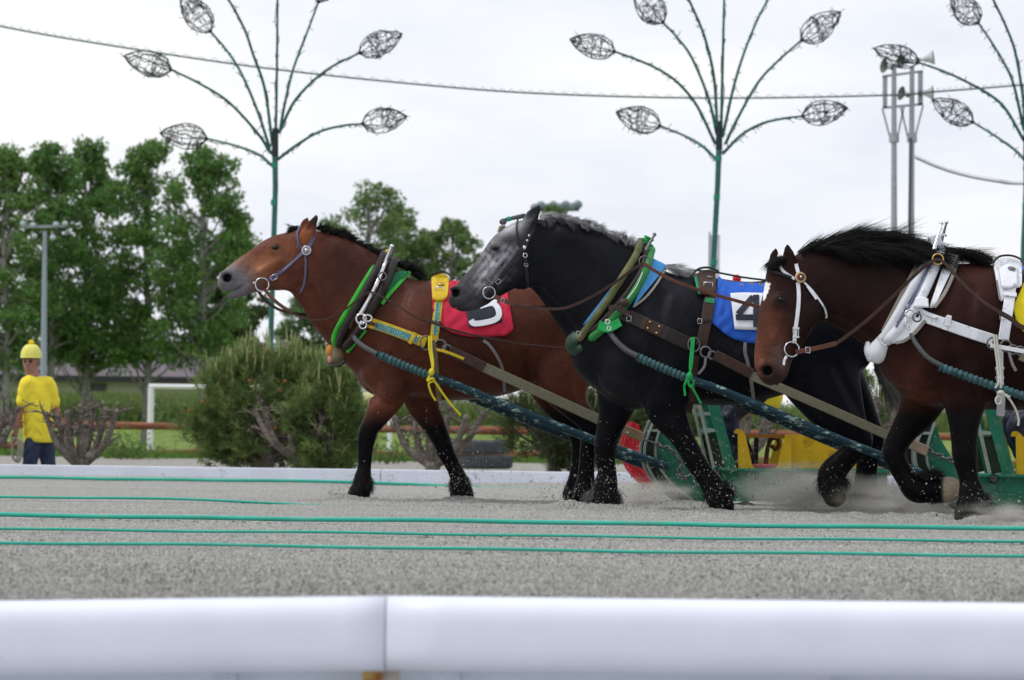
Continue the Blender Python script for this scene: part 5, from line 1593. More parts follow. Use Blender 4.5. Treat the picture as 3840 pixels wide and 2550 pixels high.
# ---- horse 1: bay
h = 0
R = hroot(h, 'A', 763, 350, 'bridle', 'purple studded bridle on the bay horse head', 'bridle', 'bridles')
strap(h, 'A', [(828, 215), (800, 290), (768, 345)], 30, PURP, 'crown_strap', R)
strap(h, 'A', [(716, 172), (690, 235), (698, 290), (735, 345)], 17, PURP, 'browband', R)
strap(h, 'A', [(745, 360), (680, 420), (600, 492), (530, 540), (478, 575)], 26, PURP, 'cheek_strap', R)
dots(h, 'A', [(735 - 140 * t, 372 + 122 * t) for t in np.linspace(0, 1, 14)], 4.5, CHROME, 'stud', R)
dots(h, 'A', [(693 + 8 * math.sin(t * 3), 215 + 110 * t) for t in np.linspace(0, 1, 7)], 3.5, CHROME, 'stud', R)
strap(h, 'A', [(754, 380), (758, 470), (748, 590), (722, 655)], 17, PURP, 'throat_strap', R)
rope(h, 'A', [(722, 655, -.1), (705, 676, -.06), (685, 668, -.02), (676, 640, .02)], 5, PURP, 'throat_loop', R)
p, q = at(h, 'A', 763, 352, .012)
ro = MB().disc(p, wpx(h, 'A', 38), .008, q, 24, .006).build('rosette', mat('rosette_metal', (.24, .23, .28), .4, metal=.6), R)
MB().torus(p + q * .008, wpx(h, 'A', 33), wpx(h, 'A', 4), q, 24, 6).build('rosette_rim', CHROME, ro)
MB().sphere(p + q * .014, wpx(h, 'A', 15), 12).build('rosette_boss', CHROME, ro)
ring(h, 'A', 437, 602, 50, 5.5, CHROME, 'bit_ring', R)
buckle(h, 'A', 523, 548, 46, 34, CHROME, R, ang=-.5)
rope(h, 'A', [(385, 588), (370, 592)], 5, CHROME, 'bit', R)
R = hroot(h, 'A', 470, 640, 'rein', 'thin brown rein running from the bay horse bit to the driver', 'rein', 'leather reins')
strap(h, 'A', [(458, 640, -.14), (500, 690, -.16), (560, 745, -.18), (640, 800, -.2)], 26, LEAR, 'bit_end', R)
strap(h, 'A', [(620, 790, -.2), (720, 842, -.24), (850, 862, -.28), (970, 832, -.31), (1080, 760, -.33), (1180, 685, -.36), (1235, 658, -.40), (1300, 682, -.44), (1420, 750, -.46), (1580, 850, -.47), (1700, 888, -.46), (1790, 920, -.47), (2000, 975, -.47), (2361, 1042, -.48)], 14, LEA, 'long_rein', R, n=6)
rope(h, 'A', [(2361, 1042, -.48), (2900, 1080, -.44), (3500, 1010, -.30), (3900, 960, -.2)], 6, LEA, 'rein_tail', R)
R = hroot(h, 'A', 420, 660, 'rein', 'dark far side rein under the bay horse jaw', 'rein', 'leather reins')
strap(h, 'A', [(410, 655, .06), (470, 725, .06), (560, 785, .06), (680, 815, .08), (810, 826, .14)], 22, LEA, 'strap', R)
R = hroot(h, 'A', 1200, 700, 'collar', 'green edged collar with steel hame on the bay horse neck', 'collar', 'horse collars')
roll(h, 'A', [(1295, 425), (1190, 590), (1090, 760), (1000, 915), (968, 1005), (985, 1060)], 24, GRN, 'front_pad', R)
roll(h, 'A', [(1335, 375), (1255, 540), (1165, 710), (1070, 880), (1015, 1000), (1000, 1060)], 31, LEAD, 'front_roll', R, lift=.9)
roll(h, 'A', [(1412, 425), (1345, 600), (1270, 740), (1190, 880), (1095, 1010), (1035, 1070)], 33, LEAD, 'rear_roll', R, lift=.8)
patch(h, 'A', [((1400, 520), (1320, 745)), ((1455, 500), (1330, 735)), ((1515, 505), (1345, 715))], GRND, 'rear_felt', R, nu=4, nv=8, off=.01)
strap(h, 'A', [(1522, 508), (1450, 590), (1380, 665), (1318, 745)], 26, GRN, 'rear_edge', R, off=.02)
strap(h, 'A', [(1200, 935), (1130, 1020), (1062, 1098)], 26, GRN, 'lower_edge', R, off=.02)
for s_ in (1, -1):
    pass
pp, _ = path_on(h, 'A', [(1395, 330), (1330, 480), (1270, 625), (1210, 740), (1160, 825)], 5, .05)
pp = [Vector((a.x, min(a.y, HD[h] - .14) - .05, a.z)) for a in pp]
MB().tube(pp, np.linspace(wpx(h, 'A', 13), wpx(h, 'A', 19), len(pp)), 10).build('hame', CHROME, R)
MB().sphere(pp[0], wpx(h, 'A', 17), 10).build('hame_knob', CHROME, R)
MB().tube([Vector((a.x, 2 * HD[h] - a.y, a.z)) for a in pp], wpx(h, 'A', 15), 8).build('hame', IRON, R)
rope(h, 'A', [(1345, 360, -.17), (1360, 350, -.12), (1375, 380, -.1)], 9, YEL, 'hame_tie', R)
ring(h, 'A', 1320, 542, 29, 6, IRON, 'terret', R, yo=-.36)
c, _ = at(h, 'A', 1000, 1105, .0, yo=-.07)
pouch(h, 'A', [(1015, 1030, 40, -.10), (1005, 1080, 52, -.08), (995, 1130, 54, -.07), (985, 1155, 40, -.06)], LEAK, 'throat_pouch', R)
c2, _ = at(h, 'A', 940, 1085, 0, yo=-.05)
blob(c2, wpx(h, 'A', 34), .07, wpx(h, 'A', 45), mat('orange_tassel', (.60, .22, .05), .8), 'orange_tassel', R)
c3, _ = at(h, 'A', 943, 1150, 0, yo=-.04)
blob(c3, wpx(h, 'A', 26), .06, wpx(h, 'A', 44), mat('pink_tassel', (.55, .24, .22), .8), 'pink_tassel', R)
rope(h, 'A', [(925, 1175, -.05), (960, 1196, -.12), (1005, 1198, -.18), (1042, 1165, -.18)], 12, LEAB, 'pouch_strap', R)
ring(h, 'A', 1165, 855, 36, 8, CHROME, 'hame_ring', R, yo=-.44)
ring(h, 'A', 1212, 850, 30, 7, CHROME, 'hame_ring', R, yo=-.45, sq=.8)
ring(h, 'A', 1178, 900, 26, 7, CHROME, 'hame_ring', R, yo=-.44)
strap(h, 'A', [(1110, 800), (1090, 850), (1070, 920)], 50, LEA, 'hame_flap', R, off=.05)
R = hroot(h, 'A', 1400, 940, 'hame_tug', 'yellow studded tug strap on the bay horse shoulder', 'harness strap', 'shoulder tug straps')
strap(h, 'A', [(1190, 872), (1300, 905), (1450, 958), (1640, 1030)], 76, YEL, 'strap', R, th=.010, off=.012)
strap(h, 'A', [(1265, 900), (1400, 945), (1583, 1012)], 52, TURQ, 'stud_panel', R, th=.003, off=.023)
for k in (-21, -7, 7, 21):
    dots(h, 'A', [(1270 + 305 * t - k * .33, 901 + 106 * t + k) for t in np.linspace(0, 1, 20)], 4.3, CHROME, 'stud', R, off=.034, n=6)
strap(h, 'A', [(1560, 955), (1545, 990), (1520, 1035)], 28, YEL, 'keeper', R, th=.008, off=.03)
strap(h, 'A', [(1150, 848), (1210, 875), (1285, 905)], 24, LEA, 'lead_strap', R, off=.03)
R = hroot(h, 'A', 1745, 560, 'back_pad', 'yellow studded back pad and strap on the bay horse back', 'harness pad', 'back pads with girth straps')
patch(h, 'A', [((1680, 552), (1690, 708)), ((1715, 530), (1720, 722)), ((1760, 520), (1760, 722)), ((1795, 535), (1790, 700)), ((1812, 565), (1800, 680))], YEL, 'pad', R, nu=4, nv=8, off=.02, th=.03)
for k in range(5):
    strap(h, 'A', [(1700 + k * 24, 545 - 6 * math.sin(k * .8)), (1715 + k * 15, 595)], 10, TURQ if k % 2 else CHROME, 'pad_rib', R, th=.006, off=.055)
p, q = at(h, 'A', 1750, 597, .06); MB().disc(p, wpx(h, 'A', 26), .008, q, 18, .006).build('pad_rosette', BRASS, R)
strap(h, 'A', [(1742, 640), (1736, 720), (1722, 840), (1706, 960), (1700, 1015)], 62, YEL, 'strap', R, th=.010, off=.02)
strap(h, 'A', [(1732, 735), (1722, 850), (1710, 970)], 36, TURQ, 'stud_panel', R, th=.003, off=.032)
for k in (-13, 13):
    dots(h, 'A', [(1732 + k - 22 * t, 738 + 230 * t) for t in np.linspace(0, 1, 18)], 4, CHROME, 'stud', R, off=.04, n=6)
buckle(h, 'A', 1738, 650, 60, 60, CHROME, R, off=.045)
strap(h, 'A', [(1678, 875), (1715, 880), (1758, 885)], 22, LEA, 'rein_keeper', R, th=.008, off=.035)
rope(h, 'A', [(1690, 525, -.13), (1750, 505, -.10), (1800, 520, -.12), (1845, 560, -.18)], 8, LEAD, 'top_strap', R)
R = hroot(h, 'A', 2000, 800, 'saddle_cloth', 'red saddle cloth with the white number 3 on the bay horse', 'saddle cloth', 'numbered saddle cloths')
patch(h, 'A', [((1677, 572), (1690, 785)), ((1760, 570), (1762, 908)), ((1860, 574), (1852, 960)), ((1980, 582), (1982, 986)), ((2110, 588), (2110, 984)), ((2215, 596), (2232, 974)), ((2240, 640), (2285, 928))], RED, 'cloth', R, nu=5, nv=16, off=.006, th=.006, wrinkle=.022, seed=3)
patch(h, 'A', [((1900, 640), (1962, 918)), ((1985, 625), (2040, 905)), ((2065, 612), (2120, 893)), ((2145, 600), (2205, 878))], NAVY, 'number_panel', R, nu=4, nv=10, off=.034, th=.003)
strap(h, 'A', [(1972, 862), (1992, 888), (2060, 884), (2145, 862), (2178, 825), (2165, 768), (2125, 742), (2035, 764)], 43, WHP, 'number_stroke', R, th=.003, off=.046, n=6)
strap(h, 'A', [(2125, 742), (2150, 705), (2130, 660), (2060, 660), (1950, 690)], 43, WHP, 'number_stroke', R, th=.003, off=.048, n=6)
R = hroot(h, 'A', 1690, 1250, 'girth_tie', 'yellow knotted rope and worn girth strap on the bay horse', 'girth', 'girths tied under the horses')
strap(h, 'A', [(1700, 1020), (1712, 1150), (1725, 1300), (1740, 1460)], 36, LEAK, 'girth_strap', R, off=.006)
for k in (-8, 8):
    rope(h, 'A', [(1672 + k, 980, -.47), (1675 + k, 1080, -.50), (1690 + k * .6, 1180, -.53), (1690, 1240, -.545)], 8, YROPE, 'rope', R)
c, _ = at(h, 'A', 1682, 1245, 0, yo=-.56)
MB().sphere(c, wpx(h, 'A', 22), 10, (1, .8, 1.3)).build('knot', YROPE, R)
rope(h, 'A', [(1670, 1270, -.56), (1652, 1310, -.56), (1690, 1290, -.57), (1700, 1310, -.56), (1662, 1330, -.56), (1680, 1400, -.54), (1712, 1455, -.53)], 8, YROPE, 'rope_end', R)
rope(h, 'A', [(1690, 1290, -.56), (1730, 1350, -.54), (1800, 1450, -.53), (1895, 1562, -.52)], 8, YROPE, 'rope_end', R)
R = hroot(h, 'A', 2150, 1150, 'belly_strap', 'thin grey strap hanging round the bay horse belly', 'harness strap', 'grey belly straps')
strap(h, 'A', [(2062, 1012), (2110, 1050), (2170, 1140), (2205, 1230), (2220, 1390)], 22, GREYS, 'strap', R, off=.006)
R = hroot(h, 'A', 1830, 1080, 'trace', 'khaki webbing trace from the bay horse to its sled', 'trace', 'webbing traces with chains')
ring(h, 'A', 1745, 1050, 42, 7, IRON, 'trace_ring', R, yo=-.47); ring(h, 'A', 1640, 1030, 40, 6, IRON, 'trace_ring', R, yo=-.46, sq=1.3); ring(h, 'A', 1795, 1078, 32, 8, IRON, 'trace_ring', R, yo=-.46)
strap(h, 'A', [(1715, 1078, -.475), (1800, 1100, -.48), (1920, 1148, -.48)], 20, YEL, 'yellow_tongue', R)
strap(h, 'A', [(1815, 1090, -.455), (1940, 1145, -.46), (2072, 1212, -.46)], 78, LEA, 'leather_end', R, th=.012)
strap(h, 'B', [(1280, 148, -.46), (1700, 338, -.46), (2150, 545, -.46), (2260, 600, -.46)], 74, WEB, 'webbing', R, th=.008)
strap(h, 'O', [(40, 425, -.46), (300, 540, -.455)], 120, mat('wooden_end', (.20, .145, .085), .8, var=.25), 'wooden_end', R, th=.03)
rope(h, 'O', [(310, 560, -.455), (420, 600, -.45), (470, 620, -.45)], 14, IRON, 'hook', R)
def chain(h, z, pts, lk, r, m, name, root, yo):
    c = [Z(z, x, y, HD[h] + yo) for x, y in spline(pts, 20)]
    L = [0]
    for i in range(1, len(c)): L.append(L[-1] + (c[i] - c[i - 1]).length)
    s = wpx(h, z, lk); n = max(2, int(L[-1] / s))
    for k in range(n):
        t = (k + .5) * s
        i = max(1, min(len(c) - 1, int(np.searchsorted(L, t))))
        p = c[i]; dv = (c[i] - c[i - 1]).normalized()
        nr = dv.cross(Vector((0, 1, 0))).normalized() if k % 2 else Vector((0, -1, 0))
        a = dv * (s * .66); b = nr.cross(dv).normalized() * (s * .36)
        MB().tube([p + a * math.cos(q) + b * math.sin(q) for q in np.linspace(0, 2 * math.pi, 11)[:-1]], wpx(h, z, r), 5, close=True).build(name, m, root)
chain(h, 'O', [(470, 615), (560, 660), (660, 690), (720, 760), (780, 870), (760, 960), (790, 1050), (890, 1020), (880, 950)], 62, 13, IRON, 'chain_link', R, -.46)
shaft_pair(0, ('A', [(1108, 960), (1130, 1010), (1200, 1068), (1292, 1118)]), ('A', (1288, 1116), (1690, 1278)), 13,
           [('A', 1660, 1264), ('A', 2000, 1395), ('B', 1300, 372), ('B', 1700, 532), ('B', 2100, 690), ('D', 560, 690), ('O', 300, 800), ('O', 640, 920)], 'A', .055, 'blue shaft of the sled behind the bay horse')
ring(h, 'A', 1108, 945, 16, 5, CHROME, 'snap', HORSE_OBJ[0], yo=-.36) if False else None

# ---- horse 2: dark grey
h = 1
R = hroot(h, 'C', 668, 380, 'bridle', 'black leather bridle on the dappled grey horse head', 'bridle', 'bridles')
strap(h, 'C', [(735, 200), (715, 260), (690, 320), (662, 385)], 38, LEAB, 'crown_strap', R)
strap(h, 'C', [(668, 152), (622, 190), (613, 260), (632, 372)], 12, LEAB, 'browband', R)
strap(h, 'C', [(655, 385), (600, 450), (545, 530), (488, 608)], 26, LEAB, 'cheek_strap', R)
strap(h, 'C', [(488, 608), (465, 640), (470, 690)], 30, LEAB, 'bit_strap', R)
for (x, y, r) in ((697, 297, 10), (684, 331, 10), (668, 379, 15)):
    p, q = at(h, 'C', x, y, .012); MB().disc(p, wpx(h, 'C', r), .006, q, 14, .008).build('stud', CHROME, R)
buckle(h, 'C', 488, 610, 34, 26, CHROME, R, ang=-.7)
ring(h, 'C', 425, 686, 42, 4, CHROME, 'bit_ring', R)
ring(h, 'C', 671, 432, 14, 3.5, CHROME, 'snap', R)
strap(h, 'C', [(673, 440), (676, 500), (682, 560), (680, 590)], 22, LEAB, 'throat_strap', R)
strap(h, 'C', [(686, 580), (690, 630), (678, 655), (655, 662)], 14, LEAB, 'throat_loop', R)
buckle(h, 'C', 677, 497, 26, 16, CHROME, R)
rope(h, 'C', [(380, 687), (395, 687)], 4, CHROME, 'bit', R)
R = hroot(h, 'C', 470, 715, 'rein', 'brown leather rein looping from the grey horse bit over its back', 'rein', 'leather reins')
strap(h, 'C', [(462, 712, -.15), (540, 745, -.18), (640, 775, -.2), (700, 783, -.22)], 32, LEAR, 'bit_end', R)
buckle(h, 'C', 517, 738, 20, 30, CHROME, R, yo=-.2)
strap(h, 'C', [(600, 765, -.2), (740, 790, -.24), (900, 796, -.28), (1010, 768, -.31), (1150, 700, -.34), (1290, 612, -.38), (1400, 530, -.42), (1482, 488, -.44)], 19, LEA, 'fore_rein', R, n=6)
strap(h, 'C', [(1482, 488, -.44), (1560, 540, -.46), (1700, 612, -.48), (1900, 682, -.48), (2100, 738, -.5), (2270, 785, -.5), (2500, 850, -.5)], 23, LEAR, 'back_rein', R, n=6)
rope(h, 'C', [(2500, 850, -.5), (3000, 900, -.5), (3500, 850, -.4), (3900, 800, -.25)], 8, LEA, 'rein_tail', R)
R = hroot(h, 'C', 800, 785, 'rein', 'brown far side rein below the grey horse throat', 'rein', 'leather reins')
strap(h, 'C', [(700, 780, .04), (780, 785, .06), (870, 773, .14)], 18, LEA, 'strap', R)
R = hroot(h, 'C', 1300, 700, 'collar', 'green and blue collar with rope tied hames on the grey horse', 'collar', 'horse collars')
M_ROLLK = mat('olive_roll', (.10, .115, .04), .6, var=.3, scale=6, dirt=(.20, .15, .07), dirt_amt=.3)
roll(h, 'C', [(1455, 335), (1425, 430), (1345, 560), (1245, 720), (1145, 860), (1065, 965), (1035, 1010)], 26, M_ROLLK, 'front_roll', R, lift=.7)
roll(h, 'C', [(1495, 365), (1470, 520), (1385, 660), (1300, 770), (1190, 890), (1085, 985)], 20, LEAD, 'middle_strap', R, lift=1.3)
roll(h, 'C', [(1530, 395), (1490, 530), (1420, 670), (1350, 770), (1270, 860), (1180, 950), (1095, 1015)], 30, mat('green_roll', (.022, .21, .045), .55, var=.2, scale=8), 'rear_roll', R, lift=.8)
rope(h, 'C', [(1472, 545), (1430, 640), (1370, 725)], 3, WHP, 'piping', R, off=.075)
patch(h, 'C', [((1545, 452), (1400, 790)), ((1590, 474), (1405, 786)), ((1640, 500), (1412, 778))], LBLUE, 'rear_pad', R, nu=5, nv=10, off=.012)
strap(h, 'C', [(1640, 500), (1570, 620), (1490, 720), (1410, 782)], 16, TRIM, 'pad_trim', R, off=.026)
patch(h, 'C', [((1375, 500), (1062, 905)), ((1390, 505), (1085, 900)), ((1405, 515), (1120, 860))], LBLUE, 'front_pad', R, nu=4, nv=12, off=.004)
for s_ in (-.05, .05):
    c, _ = at(h, 'C', 1552, 290, 0, yo=s_); b_, _ = at(h, 'C', 1490, 400, 0, yo=s_ * 2.2)
    MB().tube([b_, b_.lerp(c, .6), c], [wpx(h, 'C', 12), wpx(h, 'C', 10), wpx(h, 'C', 9)], 8).build('hame_top', IRON, R)
    MB().sphere(c, wpx(h, 'C', 14), 10).build('hame_knob', IRON, R)
for k in range(4):
    c, _ = at(h, 'C', 1500 + 14 * math.cos(k * 2), 315 + 18 * k, 0, yo=0)
    MB().torus(c, wpx(h, 'C', 30), wpx(h, 'C', 9), Vector((.45, .15 * k, .9)), 14, 6).build('green_tie', GROPE, R)
ring(h, 'C', 1484, 473, 37, 4.5, IRON, 'terret', R, yo=-.41)
c, _ = at(h, 'C', 1345, 755, 0, yo=-.44)
blob(c, wpx(h, 'C', 36), .03, wpx(h, 'C', 32), LEA, 'hame_knuckle', R)
strap(h, 'C', [(1240, 790), (1300, 790), (1380, 840)], 34, LEA, 'hame_lace', R, off=.08)
strap(h, 'C', [(1275, 780), (1255, 820), (1235, 850)], 24, LEA, 'hame_lace', R, off=.085)
strap(h, 'C', [(1170, 905), (1240, 925), (1320, 885)], 62, GROPE, 'green_wrap', R, off=.06)
c, _ = at(h, 'C', 1010, 1035, 0, yo=-.07)
M_POUCH = mat('dark_green_pouch', (.018, .045, .030), .5, var=.25, dirt=(.06, .12, .08), dirt_amt=.2)
pouch(h, 'C', [(1050, 975, 44, -.12), (1015, 1015, 62, -.09), (1000, 1050, 54, -.08), (1040, 1085, 44, -.10)], M_POUCH, 'throat_pouch', R)
c, _ = at(h, 'C', 1050, 1068, 0, yo=-.1); blob(c, wpx(h, 'C', 44), .11, wpx(h, 'C', 46), M_POUCH, 'pouch_bulge', R)
buckle(h, 'C', 1034, 965, 24, 32, CHROME, R, yo=-.27)
ring(h, 'C', 1232, 885, 15, 5, CHROME, 'snap', R, yo=-.46); ring(h, 'C', 1242, 930, 13, 4.5, CHROME, 'snap', R, yo=-.46)
R = hroot(h, 'C', 1550, 930, 'hame_tug', 'wide brown riveted tug strap on the grey horse shoulder', 'harness strap', 'shoulder tug straps')
strap(h, 'C', [(1320, 830), (1420, 868), (1600, 950), (1800, 1040)], 92, LEAD, 'strap', R, th=.012, off=.012)
strap(h, 'C', [(1465, 888), (1600, 948)], 84, LEA, 'riveted_plate', R, th=.005, off=.027)
dots(h, 'C', [(1521, 886), (1505, 928), (1584, 916), (1566, 960)], 9, BRASS, 'rivet', R, off=.036)
buckle(h, 'C', 1377, 862, 30, 34, CHROME, R, off=.03)
R = hroot(h, 'C', 1900, 600, 'back_pad', 'dark brown back pad and strap on the grey horse back', 'harness pad', 'back pads with girth straps')
patch(h, 'C', [((1838, 560), (1862, 690)), ((1870, 535), (1890, 700)), ((1920, 530), (1935, 695)), ((1965, 545), (1972, 690))], LEA, 'pad', R, nu=4, nv=8, off=.02, th=.035)
patch(h, 'C', [((1822, 575), (1848, 690)), ((1838, 562), (1868, 700))], GRN if False else mat('green_lining', (.012, .25, .10), .6), 'lining', R, nu=4, nv=6, off=.02, th=.03)
strap(h, 'C', [(1935, 640), (1928, 720), (1908, 860), (1870, 1045)], 76, LEA, 'strap', R, th=.012, off=.02)
strap(h, 'C', [(1896, 735), (1960, 745)], 42, mat('green_band', (.015, .20, .07), .6), 'green_band', R, th=.006, off=.036)
strap(h, 'C', [(1848, 878), (1880, 878), (1930, 868)], 24, LEAD, 'keeper', R, th=.008, off=.036)
buckle(h, 'C', 1860, 880, 28, 32, CHROME, R, off=.046)
p, q = at(h, 'C', 1928, 580, .06); MB().disc(p, wpx(h, 'C', 22), .008, q, 18, .004).build('pad_boss', IRON, R)
buckle(h, 'C', 1918, 635, 60, 40, CHROME, R, off=.06)
rope(h, 'C', [(1800, 575, -.2), (1850, 525, -.12), (1920, 515, -.1), (1990, 540, -.12)], 8, LEAD, 'top_strap', R)
rope(h, 'C', [(1640, 512, -.05), (1800, 530, -.05), (1960, 545, -.06), (2150, 580, -.06), (2330, 602, -.06), (2700, 640, -.06)], 7, mat('dark_green_cord', (.01, .05, .045), .5), 'back_cord', R)
R = hroot(h, 'C', 2150, 800, 'saddle_cloth', 'blue saddle cloth with the black number 4 on the grey horse', 'saddle cloth', 'numbered saddle cloths')
patch(h, 'C', [((1988, 572), (1940, 888)), ((2030, 600), (1990, 930)), ((2100, 612), (2060, 985)), ((2200, 618), (2150, 1018)), ((2300, 622), (2260, 1030)), ((2420, 635), (2400, 1010)), ((2500, 645), (2490, 960))], BLUE, 'cloth', R, nu=5, nv=16, off=.006, th=.006, wrinkle=.024, seed=5)
patch(h, 'C', [((2068, 688), (2098, 934)), ((2160, 684), (2180, 938)), ((2260, 686), (2270, 938)), ((2335, 690), (2340, 934))], WHP, 'number_panel', R, nu=4, nv=10, off=.040, th=.003)
strap(h, 'S', [(1385, 845), (1090, 1190)], 125, NAVY, 'number_stroke', R, th=.003, off=.056)
strap(h, 'S', [(1040, 1252), (1250, 1252), (1620, 1252)], 118, NAVY, 'number_stroke', R, th=.003, off=.054)
strap(h, 'S', [(1440, 812), (1442, 1150), (1445, 1450)], 120, NAVY, 'number_stroke', R, th=.003, off=.058)
for (x, y) in ((1160, 632), (1350, 615), (1525, 615)):
    p, q = at(h, 'S', x, y, .03); MB().torus(p, wpx(h, 'S', 26), wpx(h, 'S', 9), Vector((0, -1, .2)), 14, 6).build('eyelet', BRASS, R)
R = hroot(h, 'C', 1795, 1230, 'girth_tie', 'green knotted rope and brown girth strap on the grey horse', 'girth', 'girths tied under the horses')
strap(h, 'D', [(1110, 60), (1095, 180), (1078, 320), (1060, 450)], 44, LEA, 'girth_strap', R, off=.006)
for k in (-6, 6):
    rope(h, 'C', [(1815 + k, 990, -.5), (1808 + k, 1080, -.52), (1800 + k, 1170, -.54), (1795, 1225, -.55)], 8, GROPE, 'rope', R)
c, _ = at(h, 'C', 1790, 1255, 0, yo=-.56)
MB().sphere(c, wpx(h, 'C', 22), 10, (1, .8, 1.4)).build('knot', GROPE, R)
ring(h, 'C', 1800, 1300, 18, 7, GROPE, 'rope_loop', R, yo=-.56, sq=1.5)
rope(h, 'C', [(1780, 1270, -.56), (1758, 1310, -.56), (1756, 1340, -.55), (1762, 1388, -.55)], 8, GROPE, 'rope_end', R)
rope(h, 'C', [(1795, 1310, -.56), (1830, 1370, -.55), (1868, 1440, -.54)], 8, GROPE, 'rope_end', R)
R = hroot(h, 'C', 2190, 1200, 'belly_strap', 'grey strap hanging round the grey horse belly below the blue cloth', 'harness strap', 'grey belly straps')
strap(h, 'C', [(2170, 1022), (2168, 1090), (2188, 1170), (2212, 1300), (2226, 1412)], 24, GREYS, 'strap', R, off=.006)
R = hroot(h, 'C', 1960, 1110, 'trace', 'khaki webbing trace from the grey horse to its sled', 'trace', 'webbing traces with chains')
ring(h, 'C', 1900, 1090, 36, 7, IRON, 'trace_ring', R, yo=-.46); ring(h, 'C', 1820, 1040, 40, 5, IRON, 'trace_ring', R, yo=-.46, sq=1.2); ring(h, 'C', 1945, 1112, 26, 8, IRON, 'trace_ring', R, yo=-.455)
strap(h, 'C', [(1900, 1130, -.47), (1890, 1190, -.47), (1850, 1240, -.46)], 16, GREYS, 'loose_end', R)
strap(h, 'C', [(1960, 1108, -.46), (2090, 1175, -.46), (2215, 1240, -.46)], 72, LEA, 'leather_end', R, th=.012)
strap(h, 'D', [(1480, 195, -.46), (1900, 375, -.46), (2361, 580, -.46), (2548, 660, -.46)], 62, WEB, 'webbing', R, th=.008)
strap(h, 'R', [(20, 600, -.46), (215, 690, -.455)], 110, mat('pale_wooden_end', (.28, .21, .16), .8, var=.25), 'wooden_end', R, th=.03)
chain(h, 'R', [(215, 665), (330, 730), (420, 770), (490, 800), (560, 900)], 62, 12, IRON, 'chain_link', R, -.46)
shaft_pair(1, ('C', [(1245, 950), (1285, 1010), (1350, 1075), (1432, 1122)]), ('C', (1430, 1120), (1800, 1278)), 13,
           [('C', 1770, 1266), ('D', 1300, 305), ('D', 1700, 470), ('D', 2100, 640), ('F', 600, 525), ('F', 1000, 690), ('F', 1230, 780), ('R', 300, 990), ('R', 760, 1170)], 'C', .05, 'blue shaft of the sled behind the grey horse')

# ---- horse 3: dark brown with white harness
h = 2
R = hroot(h, 'E', 560, 560, 'bridle', 'white leather bridle with red rosette on the dark brown horse', 'bridle', 'bridles')
strap(h, 'E', [(392, 372), (386, 425), (420, 505), (515, 572)], 24, WHT, 'browband', R)
strap(h, 'E', [(525, 450), (535, 490), (545, 530)], 30, WHT, 'crown_strap', R)
strap(h, 'E', [(541, 600), (548, 700), (542, 820), (524, 960), (512, 1090)], 32, WHT, 'cheek_strap', R)
strap(h, 'E', [(592, 600), (650, 660), (700, 725), (750, 800), (772, 860), (765, 885)], 17, WHT, 'throat_strap', R)
strap(h, 'E', [(615, 628), (690, 735)], 20, WHT, 'strap_end', R, off=.014)
p, q = at(h, 'E', 562, 560, .014)
ro = MB().disc(p, wpx(h, 'E', 47), .008, q, 24, .004).build('rosette', mat('gilt_rim', (.42, .33, .17), .5, metal=.5, var=.4, scale=60), R)
MB().disc(p + q * .009, wpx(h, 'E', 31), .004, q, 20, .004).build('rosette_face', mat('red_enamel', (.11, .018, .014), .3), ro)
MB().sphere(p + q * .016, wpx(h, 'E', 12), 10).build('rosette_boss', CHROME, ro)
ring(h, 'E', 492, 1137, 60, 6, CHROME, 'bit_ring', R)
buckle(h, 'E', 524, 1002, 44, 60, CHROME, R)
for y in (965, 1035): strap(h, 'E', [(500, y), (550, y + 4)], 16, WHT, 'keeper', R, off=.014)
strap(h, 'E', [(450, 1190), (430, 1230), (425, 1265)], 22, CHROME, 'bit', R)
R = hroot(h, 'E', 530, 1155, 'rein', 'brown rein from the white bridle up over the dark brown horse shoulder', 'rein', 'leather reins')
strap(h, 'E', [(525, 1160, -.27), (620, 1142, -.28), (750, 1115, -.28), (850, 1090, -.28)], 38, LEAR, 'bit_end', R)
buckle(h, 'E', 622, 1143, 34, 44, CHROME, R, yo=-.3)
strap(h, 'E', [(800, 1105, -.28), (850, 1090, -.28), (960, 1012, -.29), (1100, 902, -.32), (1300, 720, -.36), (1450, 572, -.40), (1580, 452, -.44)], 27, LEA, 'fore_rein', R, n=6)
strap(h, 'E', [(1580, 452, -.44), (1665, 415, -.45), (1730, 452, -.46), (1850, 590, -.50), (2000, 730, -.53), (2150, 832, -.55)], 24, LEA, 'back_rein', R, n=6)
strap(h, 'E', [(2150, 832, -.55), (2260, 895, -.55), (2361, 965, -.55), (2700, 1050, -.55), (3300, 1080, -.55)], 40, LEA, 'tail_rein', R)
R = hroot(h, 'E', 780, 900, 'rein', 'reddish far side rein behind the dark brown horse jaw', 'rein', 'leather reins')
strap(h, 'E', [(745, 895, .08), (820, 905, .12), (910, 930, .16)], 28, LEAR, 'strap', R)
R = hroot(h, 'E', 1450, 700, 'collar', 'white padded collar with ball topped hames on the dark brown horse', 'collar', 'horse collars')
patch(h, 'E', [((1490, 440), (1212, 985)), ((1530, 445), (1225, 1010)), ((1570, 450), (1240, 1025))], TRIM, 'front_pad', R, nu=4, nv=12, off=.004, th=.012)
roll(h, 'E', [(1640, 330), (1560, 470), (1450, 660), (1340, 860), (1245, 1020), (1200, 1090)], 36, WHT, 'front_roll', R, lift=.7)
strap(h, 'E', [(1610, 440), (1540, 580), (1440, 780), (1330, 960)], 18, mat('blue_grey_seam', (.10, .13, .22), .4), 'hame_seam', R, off=.075)
roll(h, 'E', [(1700, 330), (1640, 480), (1570, 640), (1490, 800), (1400, 920), (1310, 1020), (1240, 1095)], 44, WHT, 'rear_roll', R, lift=.75)
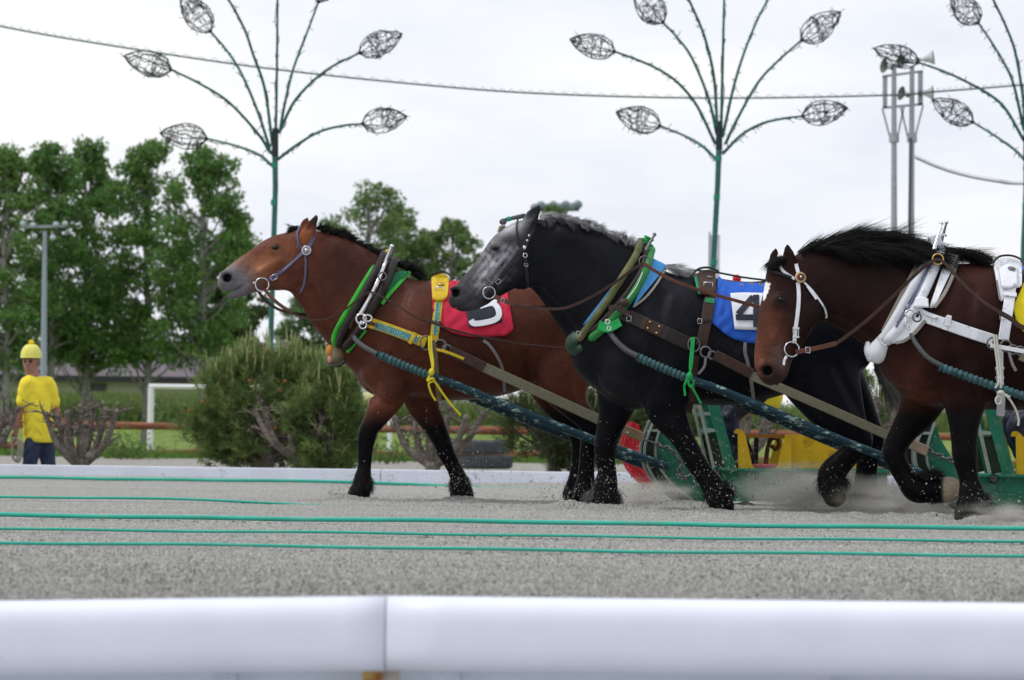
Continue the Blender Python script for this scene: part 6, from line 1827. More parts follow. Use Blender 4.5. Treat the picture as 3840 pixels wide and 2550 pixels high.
patch(h, 'E', [((1745, 365), (1600, 800)), ((1790, 372), (1620, 805)), ((1835, 380), (1642, 795))], WHT, 'rear_pad', R, nu=5, nv=10, off=.012, th=.014)
strap(h, 'E', [(1832, 382), (1790, 540), (1720, 690), (1640, 800)], 30, TRIM, 'pad_trim', R, off=.034)
strap(h, 'E', [(1568, 905), (1490, 1000), (1400, 1068), (1330, 1085)], 26, TRIM, 'pad_trim', R, off=.034)
patch(h, 'E', [((1450, 860), (1290, 1090)), ((1500, 880), (1350, 1085)), ((1555, 905), (1420, 1060))], WHT, 'lower_pad', R, nu=4, nv=6, off=.012, th=.02)
for s_, (x, y) in ((-.06, (1697, 122)), (.06, (1738, 115))):
    c, _ = at(h, 'E', x, y, 0, yo=s_); b_, _ = at(h, 'E', x - 60, y + 215, 0, yo=s_ * 2.5)
    MB().tube([b_, b_.lerp(c, .55), c], [wpx(h, 'E', 20), wpx(h, 'E', 13), wpx(h, 'E', 9)], 9).build('hame_top', CHROME, R)
    MB().sphere(c, wpx(h, 'E', 17), 12).build('hame_knob', CHROME, R)
c, _ = at(h, 'E', 1650, 275, 0, yo=-.05); MB().box(c, wpx(h, 'E', 90), .1, wpx(h, 'E', 130), (Vector((.93, 0, .37)), Vector((0, 1, 0)), Vector((-.37, 0, .93)) * -1), bev=.01).build('collar_cap', WHT, R)
strap(h, 'E', [(1690, 220, -.1), (1720, 215, -.11), (1735, 225, -.1)], 16, CHROME, 'hame_clip', R)
strap(h, 'E', [(1670, 215, -.1), (1700, 160, -.1)], 14, WHT, 'hame_strap', R)
ring(h, 'E', 1668, 412, 44, 6, BRASS, 'terret', R, yo=-.40)
c, _ = at(h, 'E', 1180, 1165, 0, yo=-.07)
pouch(h, 'E', [(1245, 1040, 50, -.16), (1215, 1110, 76, -.12), (1185, 1160, 88, -.09), (1180, 1175, 78, -.07)], WHT, 'throat_cap', R)
pouch(h, 'E', [(1105, 1090, 22, -.04), (1098, 1150, 24, -.05), (1125, 1215, 26, -.06)], WHT, 'cap_rim', R, 3.5)
rope(h, 'E', [(1185, 1040, -.25), (1215, 1090, -.28), (1260, 1110, -.30)], 9, CHROME, 'cap_buckle', R)
patch(h, 'E', [((1490, 720), (1470, 800)), ((1530, 705), (1530, 800)), ((1590, 730), (1595, 800))], WHT, 'hame_cover', R, nu=4, nv=4, off=.07, th=.02)
ring(h, 'E', 1445, 850, 40, 8, CHROME, 'hame_ring', R, yo=-.46, sq=.75); ring(h, 'E', 1500, 880, 34, 8, IRON, 'hame_ring', R, yo=-.46)
ring(h, 'E', 1420, 925, 17, 6, CHROME, 'snap', R, yo=-.46, sq=1.5); ring(h, 'E', 1432, 965, 14, 6, CHROME, 'snap', R, yo=-.46)
R = hroot(h, 'E', 1800, 950, 'hame_tug', 'white leather tug strap on the dark brown horse shoulder', 'harness strap', 'shoulder tug straps')
strap(h, 'E', [(1520, 862), (1700, 925), (1900, 995), (2110, 1062)], 92, WHT, 'strap', R, th=.012, off=.012)
strap(h, 'E', [(1418, 790), (1500, 805), (1580, 850), (1665, 885)], 30, WHT, 'lead_strap', R, th=.010, off=.04)
dots(h, 'E', [(1655, 888)], 10, BRASS, 'rivet', R, off=.06)
strap(h, 'E', [(1762, 865), (1745, 920), (1722, 980)], 40, WHT, 'keeper', R, th=.008, off=.03)
buckle(h, 'E', 1745, 915, 46, 70, CHROME, R, off=.045, ang=.3)
R = hroot(h, 'E', 2230, 520, 'back_pad', 'white back pad and strap on the dark brown horse back', 'harness pad', 'back pads with girth straps')
patch(h, 'E', [((2118, 455), (2165, 735)), ((2150, 415), (2190, 745)), ((2230, 400), (2250, 660)), ((2310, 410), (2320, 640)), ((2345, 450), (2345, 620))], WHT, 'pad', R, nu=4, nv=10, off=.015, th=.03)
patch(h, 'E', [((2160, 480), (2185, 640)), ((2230, 450), (2240, 650)), ((2310, 480), (2310, 620))], WHT, 'pad_top', R, nu=4, nv=6, off=.06, th=.02)
strap(h, 'E', [(2122, 460), (2145, 600), (2170, 740)], 12, TRIM, 'pad_edge', R, off=.05)
strap(h, 'E', [(2258, 560), (2245, 720), (2222, 880), (2195, 1062)], 86, WHT, 'strap', R, th=.012, off=.05)
strap(h, 'E', [(2195, 690), (2300, 702)], 40, WHT, 'keeper', R, th=.008, off=.075)
buckle(h, 'E', 2188, 875, 40, 40, CHROME, R, off=.07)
p, q = at(h, 'E', 2262, 488, .095); MB().disc(p, wpx(h, 'E', 32), .008, q, 18, .004).build('pad_boss', IRON, R)
rope(h, 'E', [(2110, 440, -.2), (2160, 392, -.14), (2250, 382, -.1), (2330, 410, -.12), (2370, 470, -.18)], 9, LEAD, 'top_strap', R)
R = hroot(h, 'E', 2361, 800, 'saddle_cloth', 'yellow saddle cloth on the dark brown horse, cut by the right edge', 'saddle cloth', 'numbered saddle cloths')
patch(h, 'E', [((2352, 620), (2275, 790)), ((2380, 560), (2300, 905)), ((2430, 540), (2370, 1005)), ((2600, 540), (2560, 1080)), ((2900, 560), (2900, 1080)), ((3000, 600), (3010, 1000))], YCL, 'cloth', R, nu=5, nv=14, off=.006, th=.006, wrinkle=.012, seed=8)
R = hroot(h, 'E', 2165, 1300, 'girth_tie', 'white girth strap with knotted white rope on the dark brown horse', 'girth', 'girths tied under the horses')
strap(h, 'E', [(2165, 1110), (2165, 1200), (2166, 1330), (2170, 1440)], 58, WHT, 'girth_strap', R, off=.012)
strap(h, 'F', [(2170, 230), (2176, 330), (2170, 445)], 66, WHT, 'girth_strap', R, off=.03)
for y in (1290, 1365): strap(h, 'E', [(2130, y), (2200, y)], 20, WHT, 'keeper', R, off=.026)
for k in (-8, 10):
    rope(h, 'E', [(2128 + k, 1020, -.54), (2140 + k, 1150, -.56), (2160 + k, 1300, -.58), (2165 + k, 1400, -.60), (2150 + k * 2.5, 1450, -.60)], 9, WROPE, 'rope', R)
c, _ = at(h, 'F', 2175, 262, 0, yo=-.61); MB().sphere(c, wpx(h, 'F', 24), 10, (1.2, .8, .8)).build('knot', WROPE, R)
ring(h, 'F', 2155, 325, 22, 8, WROPE, 'rope_loop', R, yo=-.6, sq=1.4)
rope(h, 'F', [(2185, 265, -.61), (2240, 310, -.61), (2295, 400, -.6), (2318, 480, -.6), (2314, 530, -.6)], 9, WROPE, 'rope_end', R)
rope(h, 'F', [(2180, 258, -.61), (2250, 298, -.61)], 7, WROPE, 'rope_end', R)
R = hroot(h, 'E', 2280, 1140, 'trace', 'trace rings and white tongue beside the dark brown horse, at the right edge', 'trace', 'webbing traces with chains')
for (x, y, r_) in ((2110, 1090, 46), (2215, 1110, 44), (2270, 1140, 36), (2330, 1150, 34)): ring(h, 'E', x, y, r_, 8, IRON, 'trace_ring', R, yo=-.5)
strap(h, 'E', [(2090, 1105, -.52), (2200, 1125, -.53), (2361, 1155, -.53)], 34, WHT, 'white_tongue', R)
strap(h, 'E', [(2240, 1160, -.52), (2265, 1250, -.52), (2295, 1310, -.51)], 24, GREYS, 'loose_end', R)
strap(h, 'E', [(2330, 1180, -.5), (2600, 1290, -.5), (3600, 1760, -.5)], 90, WEB, 'webbing', R)
shaft_pair(2, ('E', [(1452, 1015), (1490, 1100), (1570, 1205), (1690, 1282)]), ('E', (1685, 1278), (2420, 1535)), 18,
           [('E', 2380, 1520), ('E', 2800, 1690), ('E', 3400, 1930), ('E', 4000, 2170)], 'E', .05, 'blue shaft beside the dark brown horse')
# ------------------------------------------------------------------ manes, forelocks, feathers
M_HAIRB = mat('black_hair', (.0065, .0058, .0062), .45, var=.3, scale=30, spec=.16)
M_HAIRG = mat('grey_hair', attr='coat', rough=.55, var=.2, scale=30, spec=.3)
def hair(h, z, line, dirs, length, n, rad, name, spread=.035, drop=.3, curl=.3, jit=.25, near=.0, m=None, cols=None, vj=0.0, seg=6):
    """roots along a picture line; dirs = picture direction (dx, dy) per line point, plus sideways"""
    L = spline([(p[0], p[1]) for p in line], 12); Dd = spline([d for d in dirs], 12) if len(dirs) == len(line) else np.tile(dirs[0], (len(L), 1))
    LL = spline([(q,) for q in length], 12)[:, 0] if hasattr(length, '__len__') else np.full(len(L), length)
    G = max(6, n // 24)                               # locks
    gi = RNG.integers(0, len(L), G); gy = near + RNG.normal(0, spread, G); gj = RNG.normal(0, jit, (G, 3)); gb = RNG.normal(0, curl, (G, 3)); gl = RNG.uniform(.7, 1.25, G)
    gx = RNG.normal(0, 6, G); gz_ = RNG.normal(0, 4, G) + RNG.uniform(-vj, vj, G)
    k = RNG.integers(0, G, n)
    roots, dv = [], []
    for g in k:
        i = gi[g]
        p = Z(z, L[i][0] + gx[g], L[i][1] + gz_[g], HD[h] + gy[g])
        roots.append(np.array(p) + RNG.normal(0, .008, 3))
        dv.append(np.array((Dd[i][0], Dd[i][2] if len(Dd[i]) > 2 else 0, -Dd[i][1])) + gj[g])
    at_ = None
    if cols is not None:
        c = np.array(cols); at_ = c[RNG.integers(0, len(c), G)][k] * RNG.uniform(.8, 1.2, (n, 1))
    return strands(name, roots, np.array(dv, float), LL[gi[k]] * gl[k], rad, m or M_HAIRB, HORSE_OBJ[h], seg=seg, curl=.10, drop=drop, jit=.05, attr=at_, bend=gb[k])
hair(0, 'A', [(845, 195), (1000, 236), (1150, 308), (1320, 392)], [(.7, -.75), (.8, -.6), (.85, -.5), (.9, -.3)], .085, 1800, .0022, 'mane', drop=.9, jit=.3)
hair(0, 'A', [(1425, 450), (1500, 480), (1560, 520)], [(1, -.25), (1, -.05), (1, .15)], .13, 900, .0022, 'withers_tuft', drop=.6, jit=.22)
hair(0, 'A', [(720, 185), (690, 190), (660, 205)], [(-.8, -.4, -.2), (-.9, -.2, -.2), (-1, .1, -.2)], .07, 500, .0022, 'forelock', drop=.7, spread=.02, jit=.3)
GC = [(.46, .46, .48), (.30, .30, .32), (.58, .58, .60), (.18, .18, .19)]
hair(1, 'C', [(785, 172), (960, 190), (1120, 230), (1260, 292), (1425, 362)], [(.6, -.6, -.5), (.65, -.55, -.5), (.65, -.5, -.5), (.7, -.4, -.5), (.75, -.25, -.5)], .075, 4200, .0022, 'mane', drop=1.5, curl=.5, jit=.3, m=M_HAIRG, cols=GC)
hair(1, 'C', [(785, 185), (960, 205), (1120, 250), (1260, 312), (1425, 380)], [(.6, .5, -.3)] * 5, .07, 1500, .0022, 'mane_fringe', drop=.8, near=-.05, curl=.4, jit=.35, m=M_HAIRG, cols=[(.10, .10, .105), (.05, .05, .055), (.25, .25, .26)])
hair(1, 'C', [(1640, 505), (1700, 530), (1760, 560)], [(1, .15, -.1), (1, .25, -.1), (1, .4, -.1)], .15, 900, .0022, 'withers_tuft', drop=.4, near=-.06, jit=.2, m=M_HAIRG, cols=GC)
for q in range(7):
    t = q / 6
    c = Z('C', 655 - 130 * t, 163 + 28 * t, HD[1] - .01)
    MB().sphere(c, px((19 - 5 * t) * ZOOM['C'][2], HD[1]), 8, (1.3, 1, .9)).build('forelock_braid', mat('braid_grey', (.09, .09, .092), .7, var=.5, scale=80), HORSE_OBJ[1])
c0, c1 = Z('C', 572, 180, HD[1] - .01), Z('C', 548, 186, HD[1] - .01)
MB().tube([c0, c1], px(17 * ZOOM['C'][2], HD[1]), 10).build('braid_tie', mat('teal_tie', (.005, .28, .18), .6), HORSE_OBJ[1])
MB().sphere(Z('C', 520, 203, HD[1] - .01), px(24 * ZOOM['C'][2], HD[1]), 10, (1.1, 1, .9)).build('braid_end', MATS['braid_grey'], HORSE_OBJ[1])
hair(1, 'C', [(540, 225), (520, 240), (505, 255)], [(-.6, .7, -.2)] * 3, .05, 160, .0018, 'forelock', drop=.4, spread=.02, m=M_HAIRG, cols=[(.30, .24, .17)])
# horse 3: long black mane blown back
hair(2, 'E', [(555, 372), (640, 342), (760, 310), (880, 288)], [(.75, -.7, -.1), (.85, -.58, -.1), (.9, -.48, -.1), (.95, -.36, -.1)], [.15, .22, .27, .27], 3600, .0019, 'mane', drop=.42, curl=.18, jit=.07)
hair(2, 'E', [(860, 275), (1050, 262), (1250, 268), (1500, 305), (1740, 360)], [(.9, -.45, -.15), (.95, -.33, -.2), (1, -.2, -.2), (1, -.06, -.15), (1, .05, -.1)], [.26, .30, .28, .24, .2], 5200, .0019, 'mane', drop=.62, curl=.18, jit=.07)
hair(2, 'E', [(700, 330), (900, 310), (1100, 305), (1300, 320), (1560, 360)], [(.9, .05, -.3), (1, .1, -.3), (1, .18, -.35), (1, .22, -.35), (1, .2, -.3)], [.2, .3, .32, .3, .24], 4800, .0019, 'mane', drop=.35, curl=.22, jit=.12, near=-.10, spread=.03, vj=18)
hair(2, 'E', [(1760, 345), (1820, 350), (1880, 365)], [(1, .12, -.1), (1, .2, -.1), (1, .25, -.1)], [.22, .24, .2], 1700, .0021, 'withers_tuft', drop=.25, curl=.15, jit=.1, near=-.03)
hair(2, 'E', [(450, 405), (410, 410), (370, 420)], [(-.7, .7, -.6), (-.8, .6, -.5), (-.9, .5, -.3)], .10, 1300, .0021, 'forelock', drop=.5, spread=.03, near=-.05, jit=.25)
strap(2, 'E', [(300, 500), (360, 520), (430, 540), (490, 562)], 24, LEAB, 'forelock_braid', HORSE_OBJ[2], th=.014)
def feather(h, z, c, yo, R, dv, n, L, name='feather', cols=None, hgt=40, drop=.7, jit=.35):
    roots = []; ds = []
    d = HD[h] + yo; r = px(R * ZOOM[z][2], d)
    for _ in range(n):
        a = RNG.uniform(0, 6.283); s_ = RNG.uniform(.5, 1.0)
        p = Z(z, c[0], c[1] + RNG.uniform(-hgt, hgt), d) + Vector((math.cos(a) * r * s_, math.sin(a) * r * s_ * .85, 0))
        roots.append(tuple(p)); ds.append((math.cos(a) * .55 + dv[0], math.sin(a) * .5, -dv[1]))
    c_ = np.array(cols or [(.011, .010, .011)])
    return strands(name, roots, ds, L, .0022, M_HAIRG, HORSE_OBJ[h], seg=4, curl=.2, drop=drop, jit=jit, attr=c_[RNG.integers(0, len(c_), n)] * RNG.uniform(.7, 1.2, (n, 1)))
for (c, yo) in (((392, 985), -.22), ((1105, 985), .2), ((2040, 990), -.23), ((1972, 990), .22)): feather(0, 'B', c, yo, 52, (.15, 1.0), 1500, .09)
feather(1, 'D', (1225, 955), -.22, 64, (1.0, .75), 2600, .13, drop=.4)
feather(1, 'D', (490, 985), .2, 70, (.1, 1.0), 2400, .12)
feather(1, 'D', (440, 1015), .2, 60, (-.7, 1.0), 1000, .10, cols=[(.25, .24, .22), (.10, .10, .10), (.02, .02, .02)])
feather(1, 'F', (815, 940), -.23, 85, (.25, 1.0), 1700, .12); feather(1, 'F', (1082, 1060), .22, 80, (.15, 1.0), 1500, .13)
feather(2, 'F', (1945, 1090), -.22, 88, (.5, 1.0), 2600, .13)
feather(2, 'F', (1530, 945), .2, 48, (2.2, -.5), 1300, .13, drop=.1, jit=.10, hgt=25); feather(2, 'F', (1590, 1090), .2, 55, (2.0, .35), 1200, .08, drop=.1, jit=.12)
# grey tail of the middle horse
hair(1, 'E', [(1150, 1150), (1170, 1230), (1180, 1300)], [(.35, .9, 0), (.45, .9, 0), (.5, .85, 0)], [.36, .36, .34], 900, .0022, 'tail', drop=.15, curl=.1, jit=.07, spread=.03, m=M_HAIRG, cols=[(.08, .08, .076), (.15, .147, .135), (.035, .035, .036)])

# ------------------------------------------------------------------ sleds
M_SG = mat('sled_green', (.016, .165, .098), .5, var=.2, scale=6, dirt=(.10, .20, .14), dirt_amt=.25, dirt_scale=7)
M_SF = mat('sled_flange', (.26, .33, .30), .55, var=.25, scale=9, dirt=(.30, .27, .20), dirt_amt=.3, dirt_scale=8)
M_SD = mat('sled_recess', (.030, .045, .030), .8, var=.2)
M_SR = mat('sled_red', (.40, .012, .022), .5, var=.15)
M_SY = mat('sled_yellow', (.62, .39, .012), .5, var=.12, scale=6, dirt=(.35, .22, .02), dirt_amt=.2, dirt_scale=7)
M_SO = mat('sled_orange_inside', (.24, .10, .012), .6)
M_DK = mat('sled_dark_steel', (.05, .055, .055), .6)
M_PINK = mat('pink_pad', (.42, .10, .12), .7, var=.2)
REFD = 23.78
def sled(label, d, ufront, green, red=False, full=True):
    """shape read from the near sled; d = middle plane, front edge at picture column ufront"""
    y0, y1 = d - .42, d + .42
    x0 = Z('O', 330, 740, REFD).x; xf = P(ufront, 1700, y0).x
    def L(x, y):
        p = Z('O', x, y, REFD); return Vector((xf + p.x - x0, 0, max(.0, p.z)))
    base = Vector((xf + 1.0, d, 0))
    root = thing('sled', base, label, 'sled', 'heavy iron racing sleds')
    outer = vspline([L(*q) for q in ((470, 290), (455, 310), (395, 450), (345, 600), (330, 740), (365, 890), (445, 1050), (590, 1215), (760, 1350))], 4)
    inner = vspline([L(*q) for q in ((565, 330), (545, 370), (505, 480), (470, 620), (465, 760), (505, 890), (600, 1040), (720, 1170), (960, 1350))], 4)
    plate = [L(*q) for q in ((640, 540), (760, 740), (880, 930), (3400, 935), (3400, 1350))]
    for sy, (a, b) in enumerate(((y0, y0 + .045), (y1 - .045, y1))):
        run = MB().prism(inner[1:] + [plate[4], plate[3], plate[2], plate[1], plate[0]], a + .012, b - .012).build('runner', M_SR if red else green, root)
        rc = MB(); n = min(len(outer), len(inner))
        rc.prism(outer[:n] + list(reversed(inner[:n])), a + .02, b - .02)
        rc.build('runner_recess', M_SR if red else M_SD, run)
        for nm, cv in (('outer_flange', outer), ('inner_flange', inner)):
            f = MB()
            for i in range(len(cv) - 1): f.bar(Vector((cv[i].x, (a + b) / 2, cv[i].z)), Vector((cv[i + 1].x, (a + b) / 2, cv[i + 1].z)), b - a + .03, .018, up=Vector((cv[i + 1].z - cv[i].z, 0, -(cv[i + 1].x - cv[i].x))).normalized())
            f.build(nm, M_SR if red else M_SF, run)
        fo = L(410, 460); fo2 = L(515, 445)
        MB().box(((fo.x + fo2.x) / 2, (a + b) / 2, (fo.z + fo2.z) / 2), fo2.x - fo.x, b - a + .02, .02).build('web_plate', M_SR if red else M_SF, run)
        br = L(1865, 1035)
        MB().box((br.x, a - .02 if sy == 0 else b + .02, br.z), .115, .05, .068, bev=.005).build('bracket', M_SG, run)
    dk0, dk1 = L(900, 950), L(3400, 950)
    MB().box(((dk0.x + dk1.x) / 2, d, dk0.z + .004), dk1.x - dk0.x, .92, .022, bev=.004).build('deck', green, root)
    for x in (.57, 1.3, 2.3):
        MB().tube([(xf + x, y0 - .05, .265 if x < 1 else .12), (xf + x, y1 + .05, .265 if x < 1 else .12)], .036, 14, caps=False).build('cross_tube', green, root)
        MB().tube([(xf + x, y0 - .052, .265 if x < 1 else .12), (xf + x, y1 + .052, .265 if x < 1 else .12)], .028, 14).build('tube_bore', M_DK, root)
    if not full: return root
    for yy in (y0 + .03, y1 - .03):
        fr = thing if False else None
        a, b = L(1200, -330), L(1420, 935); a.x += .02
        pst = MB().bar(Vector((L(1085, -300).x, yy, L(1200, -300).z)), Vector((b.x, yy, b.z)), .05, .085, up=Vector((1, 0, .2))).build('upright', green, root)
        MB().bar(Vector((L(925, -300).x, yy, L(1040, -300).z)), Vector((L(1205, 920).x, yy, L(1205, 920).z)), .05, .020, up=Vector((1, 0, .2))).build('upright_edge', M_SF, pst)
        for y_, x_ in ((240, 1135), (450, 1175), (30, 1085)):
            c = L(x_, y_); MB().box((c.x, yy, c.z), .095, .045, .026).build('rung', M_SF, pst)
        c = L(1250, 690); MB().bar(Vector((L(1195, 490).x, yy + .01, L(1195, 490).z)), Vector((L(1290, 920).x, yy + .01, L(1290, 920).z)), .012, .085, up=Vector((1, 0, .2))).build('web', M_SD, pst)
    for z_ in (30, 450):
        c = L(1200 if z_ == 450 else 1110, z_); MB().bar((c.x, y0 + .03, c.z), (c.x, y1 - .03, c.z), .04, .04).build('cross_bar', green, root)
    # yellow weight box
    for k, (ya, yb) in enumerate(((y0 + .02, y0 + .035), (y1 - .035, y1 - .02))):
        bx = MB()
        bx.prism([L(*q) for q in ((1510, 500), (1560, 470), (1600, 500), (1635, 640), (1690, 890), (1730, 935), (1730, 962), (1515, 962))], ya, yb)
        bx.prism([L(*q) for q in ((2190, 500), (2110, 520), (2070, 660), (2015, 890), (1975, 935), (1975, 962), (2190, 962))], ya, yb)
        bx.prism([L(*q) for q in ((1731, 932), (1974, 932), (1974, 962), (1731, 962))], ya + .001, yb - .001)
        bx.build('box_front', M_SY, root)
    for k in (0, 1):
        e = MB().prism([L(*q) for q in ((1470, 492), (1480, 450), (1510, 430), (1545, 432), (1585, 460), (1610, 492))], y0 + .09 + k * .6, y0 + .11 + k * .6).build('box_ear', M_SY, root)
    a, b = L(1610, 495), L(2110, 548)
    MB().box(((a.x + b.x) / 2, d, (a.z + b.z) / 2), b.x - a.x, .74, abs(a.z - b.z)).build('box_lid', M_SO, root)
    c = L(1780, 720); MB().box((c.x, d - .1, c.z), .035, .035, .26).build('box_post', M_DK, root)
    MB().tube(vspline([Vector((L(*q).x, d - .2, L(*q).z)) for q in ((1890, 900), (1910, 700), (1960, 560), (2040, 560), (2060, 640), (2010, 690), (1960, 640))], 5), .018, 8).build('brown_hose', mat('brown_hose', (.12, .05, .015), .6), root)
    c = L(1855, 905); MB().box((c.x, y0 + .12, c.z), .19, .16, .035, bev=.008).build('pad', M_PINK, root)
    # long yellow side plate with a round hole
    A, B = L(2200, 500), L(3250, 960); hc = L(2411, 605); hr = .042
    for ya, yb in ((y0 + .045, y0 + .06), (y1 - .06, y1 - .045)):
        N = 24; inn = [Vector((hc.x + hr * math.cos(2 * math.pi * i / N), 0, hc.z + hr * math.sin(2 * math.pi * i / N))) for i in range(N)]
        out = []
        for i in range(N):
            dx, dz = math.cos(2 * math.pi * i / N), math.sin(2 * math.pi * i / N)
            t = min([((B.x if dx > 0 else A.x) - hc.x) / dx if abs(dx) > 1e-6 else 9e9, ((A.z if dz > 0 else B.z) - hc.z) / dz if abs(dz) > 1e-6 else 9e9])
            out.append(Vector((hc.x + dx * t, 0, hc.z + dz * t)))
        for cx, cz in ((B.x, A.z), (B.x, B.z), (A.x, A.z), (A.x, B.z)):
            i = min(range(N), key=lambda k: (out[k].x - cx) ** 2 + (out[k].z - cz) ** 2); out[i] = Vector((cx, 0, cz))
        m_ = MB()
        vs = [Vector((p.x, ya, p.z)) for p in inn + out] + [Vector((p.x, yb, p.z)) for p in inn + out]
        fs = []
        for i in range(N):
            j = (i + 1) % N
            fs += [(i, j, N + j, N + i), (2 * N + i, 3 * N + i, 3 * N + j, 2 * N + j), (i, 2 * N + i, 2 * N + j, j), (N + i, N + j, 3 * N + j, 3 * N + i)]
        m_.add(vs, fs).build('side_plate', M_SY, root)
    MB().box((B.x + .02, d, (A.z + B.z) / 2), .02, .70, A.z - B.z).build('box_end', M_SY, root)
    return root
sled('green sled with yellow weight box behind the bay horse', HD[0], 2418, M_SG)
sled('green sled behind the grey horse, partly cut by the right edge', HD[1], 3432, M_SG)
sled('red sled front just beyond the green sled, seen between the legs', 29.5, 2338, M_SG, red=True, full=False)

# ------------------------------------------------------------------ people
M_SKIN = mat('skin', attr='coat', rough=.55, var=.06, scale=20)
def person(label, J, shirt, trouser, boot, headwear=None, head_col=None, skin=(.30, .15, .10), face=Vector((-.25, -1, 0)), group='people around the track', rope_coil=False, hat_mat=None):
    """J: joint name -> world Vector"""
    fc = face.normalized(); sd = Vector((0, 0, 1)).cross(fc).normalized(); up = Vector((0, 0, 1))
    hc = J['head']
    feet = min(J['ankle_l'].z, J['ankle_r'].z)
    base = Vector((J['pelvis'].x, J['pelvis'].y, feet - .08))
    root = thing('person', base, label, 'person', group)
    def ch(*n): return [tuple(J[a]) + (r, k) for a, r, k in n]
    allp = np.array([tuple(v) for v in J.values()])
    lo, hi = allp.min(0) - .22, allp.max(0) + .24
    def N(p, r, k=1.0): return tuple(p) + (r, k)
    chest = J['neck'].lerp(J['pelvis'], .32); waist = J['neck'].lerp(J['pelvis'], .72)
    f = Field(lo, hi, .0095)
    f.chain([N(J['neck'], .07), N(chest, .125, .8), N(waist, .125, .85), N(J['pelvis'], .13, .85)], .05)
    for s in 'lr':
        f.chain([N(J['shoulder_' + s], .055), N(J['elbow_' + s], .042), N(J['wrist_' + s], .030)], .04)
        f.chain([N(chest, .09), N(J['shoulder_' + s], .06)], .04)
        f.chain([N(J['hip_' + s], .095), N(J['knee_' + s], .062), N(J['ankle_' + s], .042)], .04)
        f.chain([N(J['ankle_' + s], .04), N(J['toe_' + s], .035)], .03)
        w = J['wrist_' + s]; hd_ = (w - J['elbow_' + s]).normalized()
        hx = hd_.cross(fc).normalized() if hd_.cross(fc).length > .1 else sd
        pm = w + hd_ * .06
        f.chain([N(w, .026), N(pm, .032)], .02)
        for q in range(4):
            o = hx * ((q - 1.5) * .019)
            a = pm + hd_ * .03 + o; L_ = (.062, .072, .068, .052)[q]
            f.chain([N(a, .0095), N(a + hd_ * L_ * .55 + fc * .008, .009), N(a + hd_ * L_ * .8 + fc * .035, .008)], .006)
        a = w + hd_ * .03 + hx * .03
        f.chain([N(a, .011), N(a + hx * .02 + hd_ * .03, .010), N(a + hx * .015 + hd_ * .055 + fc * .02, .009)], .008)
    f.chain([N(J['neck'], .072), N(hc - up * .06, .068)], .03)
    f.chain([N(hc + up * .03, .098, .95), N(hc - up * .01 + fc * .012, .090, .9), N(hc - up * .075 + fc * .03, .068, .95)], .03)
    f.chain([N(hc - up * .11 + fc * .06, .026), N(hc - up * .105 + fc * .055, .026)], .03)
    f.chain([N(hc + up * .005 + fc * .098, .010), N(hc - up * .035 + fc * .112, .017)], .012)
    f.chain([N(hc + up * .022 + fc * .088 + sd * .04, .014), N(hc + up * .022 + fc * .088 - sd * .04, .014)], .02)
    f.chain([N(hc - up * .068 + fc * .090 + sd * .02, .010), N(hc - up * .068 + fc * .090 - sd * .02, .010)], .01)
    for s in (-1, 1):
        f.chain([N(hc + sd * (.09 * s) + up * .01, .022), N(hc + sd * (.092 * s) - up * .03, .016)], .012)
        f.chain([N(hc + fc * .108 + sd * (.034 * s) - up * .0, .013), N(hc + fc * .11 + sd * (.030 * s), .013)], .01, True)
    V, Q = f.surface(1)
    c = np.tile(skin, (len(V), 1))
    def near(p, r): return np.exp(-(((V - np.array(p)) / r) ** 2).sum(1))
    def mx(col, w):
        nonlocal c
        w = np.clip(w, 0, 1)[:, None]; c = c * (1 - w) + np.array(col) * w
    for s in (-1, 1):
        mx((.015, .011, .010), 1.5 * near(hc + fc * .092 + sd * (.034 * s), .017))
        mx((.03, .02, .015), 1.0 * near(hc + fc * .1 + sd * (.036 * s) + up * .024, .014))
    mx((.30, .10, .085), .9 * near(hc - up * .07 + fc * .098, .02))
    mx((.014, .011, .010), 1.0 / (1 + np.exp(-(((V - np.array(hc)) @ np.array(-fc)) * 60 - .6))) * (((V - np.array(hc)) @ np.array(up)) > -.06))
    link('body', np_mesh('body', V, Q, M_SKIN, True, c), root)
    # clothing
    def cloth(name, chains, m, cutf=None, bump_=0):
        g = Field(lo, hi, .0105)
        for cc, b in chains: g.chain(cc, b)
        if cutf: g.cut(cutf)
        v_, q_ = g.surface(2)
        w_ = .006 * np.sin(v_[:, 2] * 46 + 3 * np.sin(v_[:, 0] * 19)) * np.sin(v_[:, 0] * 23 + v_[:, 1] * 17)
        v_ = v_ + w_[:, None] * np.array((.6, .8, .2))
        return link(name, np_mesh(name, v_, q_, m, True), root)
    nk = J['neck']
    hem = J['pelvis'].z - .03
    sh = [([N(nk - up * .03, .075), N(chest, .165, .86), N(waist, .180, .90), N(J['pelvis'] - up * .04, .190, .92)], .05)]
    for s in 'lr':
        sh.append(([N(chest + up * .04, .11), N(J['shoulder_' + s], .082), N(J['shoulder_' + s].lerp(J['elbow_' + s], .75), .068)], .05))
    cloth('shirt', sh, shirt, lambda X, Y, Zc: np.maximum(Zc - (nk.z + .03), hem - .06 - Zc) if 'sit' not in J else Zc - (nk.z + .03))
    tr = []
    for s in 'lr':
        tr.append(([N(J['pelvis'] + up * .0, .125, .9), N(J['hip_' + s], .108), N(J['knee_' + s], .085), N(J['ankle_' + s] + up * .03, .068)], .05))
    cloth('trousers', tr, trouser)
    for s in 'lr':
        MB().tube(vspline([J['ankle_' + s] + up * .05, J['ankle_' + s] - up * .03, J['ankle_' + s].lerp(J['toe_' + s], .6) - up * .02, J['toe_' + s]], 4), [.05, .055, .056, .056, .056, .056, .054, .054, .054, .052, .05, .044, .03], 10).build('shoe', boot, root)
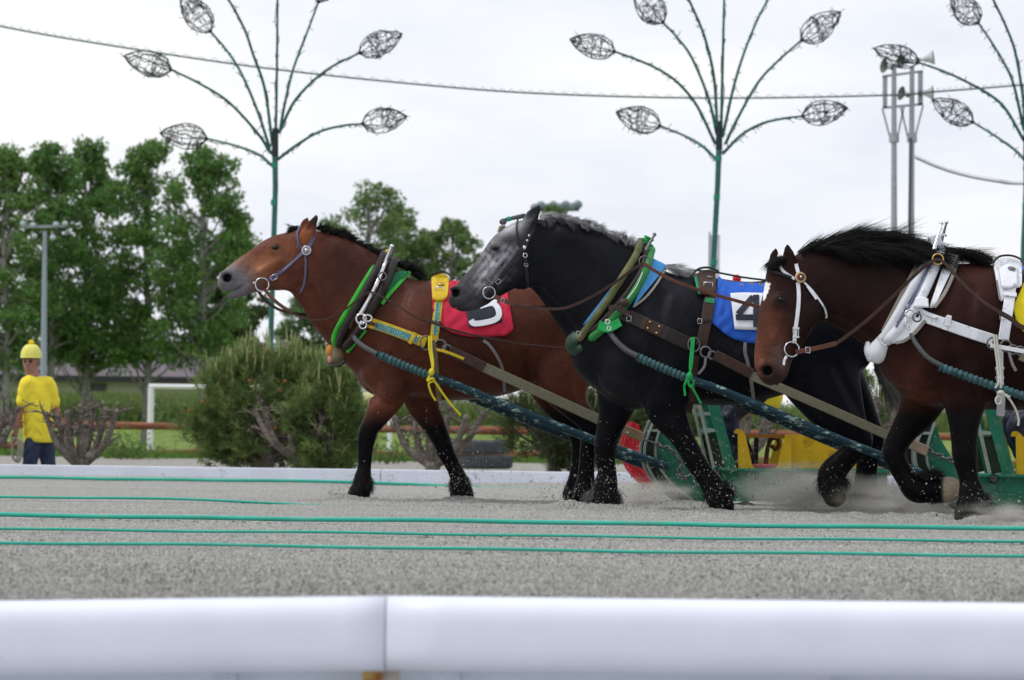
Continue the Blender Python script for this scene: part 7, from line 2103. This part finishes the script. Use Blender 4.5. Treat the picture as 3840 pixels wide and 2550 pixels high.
    if headwear:
        hm = MB(); vs = []; fs = []; n = 20; m_ = 7
        for i in range(m_ + 1):
            a = i / m_ * math.pi / 2
            for k in range(n):
                b = 2 * math.pi * k / n
                r = .126 * math.cos(a) ** .62 if i < m_ else .001
                vs.append(hc + up * (.048 + .165 * math.sin(a)) + sd * (r * math.cos(b)) + fc * (r * 1.06 * math.sin(b)))
        for i in range(m_):
            for k in range(n): fs.append((i * n + k, i * n + (k + 1) % n, (i + 1) * n + (k + 1) % n, (i + 1) * n + k))
        hm.add(vs, fs, True)
        for i in range(0, n, n // 4 * 1):
            hm.tube([vs[r_ * n + i] for r_ in range(m_)], .004, 4)
        hm.tube([vs[k] for k in range(n)], .005, 6, close=True)
        ho = hm.build('helmet', headwear, root)
        MB().sphere(hc + up * .232, .036, 12).build('pompom', hat_mat or headwear, ho)
    return root
M_YSH = mat('yellow_shirt', (.80, .66, .045), .8, var=.07, scale=8, bump=.15, bscale=30)
M_YHM = mat('yellow_helmet', (.70, .66, .14), .35, var=.05)
M_JEAN = mat('dark_jeans', (.030, .045, .085), .85, var=.3, scale=12, bump=.2)
M_NAVYR = mat('navy_rain_trousers', (.016, .019, .038), .45, var=.3, scale=9, bump=.5, bscale=14)
M_BOOT = mat('black_boot', (.015, .015, .016), .5)
def q_(x, y, yo=0.0): return Z('Q', x, y, 36.0 + yo)
J = dict(head=q_(350, 322), neck=q_(372, 478), shoulder_l=q_(545, 565, .04), shoulder_r=q_(300, 565, -.08), elbow_l=q_(640, 860, .12), elbow_r=q_(228, 860, -.12),
         wrist_l=q_(705, 1110, .05), wrist_r=q_(182, 1100, -.16), pelvis=q_(445, 1150), hip_l=q_(510, 1215, .04), hip_r=q_(385, 1215, -.06),
         knee_l=q_(560, 1590, .05), knee_r=q_(330, 1560, -.1), ankle_l=q_(640, 1960, .1), ankle_r=q_(330, 1990, -.1), toe_l=q_(560, 2030, .0), toe_r=q_(230, 2040, -.15))
person('man in yellow shirt and pompom helmet walking behind the kerb', J, M_YSH, M_JEAN, M_BOOT, M_YHM, hat_mat=mat('pompom_yellow', (.75, .50, .02), .9))
coil = thing('rope_coil', q_(190, 1180, -.18), 'coil of pale rope held in the hand of the man in yellow', 'rope')
for k in range(4):
    c = q_(165 + 12 * k, 1310 + 6 * k, -.2 + .02 * k)
    R_ = px(130 * ZOOM['Q'][2], 36)
    MB().tube([c + Vector((math.cos(a) * R_ * (.30 + .05 * k), .02 * math.sin(2 * a), math.sin(a) * R_)) for a in np.linspace(0, 6.283, 25)[:-1]], .008, 6, close=True).build('rope_turn', mat('pale_rope', (.42, .40, .36), .8), coil)
def xp(u, v, d): return P(u, v, d)
d_ = HD[0] + .05
J = dict(head=xp(2762, 1152, d_), neck=xp(2782, 1215, d_), shoulder_l=xp(2790, 1225, d_ - .2), shoulder_r=xp(2790, 1225, d_ + .2), elbow_l=xp(2740, 1335, d_ - .26), elbow_r=xp(2740, 1335, d_ + .26),
         wrist_l=xp(2690, 1270, d_ - .12), wrist_r=xp(2690, 1270, d_ + .12), pelvis=xp(2850, 1455, d_), hip_l=xp(2845, 1470, d_ - .1), hip_r=xp(2845, 1470, d_ + .1),
         knee_l=xp(2738, 1568, d_ - .16), knee_r=xp(2720, 1540, d_ + .16), ankle_l=xp(2800, 1730, d_ - .14), ankle_r=xp(2770, 1735, d_ + .16), toe_l=xp(2740, 1752, d_ - .16), toe_r=xp(2710, 1752, d_ + .16), sit=xp(2850, 1460, d_))
person('sled driver with navy trousers crouching on the green sled behind the bay horse', J, M_YSH, M_NAVYR, M_BOOT, mat('red_helmet', (.5, .015, .04), .35), face=Vector((-1, -.15, 0)))
d_ = HD[1] + .05; du = 1040
J2 = {k: P(uv_[0], uv_[1], uv_[2]) for k, uv_ in dict(head=(3870, 1100, d_), neck=(3890, 1175, d_), shoulder_l=(3898, 1210, d_ - .2), shoulder_r=(3898, 1210, d_ + .2), elbow_l=(3845, 1330, d_ - .26), elbow_r=(3845, 1330, d_ + .26),
         wrist_l=(3790, 1265, d_ - .12), wrist_r=(3790, 1265, d_ + .12), pelvis=(3945, 1480, d_), hip_l=(3940, 1500, d_ - .1), hip_r=(3940, 1500, d_ + .1), knee_l=(3818, 1600, d_ - .16), knee_r=(3800, 1575, d_ + .16),
         ankle_l=(3890, 1765, d_ - .14), ankle_r=(3860, 1768, d_ + .16), toe_l=(3825, 1785, d_ - .16), toe_r=(3795, 1785, d_ + .16), sit=(3945, 1485, d_)).items()}
person('sled driver in navy trousers at the right edge behind the dark brown horse', J2, mat('blue_shirt', (.03, .10, .45), .8), M_NAVYR, M_BOOT, mat('blue_helmet', (.02, .08, .45), .35), face=Vector((-1, -.15, 0)))
d_ = 41.6
J3 = dict(head=xp(1425, 1425, d_), neck=xp(1410, 1468, d_), shoulder_l=xp(1422, 1492, d_ - .15), shoulder_r=xp(1385, 1492, d_ + .15), elbow_l=xp(1425, 1565, d_ - .2), elbow_r=xp(1350, 1565, d_ + .2),
          wrist_l=xp(1390, 1610, d_ - .2), wrist_r=xp(1320, 1615, d_ + .1), pelvis=xp(1345, 1625, d_), hip_l=xp(1340, 1645, d_ - .08), hip_r=xp(1330, 1645, d_ + .08), knee_l=xp(1285, 1770, d_ - .08), knee_r=xp(1270, 1765, d_ + .1),
          ankle_l=xp(1290, 1885, d_ - .08), ankle_r=xp(1255, 1880, d_ + .1), toe_l=xp(1245, 1895, d_ - .1), toe_r=xp(1210, 1890, d_ + .1))
person('person in dark trousers half hidden by the pruned tree and bay horse chest', J3, mat('pale_yellow_shirt', (.52, .50, .26), .8), M_NAVYR, M_BOOT, M_YHM, face=Vector((-1, -.3, 0)))

# ------------------------------------------------------------------ flying grit and dust
def grit(label, pts, n, r, cols):
    C = []
    for (z, x, y, d, sx, sz, w) in pts:
        k = int(n * w); c = Z(z, x, y, d)
        q = np.stack([RNG.normal(0, sx, k), RNG.normal(0, .22, k), RNG.normal(0, sz, k)], 1) + np.array(c)
        C.append(q)
    C = np.concatenate(C); C = C[C[:, 2] > .004]; N_ = len(C)
    ico = np.array([(0, 0, 1), (.9, 0, -.3), (-.45, .8, -.3), (-.45, -.8, -.3), (0, 0, -1)])
    R_ = r * RNG.lognormal(0, .45, (N_, 1, 1))
    V = C[:, None] + ico[None] * R_ * RNG.uniform(.6, 1.3, (N_, 5, 1))
    T = np.array([(0, 1, 2), (0, 2, 3), (0, 3, 1), (4, 2, 1), (4, 3, 2), (4, 1, 3)])
    F = (T[None] + (np.arange(N_) * 5)[:, None, None]).reshape(-1, 3)
    cc = np.array(cols)[RNG.integers(0, len(cols), N_)] * RNG.uniform(.7, 1.15, (N_, 1))
    o = link('flying_grit', np_mesh('flying_grit', V.reshape(-1, 3), F, M_SKIN, False, np.repeat(cc, 5, axis=0)), None, tuple(C.mean(0)))
    return tag(o, label, 'grit', None, 'stuff')
GCOL = [(.50, .48, .41), (.42, .40, .35), (.30, .285, .25), (.14, .13, .115)]
grit('grit thrown up round the bay horse rear foreleg', [('B', 1130, 960, 24.0, .10, .14, .5), ('B', 1000, 700, 24.0, .28, .26, .25), ('B', 1500, 950, 23.9, .30, .12, .5), ('B', 700, 500, 24.0, .5, .3, .08), ('B', 190, 1070, 23.9, .06, .035, .35)], 560, .0034, GCOL)
grit('grit thrown up round the grey horse forelegs', [('D', 480, 950, 22.0, .14, .2, .4), ('D', 180, 1040, 22.0, .12, .05, .5), ('D', 800, 960, 21.9, .22, .12, .7), ('D', 1250, 900, 21.9, .22, .2, .6), ('D', 1100, 700, 21.9, .35, .3, .25), ('D', 1500, 900, 21.9, .25, .15, .4)], 700, .0034, GCOL)
grit('grit and sand sprayed by the sled and the dark brown horse hoof', [('F', 850, 1080, 22.0, .2, .15, .5), ('F', 1500, 1050, 20.0, .4, .2, .35), ('F', 2150, 1200, 19.9, .2, .07, .7), ('F', 300, 1000, 22.0, .25, .18, .5)], 600, .0034, GCOL)
def dust_mat():
    m = bpy.data.materials.new('dust'); m.use_nodes = True
    nt = m.node_tree; nt.nodes.clear()
    tc = nt.nodes.new('ShaderNodeTexCoord'); ln = nt.nodes.new('ShaderNodeVectorMath'); ln.operation = 'LENGTH'
    nt.links.new(tc.outputs['Object'], ln.inputs[0])
    mr = nt.nodes.new('ShaderNodeMapRange'); mr.interpolation_type = 'SMOOTHSTEP'
    mr.inputs['From Min'].default_value = .15; mr.inputs['From Max'].default_value = 1.0; mr.inputs['To Min'].default_value = 1; mr.inputs['To Max'].default_value = 0
    nt.links.new(ln.outputs['Value'], mr.inputs['Value'])
    no = nt.nodes.new('ShaderNodeTexNoise'); no.inputs['Scale'].default_value = 2.2; no.inputs['Detail'].default_value = 4
    nt.links.new(tc.outputs['Object'], no.inputs['Vector'])
    r2 = nt.nodes.new('ShaderNodeMapRange'); r2.inputs['From Min'].default_value = .38; r2.inputs['From Max'].default_value = .7
    nt.links.new(no.outputs['Fac'], r2.inputs['Value'])
    mu = nt.nodes.new('ShaderNodeMath'); mu.operation = 'MULTIPLY'; nt.links.new(mr.outputs[0], mu.inputs[0]); nt.links.new(r2.outputs[0], mu.inputs[1])
    m2 = nt.nodes.new('ShaderNodeMath'); m2.operation = 'MULTIPLY'; m2.inputs[1].default_value = 13.0; nt.links.new(mu.outputs[0], m2.inputs[0])
    pv = nt.nodes.new('ShaderNodeVolumePrincipled'); pv.inputs['Color'].default_value = (.80, .78, .73, 1); pv.inputs['Anisotropy'].default_value = .1
    nt.links.new(m2.outputs[0], pv.inputs['Density'])
    o = nt.nodes.new('ShaderNodeOutputMaterial'); nt.links.new(pv.outputs[0], o.inputs['Volume'])
    return m
M_DUST = dust_mat()
def dust(label, z, x, y, d, sx, sy, sz):
    me = MB().sphere((0, 0, 0), 1.0, 20).mesh('dust_cloud', M_DUST)
    o = bpy.data.objects.new('dust_cloud', me); COL.objects.link(o)
    o.location = Z(z, x, y, d); o.scale = (sx, sy, sz)
    return tag(o, label, 'dust', None, 'stuff')
dust('pale dust hanging round the hind hooves of the grey horse', 'F', 700, 1060, 22.7, .75, .7, .26)
dust('pale dust spreading behind the lifted hoof of the dark brown horse', 'F', 1450, 1130, 22.2, .8, .8, .22)
dust('dust puff at the front hoof of the dark brown horse', 'F', 2150, 1250, 20.0, .38, .4, .12)
dust('dust along the curved front of the green sled', 'O', 350, 1230, 23.6, .45, .4, .14)
